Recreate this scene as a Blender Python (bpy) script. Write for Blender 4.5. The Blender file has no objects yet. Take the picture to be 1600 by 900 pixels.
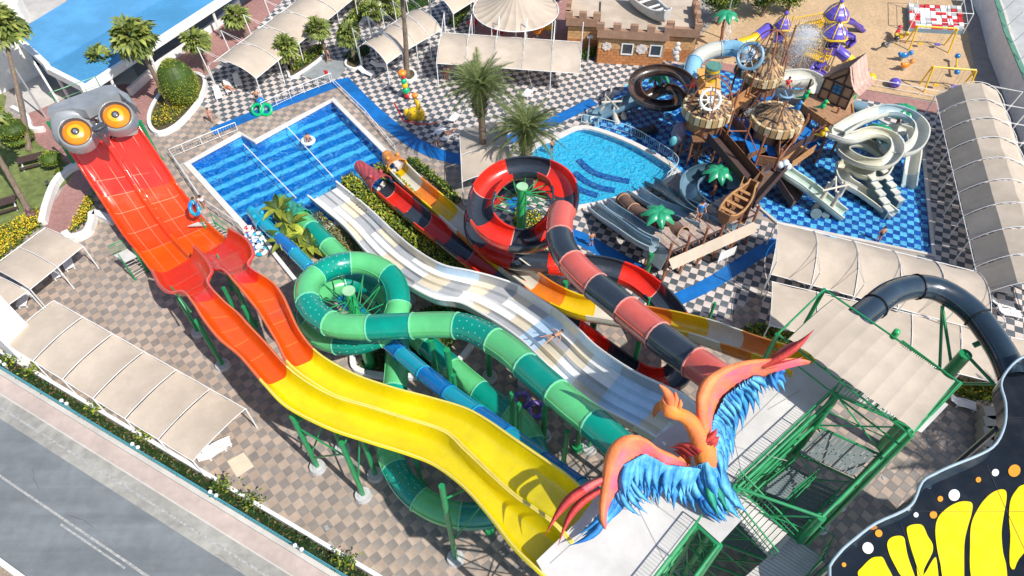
import bpy, bmesh, math, random
from math import sin, cos, pi, radians, atan2, hypot, sqrt
from mathutils import Vector, Matrix, noise
from mathutils.geometry import delaunay_2d_cdt
random.seed(7)
S = bpy.context.scene
COL = S.collection
# ---------------------------------------------------------------- camera, sky, sun
CAMH = 42.0; TILT = radians(39.5); FPX = 1067.0
cam = bpy.data.cameras.new('camera'); cam_o = bpy.data.objects.new('camera', cam); COL.objects.link(cam_o)
cam_o.location = (0, 0, CAMH); cam_o.rotation_euler = (TILT, 0, 0)
cam.sensor_width = 36; cam.lens = 36 * FPX / 1600; cam.clip_end = 2000
S.camera = cam_o
SUN_EL = radians(49); SUN_AZ = radians(-40)          # direction towards the sun, angle from +x
world = bpy.data.worlds.new("World"); S.world = world; world.use_nodes = True
wn = world.node_tree.nodes; wl = world.node_tree.links
sky = wn.new('ShaderNodeTexSky'); sky.sky_type = 'NISHITA'; sky.sun_disc = False
sky.sun_elevation = SUN_EL; sky.sun_rotation = radians(90) - SUN_AZ
wl.new(sky.outputs[0], wn['Background'].inputs[0]); wn['Background'].inputs[1].default_value = 0.13
sun = bpy.data.lights.new('sun', 'SUN'); sun.energy = 5.0; sun.angle = radians(0.5); sun.color = (1, .955, .88)
sun_o = bpy.data.objects.new('sun', sun); COL.objects.link(sun_o)
sd = Vector((cos(SUN_EL) * cos(SUN_AZ), cos(SUN_EL) * sin(SUN_AZ), sin(SUN_EL)))
sun_o.rotation_euler = sd.to_track_quat('Z', 'Y').to_euler(); sun_o.location = sd * 60
S.view_settings.view_transform = 'Standard'; S.view_settings.look = 'None'
S.view_settings.exposure = 0.12; S.view_settings.gamma = 1.0

# ---------------------------------------------------------------- helpers
def P(px, py, h=0.0):
    u = (px - 800) / FPX; v = (450 - py) / FPX
    dy = v * cos(TILT) + sin(TILT); dz = v * sin(TILT) - cos(TILT)
    k = (CAMH - h) / -dz
    return Vector((u * k, dy * k, h))
def PR(x, y, z=0.0):
    rz = z - CAMH; cy = y * cos(TILT) + rz * sin(TILT); cz = -y * sin(TILT) + rz * cos(TILT)
    return (800 + FPX * x / -cz, 450 - FPX * cy / -cz)
def HB(base, top):
    """height of an upright thing whose foot and head are seen at two places"""
    b = P(*base); best = (1e9, 0)
    for i in range(0, 300):
        q = PR(b.x, b.y, i * .1); d = hypot(q[0] - top[0], q[1] - top[1])
        if d < best[0]: best = (d, i * .1)
    return best[1]
MATS = {}
def M(name, c=(.5, .5, .5), rough=.5, var=.12, scale=1.5, metal=0, coat=0, bump=0, bscale=20, island=0, trans=0, emit=None, stain=0):
    if name in MATS: return MATS[name]
    m = bpy.data.materials.new(name); m.use_nodes = True
    nt = m.node_tree; N = nt.nodes; L = nt.links; b = N['Principled BSDF']
    b.inputs['Roughness'].default_value = rough; b.inputs['Metallic'].default_value = metal
    if coat:
        rn = N.new('ShaderNodeTexNoise'); rn.inputs['Scale'].default_value = 1.3; rn.inputs['Detail'].default_value = 8; rm = N.new('ShaderNodeMapRange'); rm.inputs[1].default_value = .35; rm.inputs[2].default_value = .7; rm.inputs[3].default_value = rough * .7; rm.inputs[4].default_value = rough + .22
        rt = N.new('ShaderNodeTexCoord'); L.new(rt.outputs['Object'], rn.inputs['Vector']); L.new(rn.outputs['Fac'], rm.inputs[0]); L.new(rm.outputs[0], b.inputs['Roughness'])
    if coat: b.inputs['Coat Weight'].default_value = coat; b.inputs['Coat Roughness'].default_value = .12
    tc = N.new('ShaderNodeTexCoord')
    no = N.new('ShaderNodeTexNoise'); no.inputs['Scale'].default_value = scale; no.inputs['Detail'].default_value = 6
    L.new(tc.outputs['Object'], no.inputs['Vector'])
    mr = N.new('ShaderNodeMapRange'); mr.inputs[1].default_value = .3; mr.inputs[2].default_value = .7
    mr.inputs[3].default_value = 1 - var; mr.inputs[4].default_value = 1 + var
    L.new(no.outputs['Fac'], mr.inputs[0])
    hsv = N.new('ShaderNodeHueSaturation'); hsv.inputs['Color'].default_value = (*c, 1)
    val = mr.outputs[0]
    if island:
        g = N.new('ShaderNodeNewGeometry'); m2 = N.new('ShaderNodeMapRange')
        m2.inputs[3].default_value = 1 - island; m2.inputs[4].default_value = 1 + island
        oi = N.new('ShaderNodeObjectInfo'); ad = N.new('ShaderNodeMath'); ad.operation = 'ADD'; fr = N.new('ShaderNodeMath'); fr.operation = 'FRACT'
        L.new(g.outputs['Random Per Island'], ad.inputs[0]); L.new(oi.outputs['Random'], ad.inputs[1]); L.new(ad.outputs[0], fr.inputs[0])
        L.new(fr.outputs[0], m2.inputs[0])
        mu = N.new('ShaderNodeMath'); mu.operation = 'MULTIPLY'; L.new(val, mu.inputs[0]); L.new(m2.outputs[0], mu.inputs[1]); val = mu.outputs[0]
    if stain:
        n3 = N.new('ShaderNodeTexNoise'); n3.inputs['Scale'].default_value = .23; n3.inputs['Detail'].default_value = 9; n3.inputs['Roughness'].default_value = .7
        L.new(tc.outputs['Object'], n3.inputs['Vector'])
        m3 = N.new('ShaderNodeMapRange'); m3.inputs[1].default_value = .42; m3.inputs[2].default_value = .62; m3.inputs[3].default_value = 1 - stain; m3.inputs[4].default_value = 1.05
        L.new(n3.outputs['Fac'], m3.inputs[0]); mu = N.new('ShaderNodeMath'); mu.operation = 'MULTIPLY'; L.new(val, mu.inputs[0]); L.new(m3.outputs[0], mu.inputs[1]); val = mu.outputs[0]
    L.new(val, hsv.inputs['Value']); L.new(hsv.outputs[0], b.inputs['Base Color'])
    if trans:
        b.inputs['Subsurface Weight'].default_value = 0
        tr = N.new('ShaderNodeBsdfTranslucent'); L.new(hsv.outputs[0], tr.inputs['Color'])
        mx = N.new('ShaderNodeMixShader'); mx.inputs[0].default_value = trans
        L.new(b.outputs[0], mx.inputs[1]); L.new(tr.outputs[0], mx.inputs[2]); L.new(mx.outputs[0], N['Material Output'].inputs[0])
    if bump:
        bn = N.new('ShaderNodeTexNoise'); bn.inputs['Scale'].default_value = bscale; bn.inputs['Detail'].default_value = 5
        L.new(tc.outputs['Object'], bn.inputs['Vector'])
        bp = N.new('ShaderNodeBump'); bp.inputs['Strength'].default_value = bump; bp.inputs['Distance'].default_value = .05
        L.new(bn.outputs['Fac'], bp.inputs['Height']); L.new(bp.outputs[0], b.inputs['Normal'])
    if emit: b.inputs['Emission Color'].default_value = (*emit, 1); b.inputs['Emission Strength'].default_value = 1
    MATS[name] = m; return m

class MB:
    def __init__(s): s.v = []; s.f = []; s.m = []
    def add(s, vs, fs, mi=0):
        o = len(s.v); s.v += [Vector(v) for v in vs]
        for f in fs: s.f.append([i + o for i in f]); s.m.append(mi)
        return s
    def box(s, c, sx, sy, sz, rz=0, mi=0, tilt=None):
        R = Matrix.Rotation(rz, 3, 'Z')
        if tilt is not None: R = tilt
        c = Vector(c)
        vs = [c + R @ Vector((x * sx / 2, y * sy / 2, z * sz / 2)) for x in (-1, 1) for y in (-1, 1) for z in (-1, 1)]
        return s.add(vs, [(0, 1, 3, 2), (4, 6, 7, 5), (0, 4, 5, 1), (2, 3, 7, 6), (0, 2, 6, 4), (1, 5, 7, 3)], mi)
    def prism(s, poly, z0, z1, mi=0, cap=True, bottom=True):
        n = len(poly); vs = [Vector((p[0], p[1], z0)) for p in poly] + [Vector((p[0], p[1], z1)) for p in poly]
        fs = [(i, (i + 1) % n, n + (i + 1) % n, n + i) for i in range(n)]
        if cap: fs.append(tuple(range(n, 2 * n)))
        if bottom: fs.append(tuple(reversed(range(n))))
        return s.add(vs, fs, mi)
    def cone(s, a, b, r0, r1=None, n=8, mi=0, caps=True):
        a = Vector(a); b = Vector(b); r1 = r0 if r1 is None else r1
        d = (b - a)
        if d.length < 1e-6: return s
        q = d.to_track_quat('Z', 'Y'); vs = []
        for c, r in ((a, r0), (b, r1)):
            for i in range(n): vs.append(c + q @ Vector((r * cos(2 * pi * i / n), r * sin(2 * pi * i / n), 0)))
        fs = [(i, (i + 1) % n, n + (i + 1) % n, n + i) for i in range(n)]
        if caps: fs += [tuple(reversed(range(n))), tuple(range(n, 2 * n))]
        return s.add(vs, fs, mi)
    def pipe(s, pts, r, n=6, mi=0, closed=False):
        pts = [Vector(p) for p in pts]; N = len(pts); rs = r if isinstance(r, (list, tuple)) else [r] * N
        vs = []
        for i, p in enumerate(pts):
            a = pts[(i - 1) % N] if closed else pts[max(i - 1, 0)]; b = pts[(i + 1) % N] if closed else pts[min(i + 1, N - 1)]
            t = (b - a); t = t.normalized() if t.length > 1e-6 else Vector((0, 0, 1))
            u = t.cross(Vector((0, 0, 1)))
            if u.length < .05: u = t.cross(Vector((0, 1, 0)))
            u.normalize(); w = u.cross(t)
            for k in range(n): vs.append(p + (u * cos(2 * pi * k / n) + w * sin(2 * pi * k / n)) * rs[i])
        fs = []
        for i in range(N if closed else N - 1):
            j = (i + 1) % N
            for k in range(n): fs.append((i * n + k, i * n + (k + 1) % n, j * n + (k + 1) % n, j * n + k))
        if not closed: fs += [tuple(range(n)), tuple(reversed(range((N - 1) * n, N * n)))]
        return s.add(vs, fs, mi)
    def ball(s, c, r, seg=12, rings=8, mi=0, sc=(1, 1, 1), rot=None, cut=None):
        c = Vector(c); vs = []; fs = []
        R = rot or Matrix.Identity(3)
        for i in range(rings + 1):
            th = pi * i / rings
            if cut is not None and th > cut: th = cut
            for j in range(seg):
                ph = 2 * pi * j / seg
                vs.append(c + R @ Vector((r * sc[0] * sin(th) * cos(ph), r * sc[1] * sin(th) * sin(ph), r * sc[2] * cos(th))))
        for i in range(rings):
            for j in range(seg): fs.append((i * seg + j, (i + 1) * seg + j, (i + 1) * seg + (j + 1) % seg, i * seg + (j + 1) % seg))
        return s.add(vs, fs, mi)
    def grid(s, rows, mi=0, closeu=False):
        n = len(rows[0]); vs = [p for r in rows for p in r]; fs = []
        for i in range(len(rows) - 1):
            for j in range(n if closeu else n - 1):
                fs.append((i * n + j, i * n + (j + 1) % n, (i + 1) * n + (j + 1) % n, (i + 1) * n + j))
        return s.add(vs, fs, mi)
    def thicken(s, th):
        n = len(s.v); nr = [Vector() for _ in s.v]; ec = {}
        for f in s.f:
            a, b, c = s.v[f[0]], s.v[f[1]], s.v[f[2]]; k = (b - a).cross(c - a)
            if len(f) > 3: k = k + (s.v[f[2]] - s.v[f[0]]).cross(s.v[f[3]] - s.v[f[0]])
            for i in f: nr[i] += k
            for i in range(len(f)): e = (f[i], f[(i + 1) % len(f)]); ec.setdefault(frozenset(e), []).append(e)
        nr = [q.normalized() if q.length > 1e-9 else Vector((0, 0, 1)) for q in nr]
        top = [v + q * th / 2 for v, q in zip(s.v, nr)]; bot = [v - q * th / 2 for v, q in zip(s.v, nr)]
        F = list(s.f); mm = list(s.m); s.v = top + bot; s.f = F + [[i + n for i in reversed(f)] for f in F]; s.m = mm + mm
        for e in ec.values():
            if len(e) == 1: a, b = e[0]; o = len(s.v); s.v += [top[a], top[b], bot[b], bot[a]]; s.f.append([o + 1, o, o + 3, o + 2]); s.m.append(mm[0])
    def build(s, name, mats, parent=None, origin=None, smooth=False, solid=0, weld=False):
        if solid: s.thicken(solid)
        me = bpy.data.meshes.new(name)
        og = parent_org(parent) if parent else Vector(origin or (0, 0, 0))
        me.from_pydata([tuple(v - og) for v in s.v], [], s.f)
        mats = mats if isinstance(mats, (list, tuple)) else [mats]
        for m in mats: me.materials.append(m)
        for p, mi in zip(me.polygons, s.m): p.material_index = mi; p.use_smooth = bool(smooth)
        if smooth == 'auto':
            for p in me.polygons: p.use_smooth = True
            me.set_sharp_from_angle(angle=radians(38))
        me.validate(); me.update()
        o = bpy.data.objects.new(name, me); COL.objects.link(o)
        if parent: o.parent = parent
        else: o.location = og
        return o
def parent_org(o):
    v = Vector((0, 0, 0))
    while o: v = v + Vector(o.location); o = o.parent
    return v
def tag(o, label=None, cat=None, group=None, kind=None):
    if label: o['label'] = label
    if cat: o['category'] = cat
    if group: o['group'] = group
    if kind: o['kind'] = kind
    return o
def thing(name, label, cat, loc=(0, 0, 0), rz=0, group=None):
    o = bpy.data.objects.new(name, None); COL.objects.link(o); o.empty_display_size = .3
    o.location = loc; o.rotation_euler = (0, 0, rz)
    return tag(o, label, cat, group)
def dup(root, loc=None, rz=None, label=None, sc=None):
    r = root.copy(); COL.objects.link(r)
    if loc is not None: r.location = loc
    if rz is not None: r.rotation_euler = (0, 0, rz)
    if sc: r.scale = (sc, sc, sc)
    if label: r['label'] = label
    for ch in list(root.children):
        c = ch.copy(); COL.objects.link(c); c.parent = r
        for g in ch.children:
            d = g.copy(); COL.objects.link(d); d.parent = c
    return r
def struct(name, mb, mat, smooth=False, solid=0):
    return tag(mb.build(name, mat, None, None, smooth, solid), kind='structure')
def catmull(pts, n=8):
    """pts: list of equal-length tuples; returns densely sampled list"""
    out = []; N = len(pts)
    for i in range(N - 1):
        p0 = pts[max(i - 1, 0)]; p1 = pts[i]; p2 = pts[i + 1]; p3 = pts[min(i + 2, N - 1)]
        for k in range(n):
            t = k / n; t2 = t * t; t3 = t2 * t
            out.append(tuple(.5 * (2 * b + (c - a) * t + (2 * a - 5 * b + 4 * c - d) * t2 + (3 * b - a - 3 * c + d) * t3) for a, b, c, d in zip(p0, p1, p2, p3)))
    out.append(tuple(pts[-1])); return out
def resample(pts, step=None, n=None):
    """pts: list of tuples, first three are xyz; uniform arc length"""
    d = [0]
    for a, b in zip(pts, pts[1:]): d.append(d[-1] + (Vector(b[:3]) - Vector(a[:3])).length)
    n = n or max(2, int(d[-1] / step) + 1); out = []; j = 0
    for i in range(n):
        t = d[-1] * i / (n - 1)
        while j < len(d) - 2 and d[j + 1] < t: j += 1
        f = (t - d[j]) / max(1e-9, d[j + 1] - d[j]); out.append(tuple(a + (b - a) * f for a, b in zip(pts[j], pts[j + 1])))
    return out
def hm(h): return h if h < 8 else 8 + (h - 8) * .75
def wpath(pts, n=8):
    return catmull([tuple(P(p[0], p[1], hm(p[2]))) + tuple(p[3:]) for p in pts], n)
def frames(pts):
    fr = []
    for i, p in enumerate(pts):
        a = Vector(pts[max(i - 1, 0)][:3]); b = Vector(pts[min(i + 1, len(pts) - 1)][:3]); t = (b - a).normalized()
        s = t.cross(Vector((0, 0, 1)))
        if s.length < .02: s = Vector((1, 0, 0))
        s.normalize(); u = s.cross(t); fr.append((Vector(p[:3]), t, s, u))
    return fr
def inpoly(x, y, poly):
    c = False; n = len(poly); j = n - 1
    for i in range(n):
        xi, yi = poly[i][0], poly[i][1]; xj, yj = poly[j][0], poly[j][1]
        if (yi > y) != (yj > y) and x < (xj - xi) * (y - yi) / (yj - yi) + xi: c = not c
        j = i
    return c
def cdt(mb, outer, holes=(), step=None, zf=0.0, mi=0):
    vs = []; es = []
    for loop in [outer] + list(holes):
        o = len(vs); n = len(loop); vs += [Vector((p[0], p[1])) for p in loop]; es += [(o + i, o + (i + 1) % n) for i in range(n)]
    if step:
        xs = [p[0] for p in outer]; ys = [p[1] for p in outer]; x = min(xs)
        while x < max(xs):
            y = min(ys)
            while y < max(ys):
                if inpoly(x, y, outer) and not any(inpoly(x, y, h) for h in holes): vs.append(Vector((x, y)))
                y += step
            x += step
    V, E, F, a, b, c = delaunay_2d_cdt(vs, es, [], 0, 1e-4)
    fs = []
    for f in F:
        cx = sum(V[i].x for i in f) / len(f); cy = sum(V[i].y for i in f) / len(f)
        if inpoly(cx, cy, outer) and not any(inpoly(cx, cy, h) for h in holes):
            a, b, c = [V[i] for i in f[:3]]
            if (b - a).cross(c - a) < 0: f = list(reversed(f))
            fs.append(tuple(f))
    z = zf if callable(zf) else (lambda x, y: zf)
    mb.add([Vector((v.x, v.y, z(v.x, v.y))) for v in V], fs, mi); return mb
def WP(poly, h=0): return [P(x, y, h) for x, y in poly]
def smoothpoly(pts, n=4, closed=True):
    q = pts + pts[:3] if closed else pts
    if closed:
        q = [pts[-1]] + pts + [pts[0], pts[1]]; c = catmull(q, n); return c[n:-n - 1]
    return catmull(pts, n)
def wall(mb, pts, w, z0, z1, mi=0, closed=False):
    """low wall along a ground line"""
    pts = [Vector((p[0], p[1], 0)) for p in pts]; N = len(pts); Lf = []; Rt = []
    for i, p in enumerate(pts):
        a = pts[(i - 1) % N] if closed else pts[max(i - 1, 0)]; b = pts[(i + 1) % N] if closed else pts[min(i + 1, N - 1)]
        t = (b - a).normalized(); s = Vector((t.y, -t.x, 0)); Lf.append(p - s * w / 2); Rt.append(p + s * w / 2)
    rows = []
    for l, r in zip(Lf, Rt):
        rows.append([Vector((l.x, l.y, z0)), Vector((l.x, l.y, z1)), Vector((r.x, r.y, z1)), Vector((r.x, r.y, z0))])
    if closed: rows.append(rows[0])
    mb.grid(rows, mi)
    if not closed: mb.add(rows[0], [(0, 1, 2, 3)], mi); mb.add(rows[-1], [(3, 2, 1, 0)], mi)
    return mb
# ---------------------------------------------------------------- materials
white = M('white_paint', (.8, .8, .79), .45, .05); whitewall = M('white_render', (.82, .81, .79), .7, .06, 2, stain=.15)
concrete = M('concrete', (.56, .53, .49), .8, .08, 1.2, bump=.2, stain=.1)
deckm = M('platform_paint', (.6, .58, .55), .6, .05, 1, stain=.15)
canvas = M('beige_canvas', (.6, .505, .405), .8, .04, .8, trans=.12, stain=.15)
canvas_halfshade = M('grey_beige_canvas', (.57, .48, .385), .8, .05, .8, trans=.12, stain=.15)  # beige canvas with slight facet shading put into its colour
canvas_shade = M('dark_band_canvas', (.5, .43, .35), .8, .05, .8, trans=.12, stain=.15)  # beige canvas, shade of the arch's darker facet painted in
green = M('green_steel', (.015, .26, .09), .4, .12, 3, coat=.3)
greenl = M('bright_green_steel', (.03, .42, .13), .35, .1, 3, coat=.3)
steel = M('galvanised_steel', (.55, .58, .6), .4, .1, 4, metal=.5)
brownst = M('rust_brown_steel', (.3, .12, .065), .5, .2, 3)
wood = M('brown_wood', (.2, .1, .05), .7, .25, 4, bump=.2); woodl = M('light_wood', (.42, .22, .09), .65, .2, 4, bump=.2)
darkwood = M('dark_wood', (.07, .04, .035), .7, .2, 4)
grassm = M('lawn_grass', (.17, .21, .06), .9, .3, 1.6, bump=.6, bscale=40, stain=.2)
sandm = M('sand', (.55, .38, .22), .95, .14, 3, bump=.8, bscale=3, stain=.15)
redpave = M('red_paving', (.36, .19, .17), .85, .15, 3, bump=.3, stain=.12)
pinkpave = M('pink_pavement', (.5, .41, .37), .9, .1, 1.2, bump=.3, stain=.14)
bluepaint = M('blue_floor_paint', (.006, .15, .48), .5, .18, 1, stain=.2)
leaf_a = M('leaf_green', (.07, .13, .018), .55, .3, 2, island=.5, trans=.25)
leaf_y = M('leaf_yellow_green', (.32, .36, .04), .5, .3, 2, island=.45, trans=.25)
leaf_d = M('leaf_dark_green', (.03, .07, .012), .55, .3, 2, island=.5, trans=.2)
palmg = M('palm_green', (.16, .21, .05), .5, .25, 3, island=.35, trans=.2); palmy = M('palm_yellow_green', (.3, .34, .08), .5, .25, 3, island=.35, trans=.25)
bark = M('palm_bark', (.2, .15, .11), .9, .3, 6, bump=.8, bscale=14)
flowery = M('yellow_flower', (.75, .5, .02), .6, .2, 4, island=.2); flowerp = M('purple_flower', (.3, .08, .22), .6, .2, 4, island=.2)
soil = M('planter_soil', (.09, .07, .035), .95, .3, 3, bump=.6)
red = M('red_fibreglass', (.78, .035, .018), .22, .05, .6, coat=.5, stain=.15)
orange = M('orange_fibreglass', (.85, .11, .004), .22, .04, .6, coat=.5, stain=.15)
yellow = M('yellow_fibreglass', (.86, .7, .005), .22, .04, .6, coat=.5, stain=.15)
teal = M('teal_fibreglass', (.0, .29, .21), .2, .05, .7, coat=.6, stain=.15); mint = M('light_green_fibreglass', (.12, .56, .21), .2, .05, .7, coat=.6, stain=.15)
tealdk = M('dark_teal_fibreglass', (.0, .2, .17), .2, .06, .7, coat=.6)
coral = M('coral_red_fibreglass', (.7, .13, .1), .22, .06, .7, coat=.6, stain=.15); redo = M('scarlet_fibreglass', (.75, .03, .015), .22, .05, .7, coat=.5, stain=.15)
black = M('black_fibreglass', (.03, .04, .055), .16, .15, .7, coat=.8)
navy = M('blue_black_fibreglass', (.022, .042, .065), .14, .2, .7, coat=.9, stain=.2)
blue = M('blue_fibreglass', (.004, .17, .5), .2, .06, .7, coat=.6); cyan = M('cyan_fibreglass', (.01, .36, .52), .2, .06, .7, coat=.6)
tanf = M('tan_fibreglass', (.56, .46, .3), .35, .06, .7, coat=.3); orf = M('light_orange_fibreglass', (.82, .24, .02), .3, .06, .7, coat=.4, stain=.15)
yel2 = M('golden_fibreglass', (.85, .58, .01), .25, .06, .7, coat=.4, stain=.15); grf = M('off_white_fibreglass', (.74, .7, .58), .3, .06, .7, coat=.3, stain=.1)
wf = M('white_fibreglass', (.92, .91, .88), .75, .05, .7, stain=.1); bf = M('beige_fibreglass', (.82, .73, .56), .75, .06, .7, stain=.1); gf = M('grey_fibreglass', (.5, .51, .52), .35, .06, .7, coat=.3, stain=.1)
shade_wf = M('pale_blue_fibreglass', (.6, .78, .95), .7, .05, .7, stain=.15)  # white fibreglass with the blue of shade put into its colour
seamm = M('pale_joint_sealant', (.85, .3, .18), .5, .1); seamd = M('dark_joint_flange', (.02, .08, .05), .5, .1); seaml = M('light_joint_flange', (.5, .6, .4), .4, .1)
palesteel = M('pale_blue_slide', (.36, .46, .5), .3, .1, .7, coat=.4, stain=.15); slateb = M('slate_blue_fibreglass', (.17, .29, .38), .25, .1, .7, coat=.5, stain=.1)
creamf = M('cream_slide_fibreglass', (.62, .62, .55), .28, .08, .7, coat=.4, stain=.1)
greyowl = M('grey_sculpture_paint', (.27, .29, .31), .33, .12, .9, coat=.4, stain=.12); orangeeye = M('orange_eye_paint', (.8, .24, .005), .25, .08, coat=.5); darkgrey = M('dark_grey_paint', (.055, .06, .065), .3, .2, coat=.5)
skin = M('skin', (.5, .25, .15), .6, .08); hairm = M('dark_hair', (.03, .02, .015), .6, .2)
thatch = M('thatch_straw', (.42, .26, .13), .9, .25, 3, island=.4); thatchd = M('dark_thatch', (.09, .07, .06), .9, .25, 3, island=.4)
sandstone = M('sandstone_brick', (.62, .36, .16), .85, .12, 2, island=.12, bump=.2); terracotta = M('terracotta_brick', (.5, .21, .08), .85, .12, 2, island=.14, bump=.2); merlonm = M('brown_battlement_brick', (.34, .2, .13), .85, .14, 2, island=.14, bump=.2)
purple = M('purple_plastic', (.13, .09, .5), .3, .08, coat=.4); pyellow = M('yellow_plastic', (.8, .5, .01), .3, .06, coat=.4); pgreen = M('green_plastic', (.0, .42, .16), .3, .1, coat=.4); pblue = M('blue_plastic', (.01, .2, .55), .3, .08, coat=.4); pred = M('red_plastic', (.6, .02, .02), .35, .08, coat=.3); porange = M('orange_plastic', (.8, .25, .02), .35, .06, coat=.3)
roofblue = M('blue_roof_sheet', (.1, .33, .6), .5, .05, .5, stain=.15); roofblue2 = M('blue_corrugated_sheet', (.07, .27, .5), .45, .05, .5, stain=.15)
# ---------------------------------------------------------------- ground, pools, paving
RD = radians(-28.1); RU = Vector((cos(RD), sin(RD), 0)); RN = Vector((-sin(RD), cos(RD), 0)); RO = P(0, 742)
def RP(s, n, z=0): q = RO + RU * s + RN * n; return Vector((q.x, q.y, z))
POOL = WP([(290, 247), (385, 196), (412, 212), (518, 152), (614, 242), (560, 330), (500, 372), (378, 362)])
POOL = WP([(292, 256), (376, 209), (398, 222), (520, 156), (622, 258), (565, 335), (470, 372), (398, 372)])
SPLASHIN = WP(smoothpoly([(832, 232), (872, 214), (910, 199), (960, 212), (1010, 235), (1052, 262), (1040, 284), (1000, 300), (960, 312), (918, 322), (880, 324), (845, 300), (826, 262)], 4))
g = MB(); cdt(g, [(-300, -200), (300, -200), (300, 500), (-300, 500)], [POOL, SPLASHIN], None, -.03)
struct('ground', g, M('ground_grout', (.33, .29, .26), .9, .15, 1, bump=.3))
# road
m = MB(); m.grid([[RP(-60, -3.43 - .02, -.015), RP(-60, 3.95, -.015)], [RP(110, -3.45, -.015), RP(110, 3.95, -.015)]])
asph = M('asphalt', (.19, .21, .225), .85, .1, 1.2, bump=.5, bscale=25, stain=.1, island=.0)
nt = asph.node_tree; b_ = nt.nodes['Principled BSDF']; hs = b_.inputs['Base Color'].links[0].from_node
tcn = nt.nodes.new('ShaderNodeTexCoord'); mp = nt.nodes.new('ShaderNodeMapping'); mp.inputs['Rotation'].default_value = (0, 0, -RD); mp.inputs['Scale'].default_value = (.04, .75, 1)
nn = nt.nodes.new('ShaderNodeTexNoise'); nn.inputs['Scale'].default_value = 1; nn.inputs['Detail'].default_value = 7; nn.inputs['Roughness'].default_value = .6
nt.links.new(tcn.outputs['Object'], mp.inputs['Vector']); nt.links.new(mp.outputs[0], nn.inputs['Vector'])
cr = nt.nodes.new('ShaderNodeMapRange'); cr.inputs[1].default_value = .35; cr.inputs[2].default_value = .65; cr.inputs[3].default_value = .86; cr.inputs[4].default_value = 1.15
nt.links.new(nn.outputs['Fac'], cr.inputs[0]); mm = nt.nodes.new('ShaderNodeMath'); mm.operation = 'MULTIPLY'
old = hs.inputs['Value'].links[0].from_socket; nt.links.new(old, mm.inputs[0]); nt.links.new(cr.outputs[0], mm.inputs[1]); nt.links.new(mm.outputs[0], hs.inputs['Value'])
struct('road', m, asph)
def strip(mb, n0, n1, s0=-60, s1=110, z=0, mi=0): mb.grid([[RP(s0, n0, z), RP(s0, n1, z)], [RP(s1, n0, z), RP(s1, n1, z)]], mi)
paintm = M('worn_road_paint', (.36, .36, .35), .8, .35, 5); 
m = MB(); strip(m, -.12, .02, z=-.009); strip(m, -.42, -.30, 6.2, 11.8, z=-.009); strip(m, -.14, -.02, 12, 60, z=-.008)
strip(m, 3.2, 3.34, z=-.009)
m2 = MB(); strip(m2, 2.7, 3.95, z=-.011); struct('road_shoulder', m2, M('dusty_asphalt', (.36, .35, .32), .9, .18, 1.5, stain=.2))
struct('road_marking', m, paintm)
m = MB(); strip(m, 4.0, 5.0, z=.05); struct('pavement', m, pinkpave)
m = MB()
for n0, n1, h in ((3.93, 4.03, .07),): m.prism([RP(-60, n0), RP(110, n0), RP(110, n1), RP(-60, n1)], -.1, h)
struct('kerb', m, concrete)
m = MB(); m.prism([RP(-60, -3.75), RP(110, -3.75), RP(110, -3.45), RP(-60, -3.45)], -.1, .1); struct('kerb', m, white)
m = MB(); strip(m, -30, -3.75, z=.03); struct('verge', m, M('dry_gravel_verge', (.3, .24, .18), .95, .25, 5, bump=.6))
rc = random.Random(11)
cm = M('dark_crack_filler', (.06, .062, .068), .9, .2)
for k in range(5):
    s_ = rc.uniform(-2, 16); n_ = rc.uniform(-3, 2.8); m = MB(); pts = []; an = rc.uniform(-.5, .5)
    for i in range(14): pts.append(RP(s_, n_, -.008)); an += rc.uniform(-.5, .5); s_ += cos(an) * .16; n_ += sin(an) * .1
    w_ = rc.uniform(.004, .01); m.grid([[q - RN * w_, q + RN * w_] for q in pts]); tag(m.build('road_crack', cm), kind='structure')
# boundary: grey wall, rail fence, hedge, white wall
m = MB(); m.prism([RP(-60, 5.0), RP(110, 5.0), RP(110, 5.3), RP(-60, 5.3)], 0, .35)
tag(m.build('boundary_wall', concrete, origin=RP(20, 5.1)), 'long low grey concrete wall between the pink pavement and the hedge', 'wall')
f = thing('rail_fence', 'long teal metal rail fence on the grey wall beside the road', 'fence', RP(20, 5.4))
fm = M('teal_fence_paint', (.08, .3, .36), .4, .15)
m = MB(); m.cone(RP(-14, 5.33, 1.1), RP(48, 5.33, 1.1), .045, n=6); m.cone(RP(-14, 5.33, .5), RP(48, 5.33, .5), .03, n=6); m.build('rail', fm, f)
m = MB()
for i in range(250): m.cone(RP(-14 + i * .25, 5.33, .3), RP(-14 + i * .25, 5.33, 1.1), .018, n=4, caps=False)
tag(m.build('baluster', fm, f), kind='stuff')
m = MB(); m.prism([RP(-60, 6.15), RP(110, 6.15), RP(110, 6.38), RP(-60, 6.38)], 0, .7)
tag(m.build('garden_wall', whitewall, origin=RP(20, 6.3)), 'long thin white wall between roadside hedge and brown checkered plaza', 'wall')
m = MB(); strip(m, 5.3, 6.15, z=.12); struct('planting_bed', m, soil)

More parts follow.
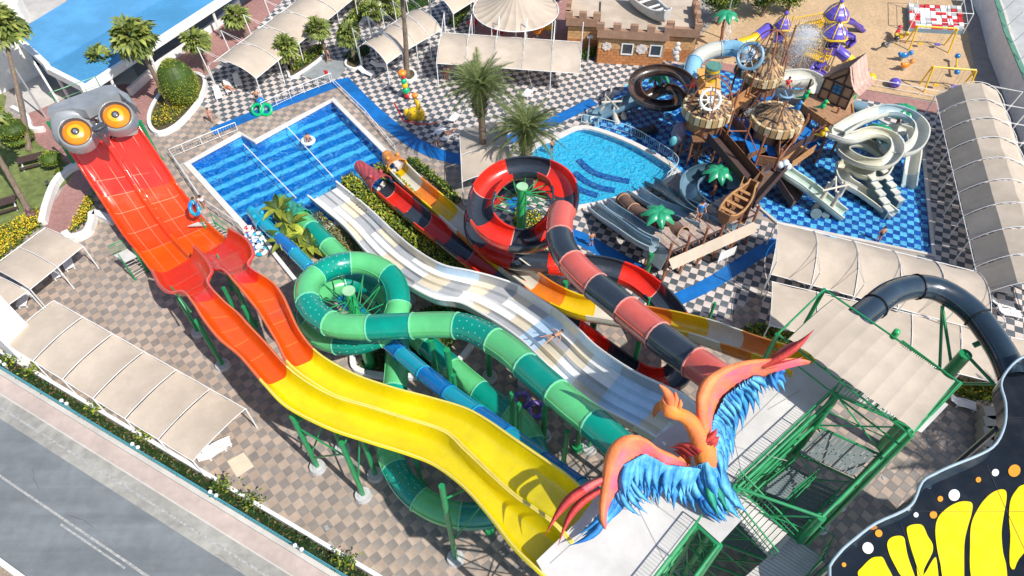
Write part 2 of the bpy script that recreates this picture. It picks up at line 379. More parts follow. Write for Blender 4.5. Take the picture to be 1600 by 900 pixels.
def leaves(mb, pts, size, mats=(0,), up=.5, aspect=.5):
    for p in pts:
        a = random.uniform(0, 2 * pi); e = random.uniform(-.4, 1.1); s = size * random.uniform(.6, 1.3)
        d = Vector((cos(a) * cos(e), sin(a) * cos(e), sin(e))); w = d.cross(Vector((random.uniform(-.6, .6), random.uniform(-.6, .6), 1)))
        if w.length < .1: continue
        w.normalize(); p = Vector(p)
        mb.add([p, p + d * s * .5 + w * s * aspect * .5, p + d * s, p + d * s * .5 - w * s * aspect * .5], [(0, 1, 2, 3)], random.choice(mats))
def hedge_obj(name, label, line, width, h, size, dens, mats, mi=(0, 0, 1), z0=.1, cat='hedge', flowers=None):
    """line: world points"""
    o = Vector(line[len(line) // 2]); o.z = 0
    T = thing(name, label, cat, o)
    pts = resample([tuple(p) for p in line], .5); fr = frames(pts)
    m = MB(); rows = []
    for (p, t, s, u) in fr:
        w = width * (.42 + .06 * noise.noise(p * .7)); hh = h * (.8 + .15 * noise.noise(p * .9 + Vector((3, 1, 2))))
        q = Vector((p.x, p.y, z0)); rows.append([q - s * w, q - s * w * .9 + Vector((0, 0, hh * .8)), q + Vector((0, 0, hh)), q + s * w * .9 + Vector((0, 0, hh * .8)), q + s * w])
    m.grid(rows); m.build('stem_mass', mats[0], T)
    L = sum((b[0] - a[0]).length for a, b in zip(fr, fr[1:])); n = int(L * (width + 1.2 * h) * dens); P_ = []
    for i in range(n):
        k = random.uniform(0, len(fr) - 1.001); j = int(k); p = fr[j][0].lerp(fr[j + 1][0], k - j); s = fr[j][2]
        a = random.uniform(0, pi); bumpy = 1 + .25 * noise.noise(p * 1.1 + s * a)
        P_.append(Vector((p.x, p.y, z0)) + s * cos(a) * width * .5 * bumpy + Vector((0, 0, abs(sin(a)) ** .5 * h * bumpy * random.uniform(.75, 1))))
    m = MB(); leaves(m, P_, size, mi); tag(m.build('foliage', mats, T), kind='stuff')
    if flowers:
        m = MB(); leaves(m, [p + Vector((0, 0, .06)) for p in P_[::flowers[1]]], size * .6); tag(m.build('flower', flowers[0], T), kind='stuff')
    return T
hedge_obj('hedge', 'long dark green hedge strip between the road fence and white wall', [RP(s, 5.75) for s in range(-14, 50, 2)], .62, .6, .2, 60, [leaf_d, leaf_a, M('dry_brown_leaf', (.16, .1, .04), .7, .3, 2, island=.4)], (0, 0, 0, 2))
for k, (px, py) in enumerate([(25, 575), (62, 590), (158, 648), (236, 692), (358, 768), (400, 790), (545, 885)]):
    c = P(px, py); m = MB(); leaves(m, [Vector((c.x, c.y, .8)) + Vector((random.gauss(0, .35), random.gauss(0, .25), random.uniform(0, .5))) for i in range(110)], .24, (0, 0, 1))
    where = ['at the far left end of the roadside hedge', 'second from the left in the roadside hedge', 'beside the lower corner of the long beige canopy', 'level with the middle of the long canopy in the roadside hedge', 'near the square hatch in the roadside hedge', 'just right of the one near the square hatch', 'at the bottom edge of the picture in the hedge'][k]
    tag(m.build('shrub', [leaf_a, leaf_y], origin=c), 'bright green leafy shrub ' + where, 'shrub', 'bright shrubs in the roadside hedge')
# twin globe lamps on the wall
globe = M('white_glass_globe', (.9, .9, .9), .2, .02, coat=.5)
def globelamp(px, py, i):
    b = P(px, py, 1.35); b0 = Vector((b.x, b.y, .35))
    T = thing('globe_lamp', ['twin white globe lamp at the far left end of the roadside wall', 'twin white globe lamp on roadside wall beside the left end of the long canopy', 'twin white globe lamp on roadside wall beside the lower middle of the long canopy', 'twin white globe lamp on roadside wall below the square hatch', 'twin white globe lamp on roadside wall nearest the bottom edge'][i], 'lamp', b0, group='twin globe lamps on the roadside wall')
    m = MB(); m.cone(b0, b0 + Vector((0, 0, .8)), .05); m.cone(b0 + Vector((0, 0, .8)) - RU * .25, b0 + Vector((0, 0, .8)) + RU * .25, .035, n=6); m.build('post', steel, T)
    for s in (-1, 1): m = MB(); m.ball(b0 + Vector((0, 0, 1.0)) + RU * .25 * s, .13); m.build('globe', globe, T, smooth=True)
for i, (px, py) in enumerate([(3, 567), (100, 628), (211, 696), (333, 771), (466, 855)]): globelamp(px, py, i)

# ---- tiles
def clipz(c, size, rings): return all(inpoly(c.x + dx * size * .5, c.y + dy * size * .5, rings) for dx, dy in ((0, 0),))
TILECACHE = {}
def tilemesh(key, size, mat, z0, z1):
    if key in TILECACHE: return TILECACHE[key]
    a = size / 2 - .012; c = .012; me = bpy.data.meshes.new('tile')
    vs = [(x * a, y * a, z0) for x, y in ((-1, -1), (1, -1), (1, 1), (-1, 1))] + [(x * a, y * a, z1 - c) for x, y in ((-1, -1), (1, -1), (1, 1), (-1, 1))] + [(x * (a - c), y * (a - c), z1) for x, y in ((-1, -1), (1, -1), (1, 1), (-1, 1))]
    fs = [(8, 9, 10, 11)]
    for k in range(4): fs += [(k, (k + 1) % 4, 4 + (k + 1) % 4, 4 + k), (4 + k, 4 + (k + 1) % 4, 8 + (k + 1) % 4, 8 + k)]
    me.from_pydata(vs, [], fs); me.materials.append(mat); me.update(); TILECACHE[key] = me; return me
def tiles(name, zones, holes, ang, size, org, mats, z0=-.02, z1=.0, keep=300):
    """zones: world polygons; checker of two materials"""
    base = MB()
    for zpoly in zones: cdt(base, zpoly, [h for h in holes if any(inpoly(p[0], p[1], zpoly) for p in h)], None, z0 - .002)
    root = struct(name, base, M(name + '_joint', (.4, .36, .32), .9, .1) if 'pool' not in name and 'wet' not in name else M('blue_grout', (.02, .1, .25), .8, .1))
    u = Vector((cos(ang), sin(ang), 0)); v = Vector((-sin(ang), cos(ang), 0)); cells = []
    xs = [p[0] for z in zones for p in z]; ys = [p[1] for z in zones for p in z]
    pts = [Vector((x, y, 0)) - org for x in (min(xs), max(xs)) for y in (min(ys), max(ys))]
    i0 = int(min(p.dot(u) for p in pts) / size) - 1; i1 = int(max(p.dot(u) for p in pts) / size) + 1
    j0 = int(min(p.dot(v) for p in pts) / size) - 1; j1 = int(max(p.dot(v) for p in pts) / size) + 1
    for i in range(i0, i1 + 1):
        for j in range(j0, j1 + 1):
            c = org + u * (i * size) + v * (j * size); q = PR(c.x, c.y)
            if not (-40 < q[0] < 1640 and -40 < q[1] < 940): continue
            if not any(inpoly(c.x, c.y, z) for z in zones): continue
            bad = False
            for h in holes:
                for du, dv in ((-.5, -.5), (.5, -.5), (.5, .5), (-.5, .5)):
                    d = c + u * du * size + v * dv * size
                    if inpoly(d.x, d.y, h): bad = True; break
                if bad: break
            if bad: continue
            cells.append((c, (i + j) % 2, 0 < q[0] < 1600 and 0 < q[1] < 900))
    cells.sort(key=lambda t: ((not t[2]), (t[0] - Vector((0, 0, CAMH))).length))
    for c, k, vis in cells[:keep]:
        o = bpy.data.objects.new('tile', tilemesh((name, k), size, mats[k], z0, z1)); COL.objects.link(o)
        o.parent = root; o.location = (c.x, c.y, 0); o.rotation_euler = (0, 0, ang)
    m = MB(); a = size / 2 - .012
    for c, k, vis in cells[keep:]:
        zz = z1 + random.uniform(-.0015, .0015)
        tp = [c + u * x * a + v * y * a + Vector((0, 0, zz)) for x, y in ((-1, -1), (1, -1), (1, 1), (-1, 1))]
        bt = [p + Vector((0, 0, z0 - zz)) for p in tp]
        m.add(tp + bt, [(0, 1, 2, 3)] + [(4 + n, 4 + (n + 1) % 4, (n + 1) % 4, n) for n in range(4)], k)
    tag(m.build('tile', mats, root), kind='stuff'); return root
t_tan = M('tan_stone_tile', (.43, .335, .27), .8, .1, 1.2, island=.11, bump=.15, bscale=30, stain=.16); t_grey = M('grey_brown_stone_tile', (.265, .232, .21), .8, .1, 1.2, island=.13, bump=.15, bscale=30, stain=.12)
t_white = M('white_stone_tile', (.6, .53, .495), .7, .06, 1.2, island=.07, stain=.08); t_dark = M('charcoal_stone_tile', (.1, .12, .14), .7, .1, 1.2, island=.2, stain=.1)
t_sky = M('light_blue_pool_tile', (.17, .6, .85), .3, .16, 2.5, island=.15, coat=.3); t_navy = M('deep_blue_pool_tile', (.004, .085, .42), .3, .2, 2.5, island=.15, coat=.3)
GARDEN = WP([(-60, 150), (60, 210), (105, 250), (60, 340), (-80, 400)])
BROWN = [RP(-6, 6.4), RP(60, 6.4)] + WP([(1700, 900), (1640, 640), (1540, 560), (1250, 560), (1183, 520), (1195, 450), (1100, 520), (1045, 560), (880, 440), (750, 345), (735, 262), (640, 240), (540, 128), (330, 208), (345, 185), (300, 155), (240, 200), (150, 260), (130, 300), (60, 360), (-60, 420)])
BW1 = WP([(1045, 560), (880, 440), (750, 345), (735, 262), (700, 243), (640, 215), (540, 128), (330, 208), (345, 185), (300, 155), (325, 120), (400, 40), (470, -40), (760, -60), (900, 60), (1050, 90), (1120, 125), (1040, 260), (1010, 300), (1080, 300), (1085, 345), (1200, 345), (1215, 350), (1320, 440), (1560, 560), (1250, 560), (1183, 520), (1195, 450), (1100, 520)])
BW2 = WP([(1322, 148), (1450, 168), (1560, 160), (1660, 480), (1560, 560), (1320, 440), (1458, 397), (1440, 220), (1335, 165)])
SPL = WP([(928, 178), (985, 130), (1050, 100), (1120, 108), (1322, 148), (1335, 168), (1440, 222), (1458, 400), (1215, 350), (1180, 320), (1085, 345), (1080, 290), (1052, 262), (1010, 235), (960, 212), (925, 198)])
tiles('brown_checker_plaza', [BROWN], [POOL, SPL], radians(-49), .6, P(450, 736), (t_grey, t_tan))
tiles('grey_checker_plaza', [BW1, BW2], [SPL, SPLASHIN, POOL], radians(-24), .6, P(867.7, 136), (t_dark, t_white), z0=-.014, z1=.006)
tiles('wet_checker_pool_floor', [SPL], [SPLASHIN], radians(-20.5), .56, P(1412.3, 319.3), (t_navy, t_sky), z0=-.008, z1=.012)
# blue painted bands
def band(pts, w, z, mat, name='blue_walkway', n=6):
    c = catmull([tuple(P(x, y)) for x, y in pts], n); fr = frames(c); m = MB()
    m.grid([[p - s * w / 2 + Vector((0, 0, z)), p + s * w / 2 + Vector((0, 0, z))] for p, t, s, u in fr]); return struct(name, m, mat)
band([(332, 206), (385, 184), (440, 163), (537, 127)], 1.3, .018, bluepaint)
band([(534, 124), (575, 166), (615, 200), (660, 230), (700, 245), (757, 256)], 1.5, .022, bluepaint)
band([(795, 218), (840, 200), (880, 182), (928, 158)], 1.3, .02, bluepaint)
band([(748, 262), (775, 270), (800, 300), (815, 330), (860, 358), (905, 372), (960, 402), (1000, 425)], 1.5, .02, bluepaint)
band([(1045, 474), (1110, 443), (1170, 405), (1215, 378)], 1.2, .02, bluepaint)
# wet blue floor around tiles: pool rim between
def fill(name, px, z, mat, h=0, holes=()):
    m = MB(); cdt(m, [tuple(p) for p in WP(px, h)], holes, None, z); return struct(name, m, mat)
fill('sand_pit', [(1075, 110), (1090, 60), (1120, 30), (1200, -30), (1420, -60), (1500, -10), (1530, 145), (1470, 160), (1320, 135), (1180, 105)], .03, sandm)
fill('sand_pit', [(900, 30), (1060, 20), (1200, -60), (860, -60)], .01, M('pale_ground', (.5, .42, .34), .9, .1, 1, stain=.1))
fill('red_path', [(1060, 75), (1110, 95), (1180, 108), (1330, 137), (1470, 163), (1462, 178), (1330, 152), (1180, 125), (1075, 95)], .036, redpave)
fill('car_park', [(1535, -40), (1700, -60), (1900, 300), (1620, 300), (1560, 100)], .02, M('pale_tarmac', (.42, .43, .43), .9, .06, 1, stain=.15))
fill('lawn', [(-80, 160), (20, 195), (60, 208), (130, 225), (140, 262), (85, 300), (68, 330), (60, 355), (-60, 430)], .03, grassm)
fill('lawn', [(-80, 100), (10, 150), (0, 200), (-80, 200)], .026, grassm)
fill('red_path', [(30, 185), (100, 155), (160, 135), (215, 130), (262, 85), (350, 30), (420, -30), (470, -30), (400, 45), (325, 115), (262, 150), (235, 190), (170, 230), (140, 300), (130, 330), (100, 372), (66, 372), (78, 325), (120, 265), (60, 225)], .038, redpave)
fill('terrace', [(20, 125), (75, 95), (140, 135), (205, 100), (220, 128), (160, 140), (100, 158), (30, 182)], .028, concrete)
fill('yard', [(-80, -60), (130, -60), (100, 10), (30, 45), (0, 62), (-80, 90)], .02, M('pale_yard_concrete', (.5, .48, .45), .9, .08, 1, stain=.15))
fill('grey_slab', [(472, 118), (500, 80), (545, 100), (530, 122), (500, 128)], .04, M('wet_grey_slab', (.3, .33, .34), .6, .12, 1.5, stain=.15))
# ---------------------------------------------------------------- pools
def watermat(name, tint, scale=3, strength=.6, foam_glint=0, foam_glint_c=(.5, .85, 1)):
    m = bpy.data.materials.new(name); m.use_nodes = True; nt = m.node_tree; N = nt.nodes; L = nt.links
    N.remove(N['Principled BSDF']); out = N['Material Output']
    tr = N.new('ShaderNodeBsdfTransparent'); tr.inputs[0].default_value = (*tint, 1)
    gl = N.new('ShaderNodeBsdfGlossy'); gl.inputs['Roughness'].default_value = .06
    tc = N.new('ShaderNodeTexCoord'); no = N.new('ShaderNodeTexNoise'); no.inputs['Scale'].default_value = scale; no.inputs['Detail'].default_value = 5; no.inputs['Distortion'].default_value = .8
    L.new(tc.outputs['Object'], no.inputs['Vector']); bp = N.new('ShaderNodeBump'); bp.inputs['Strength'].default_value = strength; bp.inputs['Distance'].default_value = .12
    L.new(no.outputs['Fac'], bp.inputs['Height']); L.new(bp.outputs[0], gl.inputs['Normal'])
    fr = N.new('ShaderNodeFresnel'); fr.inputs['IOR'].default_value = 1.33; L.new(bp.outputs[0], fr.inputs['Normal'])
    mx = N.new('ShaderNodeMixShader'); L.new(fr.outputs[0], mx.inputs[0]); L.new(tr.outputs[0], mx.inputs[1]); L.new(gl.outputs[0], mx.inputs[2])
    last = mx
    if foam_glint:  # pale noise tint: foam together with painted ripple glints
        df = N.new('ShaderNodeBsdfDiffuse'); df.inputs[0].default_value = (*foam_glint_c, 1)
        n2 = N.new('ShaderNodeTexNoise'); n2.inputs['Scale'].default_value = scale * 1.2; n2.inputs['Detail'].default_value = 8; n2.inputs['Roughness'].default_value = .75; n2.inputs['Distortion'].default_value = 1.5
        L.new(tc.outputs['Object'], n2.inputs['Vector']); cr = N.new('ShaderNodeMapRange'); cr.inputs[1].default_value = .5; cr.inputs[2].default_value = .68; cr.inputs[4].default_value = foam_glint
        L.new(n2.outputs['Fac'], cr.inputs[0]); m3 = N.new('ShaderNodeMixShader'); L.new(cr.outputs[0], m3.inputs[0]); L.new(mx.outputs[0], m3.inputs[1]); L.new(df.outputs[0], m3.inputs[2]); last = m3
    L.new(last.outputs[0], out.inputs[0]); return m
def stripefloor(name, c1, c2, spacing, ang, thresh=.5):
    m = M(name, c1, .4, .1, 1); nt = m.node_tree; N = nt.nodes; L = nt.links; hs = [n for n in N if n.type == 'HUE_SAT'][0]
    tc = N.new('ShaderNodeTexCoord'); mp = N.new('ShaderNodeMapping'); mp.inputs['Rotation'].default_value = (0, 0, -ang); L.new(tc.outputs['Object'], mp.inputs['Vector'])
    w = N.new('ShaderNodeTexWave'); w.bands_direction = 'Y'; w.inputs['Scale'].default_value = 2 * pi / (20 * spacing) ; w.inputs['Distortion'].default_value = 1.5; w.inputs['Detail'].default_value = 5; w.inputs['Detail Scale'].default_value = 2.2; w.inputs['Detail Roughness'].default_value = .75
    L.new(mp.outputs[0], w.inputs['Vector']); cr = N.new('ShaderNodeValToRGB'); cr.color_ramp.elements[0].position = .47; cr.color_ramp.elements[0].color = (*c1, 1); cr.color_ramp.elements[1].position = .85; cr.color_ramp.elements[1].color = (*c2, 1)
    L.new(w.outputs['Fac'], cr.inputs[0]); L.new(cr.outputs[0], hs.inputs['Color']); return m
PD = radians(38)
pf = stripefloor('blue_striped_pool_tile', (.0, .17, .52), (.12, .56, .82), 1.62, PD)  # light blue tile stripes, with the water's wavy caustic light painted in
def basin(name, poly, depth, fm, wm, wz=-.12, wallm=None):
    poly = [Vector((p[0], p[1], 0)) for p in poly]; m = MB(); cdt(m, poly, (), None, -depth); tag(m.build('pool_floor', fm), kind='structure')
    m = MB(); m.grid([[p + Vector((0, 0, -depth)) for p in poly + poly[:1]], [p + Vector((0, 0, .03)) for p in poly + poly[:1]]]); tag(m.build('pool_lining', wallm or fm), kind='structure')
    m = MB(); cdt(m, poly, (), None, wz); tag(m.build(name, wm), kind='structure')
def coping(poly, w, h, mat, label, off=0, closed=True):
    m = MB(); q = [Vector((p[0], p[1], 0)) for p in poly]; wall(m, q, w, -.1, h, closed=closed)
    return tag(m.build('pool_coping', mat, origin=q[0]), label, 'pool edge')
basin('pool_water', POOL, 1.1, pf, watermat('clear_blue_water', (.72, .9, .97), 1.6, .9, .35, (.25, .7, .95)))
POOLO = [POOL[i] for i in range(len(POOL))]
coping(POOLO, .55, .12, M('pale_coping_stone', (.66, .62, .58), .6, .06), 'pale stone edge around the big blue striped pool')
kf = M('turquoise_pool_floor', (.05, .5, .72), .4, .1, 2)
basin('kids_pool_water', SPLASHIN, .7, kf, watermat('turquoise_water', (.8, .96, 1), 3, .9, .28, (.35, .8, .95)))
coping(SPLASHIN, .5, .1, M('pale_coping_stone'), 'curved pale stone edge around the turquoise kids pool')
for k, pts in enumerate([[(905, 242), (922, 258), (945, 268), (985, 276)], [(898, 262), (918, 277), (940, 286), (962, 290)], [(900, 285), (915, 292), (935, 298)]]):
    c = catmull([tuple(P(x, y)) for x, y in pts], 5); fr = frames(c); m = MB(); m.grid([[p - s * .28 - Vector((0, 0, .69)), p - s * .28 - Vector((0, 0, .5)), p + s * .28 - Vector((0, 0, .5)), p + s * .28 - Vector((0, 0, .69))] for p, t, s, u in fr])
    tag(m.build('pool_step', M('navy_step_tile', (.01, .1, .35), .4, .1), origin=c[0]), ['longest dark blue curved step in the turquoise kids pool', 'middle dark blue curved step in the turquoise kids pool', 'shortest dark blue curved step nearest the red and black spiral'][k], 'pool step')
# splash pad film of water
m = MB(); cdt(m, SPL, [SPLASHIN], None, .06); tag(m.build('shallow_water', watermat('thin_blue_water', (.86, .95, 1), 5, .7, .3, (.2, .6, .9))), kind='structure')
m = MB(); wall(m, SPL[5:14], .35, -.05, .16); tag(m.build('pool_coping', concrete, origin=SPL[8]), 'low straight kerb around the blue checkered splash pool', 'pool edge')
# lane ropes
for k, (a, b) in enumerate([((380, 224), (462, 308)), ((438, 186), (520, 275))]):
    A = P(*a); B = P(*b); A.z = B.z = -.08; m = MB(); m.cone(A, B, .05, n=6); o = m.build('rope', white, None, A); tag(o, ['left of two white lane ropes in striped pool', 'right of two white lane ropes in striped pool'][k], 'lane rope', 'pool lane ropes')
# railings
def railing(name, label, line, h=1.0, mat=white, post=1.6, bal=.25, z0=.05, cat='railing', nb=2, origin=None):
    T = thing(name, label, cat, origin or Vector((line[0][0], line[0][1], z0)))
    pts = [Vector((p[0], p[1], (p[2] if len(p) > 2 else 0) + z0)) for p in line]; up = Vector((0, 0, 1))
    m = MB(); m.pipe([p + up * h for p in pts], .035, 5); m.pipe([p + up * .15 for p in pts], .02, 4); m.build('rail', mat, T)
    rs = resample([tuple(p) for p in pts], post)
    m = MB()
    for p in rs: p = Vector(p); m.cone(p, p + up * h, .035, n=5)
    m.build('post', mat, T)
    if bal:
        m = MB()
        for p in resample([tuple(p) for p in pts], bal): p = Vector(p); m.cone(p + up * .15, p + up * h, .013, n=3, caps=False)
        tag(m.build('baluster', mat, T), kind='stuff')
    return T
railing('railing', 'white railing along the top edge of striped pool below the blue walkway', WP([(412, 176), (466, 150), (520, 129)]), 1.1)
railing('railing', 'white railing around the left corner of striped pool', WP([(318, 318), (270, 247), (330, 222), (372, 205)]), 1.0)
railing('railing', 'white railing along the lower left side of striped pool', WP([(320, 322), (378, 362), (386, 372)]), 1.0)
railing('railing', 'white railing along the upper right side of the striped pool', WP([(522, 132), (570, 178), (618, 236)]), .6, bal=0)
railing('railing', 'curved pale blue railing between turquoise pool and blue checkers', WP(smoothpoly([(908, 192), (945, 200), (985, 212), (1020, 232), (1052, 254), (1056, 268), (1040, 284)], 4, False)), 1.0, M('pale_blue_rail', (.5, .68, .75), .4))

# ---------------------------------------------------------------- vegetation
def fanleaf(seed):
    r = random.Random(seed); m = MB(); n = 11; L = 2.0
    stem = Vector((0, 0, 0)); m.cone((0, 0, 0), (.75, 0, .18), .03, .02, n=4)
    base = Vector((.75, 0, .18)); droop = r.uniform(.15, .4)
    for i in range(n):
        a = radians(-105 + 210 * i / (n - 1)); da = radians(14)
        ln = L * (.6 + .14 * cos(a * .6)) * r.uniform(.85, 1.1) * .75
        d = Vector((cos(a), sin(a), 0)); e1 = Vector((cos(a - da), sin(a - da), 0)); e2 = Vector((cos(a + da), sin(a + da), 0))
        p1 = base + e1 * ln * .72 + Vector((0, 0, .05 - droop * .3)); p2 = base + e2 * ln * .72 + Vector((0, 0, .05 - droop * .3)); md = base + d * ln * .6 + Vector((0, 0, -.06 - droop * .15))
        tip = base + d * ln + Vector((0, 0, -droop * r.uniform(.8, 1.6)))
        m.add([base, p1, md, p2, tip], [(0, 1, 2), (0, 2, 3), (1, 4, 2), (2, 4, 3)], 0 if r.random() < .6 else 1)
    me_o = m.build('frond', [palmg, palmy]); me = me_o.data; bpy.data.objects.remove(me_o); return me
FAN = [fanleaf(s) for s in range(5)]
def trunk(T, base, top, r0, r1, lean=None, mat=bark):
    m = MB(); n = 14; pts = []; rs = []
    for i in range(n + 1):
        t = i / n; p = Vector(base).lerp(Vector(top), t); p += Vector((sin(t * 3) * .12, sin(t * 2.3) * .08, 0)); pts.append(p); rs.append((r0 + (r1 - r0) * t) * (1.12 if i % 2 else 1) * (1.5 if i == 0 else 1))
    m.pipe(pts, rs, 9); return m.build('trunk', mat, T, smooth=False), pts[-1]
def fanpalm(base_px, top_px, label, n=34, sc=1.0, r=.2, h=None, skirt=6):
    b = P(*base_px); h = h if h is not None else HB(base_px, top_px)
    tp = P(top_px[0], top_px[1], h); n = int(n * 1.0); T = thing('fan_palm', label, 'palm tree', b, group='fan palms')
    _, top = trunk(T, b, tp, r, r * .75)
    m = MB(); m.ball(top + Vector((0, 0, -.1)), .32 * sc, 8, 6, sc=(1, 1, 1.6)); m.build('crown_base', bark, T)
    for i in range(n):
        a = i * 2.39996 + random.uniform(-.2, .2); t = i / n; el = radians(78 - 118 * t ** .8 + random.uniform(-8, 8))
        o = bpy.data.objects.new('frond', random.choice(FAN)); COL.objects.link(o); o.parent = T
        o.location = top - b; o.rotation_euler = (random.uniform(-.7, .7), -el, a); s = sc * random.uniform(.8, 1.15); o.scale = (s, s, s)
    return T
def pinnate(seed, L=4.1):
    r = random.Random(seed); m = MB(); n = 26; pts = []
    for i in range(n + 1): t = i / n; pts.append(Vector((L * t * (1 - .16 * t), 0, 1.0 * t - 2.3 * t * t)))
    m.pipe(pts[::3], [.05, .045, .04, .035, .03, .025, .02, .015, .01][:len(pts[::3])], 4)
    for i in range(2, n + 1):
        t = i / n; ll = .62 * sin(pi * (.18 + .78 * t)) + .08
        for sgn in (-1, 1):
            for k in (0, 1):
                p = pts[i] + (pts[i] - pts[i - 1]) * (k * .5 - .5); d = Vector((.55 + .2 * t, sgn * .8, r.uniform(-.05, .45) - .1)).normalized(); w = Vector((.045, 0, .02))
                q = p + d * ll * r.uniform(.85, 1.1) + Vector((0, 0, -.12 * ll))
                m.add([p - w * .6, p + w * .6, q], [(0, 1, 2)], 0 if r.random() < .7 else 1)
    o = m.build('frond', [M('date_palm_green', (.15, .2, .07), .5, .25, 3, island=.45, trans=.2), M('date_palm_pale', (.32, .35, .14), .5, .2, 3, island=.3, trans=.25)]); me = o.data; bpy.data.objects.remove(o); return me
PIN = [pinnate(s) for s in range(4)]
def datepalm(base_px, top_px, label, n=60, h=None, trunkr=.3):
    b = P(*base_px); h = h or HB(base_px, top_px); tp = P(top_px[0], top_px[1], h); T = thing('date_palm', label, 'palm tree', b, group='date palms')
    _, top = trunk(T, b, tp, trunkr, trunkr)
    m = MB(); P_ = []
    for i in range(230):
        a = random.uniform(0, 2 * pi); z = random.uniform(-2.6, .1); rr = trunkr + .12 + .3 * (1 - abs(z + .9) / 1.9); c = top + Vector((cos(a) * rr, sin(a) * rr, z)); d = Vector((cos(a), sin(a), .9)) * .3
        m.cone(c - d, c + d * .5, .09, .02, n=4, caps=False)
    m.build('leaf_base', M('old_frond_stub', (.12, .085, .06), .9, .3, 5, island=.5), T)
    for i in range(n):
        a = i * 2.39996 + random.uniform(-.15, .15); t = i / n; el = radians(72 - 92 * t ** .9 + random.uniform(-6, 6))
        o = bpy.data.objects.new('frond', random.choice(PIN)); COL.objects.link(o); o.parent = T
        o.location = top - b; o.rotation_euler = (random.uniform(-.2, .2), -el, a); s = random.uniform(.8, 1.08) * (.85 if t < .2 else 1); o.scale = (s, s, s)
    return T
datepalm((755, 262), (748, 140), 'tall date palm with shaggy dark trunk beside the blue walkway', 84)
datepalm((820, 290), (822, 205), 'shorter date palm leaning over the turquoise kids pool', 84, h=5.2)
fanpalm((268, 170), (208, 62), 'largest fan palm, in front of the blue roof beside the egg shaped bush', 46, 1.25, .24)
fanpalm((176, 128), (160, 98), 'low dark fan palm at edge of the blue roof', 24, 1.0, h=3.2)
fanpalm((322, 112), (305, 66), 'fan palm behind the egg shaped bush by the red path', 30, .85)
fanpalm((385, 60), (370, 28), 'fan palm on the red path at top of picture near shade mast', 26, .9)
fanpalm((458, 112), (445, 76), 'fan palm in the planter under the upper left canopy', 30, .92)
fanpalm((512, 92), (495, 48), 'fan palm right of the upper left canopy edge', 24, .8)
fanpalm((552, 98), (545, 55), 'fan palm beside the small arched canopy', 26, .85)
fanpalm((590, 40), (583, 20), 'small fan palm in the hedge above the small arched canopy', 22, .8)
fanpalm((616, 32), (610, 10), 'fan palm at the top edge near tall trunk', 22, .8)
fanpalm((555, 14), (552, -10), 'fan palm at the top edge over the canopy end', 22, .8)
fanpalm((636, 120), (625, -30), 'tallest palm with bare trunk rising out of the picture top', 30, 1.1, .26)
fanpalm((302, 20), (290, -30), 'palm behind the blue roof at the top edge', 20, .9)
fanpalm((46, 235), (2, 42), 'palm with crown at left edge of picture and thin tall trunk', 34, 1.25, .22, h=9)
fanpalm((45, 330), (-40, 190), 'leaning palm trunk on the lawn beside the left edge', 26, 1.1, .24, h=8)
# planters
def planter(label, px, h=.5, w=.35, soilz=.35, name='planter', closed=True):
    c = smoothpoly(px, 4) if closed else px; poly = WP(c); T = thing(name, label, 'planter', poly[0])
    m = MB(); wall(m, poly, w, 0, h, closed=True); m.build('rim', whitewall, T)
    m = MB(); cdt(m, poly, (), None, soilz); m.build('soil', soil, T); return T, poly
def scatter(poly, n, z0, z1):
    out = []; xs = [p[0] for p in poly]; ys = [p[1] for p in poly]
    while len(out) < n:
        x = random.uniform(min(xs), max(xs)); y = random.uniform(min(ys), max(ys))
        if inpoly(x, y, poly): out.append(Vector((x, y, random.uniform(z0, z1))))
    return out
def flowerbed(label, poly, n, z, size=.25, mats=(leaf_a, leaf_y), fl=flowery, nf=None, name='flower_bed'):
    T = thing(name, label, 'flower bed', poly[0]); m = MB(); leaves(m, scatter(poly, n, z, z + .35), size, (0, 1)); tag(m.build('foliage', list(mats), T), kind='stuff')
    if fl:
        m = MB(); leaves(m, scatter(poly, nf or n // 2, z + .25, z + .5), size * .6); tag(m.build('flower', fl, T), kind='stuff')
    return T
T, pl = planter('curved white walled planter holding the egg shaped bush', [(236, 198), (250, 212), (278, 200), (308, 168), (322, 138), (316, 122), (290, 120), (262, 140), (240, 172)])
flowerbed('yellow flowers at foot of the egg shaped bush', WP([(238, 196), (250, 206), (272, 198), (300, 172), (268, 165), (250, 172)]), 500, .35)
def topiary(label, c, rx, rz, n, mats=(leaf_y, leaf_a), name='topiary_bush', tiers=None, rim=None):
    T = thing(name, label, 'clipped bush', Vector((c.x, c.y, 0))); m = MB()
    for (dz, r, hz) in (tiers or [(rz, rx, rz)]):
        cc = Vector((c.x, c.y, dz)); mm_ = MB(); mm_.ball(cc, 1, 18, 12, sc=(r * .95, r * .95, hz * .96)); mm_.build('clipped_core', leaf_a, T)
        for i in range(int(n)):
            v = Vector((random.gauss(0, 1), random.gauss(0, 1), random.gauss(0, 1))).normalized()
            tpr = 1 - .25 * max(0, v.z); p = cc + Vector((v.x * r * tpr, v.y * r * tpr, v.z * hz)) * random.uniform(.96, 1.03); leaves(m, [p], .13, (0, 0, 1), aspect=.7)
    tag(m.build('foliage', list(mats), T), kind='stuff')
    if tiers: mm_ = MB(); mm_.cone((c.x, c.y, 0), (c.x, c.y, tiers[0][0]), .1); mm_.build('stem', bark, T)
    return T
topiary('large egg shaped clipped bush in the white walled planter', P(292, 162), 1.9, 2.5, 5200, (leaf_y, M('olive_leaf', (.24, .26, .04), .55, .3, 2, island=.4)))
topiary('two tier clipped bush at left edge below the palm trunk', P(6, 200), 1, 1, 1300, tiers=[(.9, 1.25, .45), (1.9, .95, .8)])
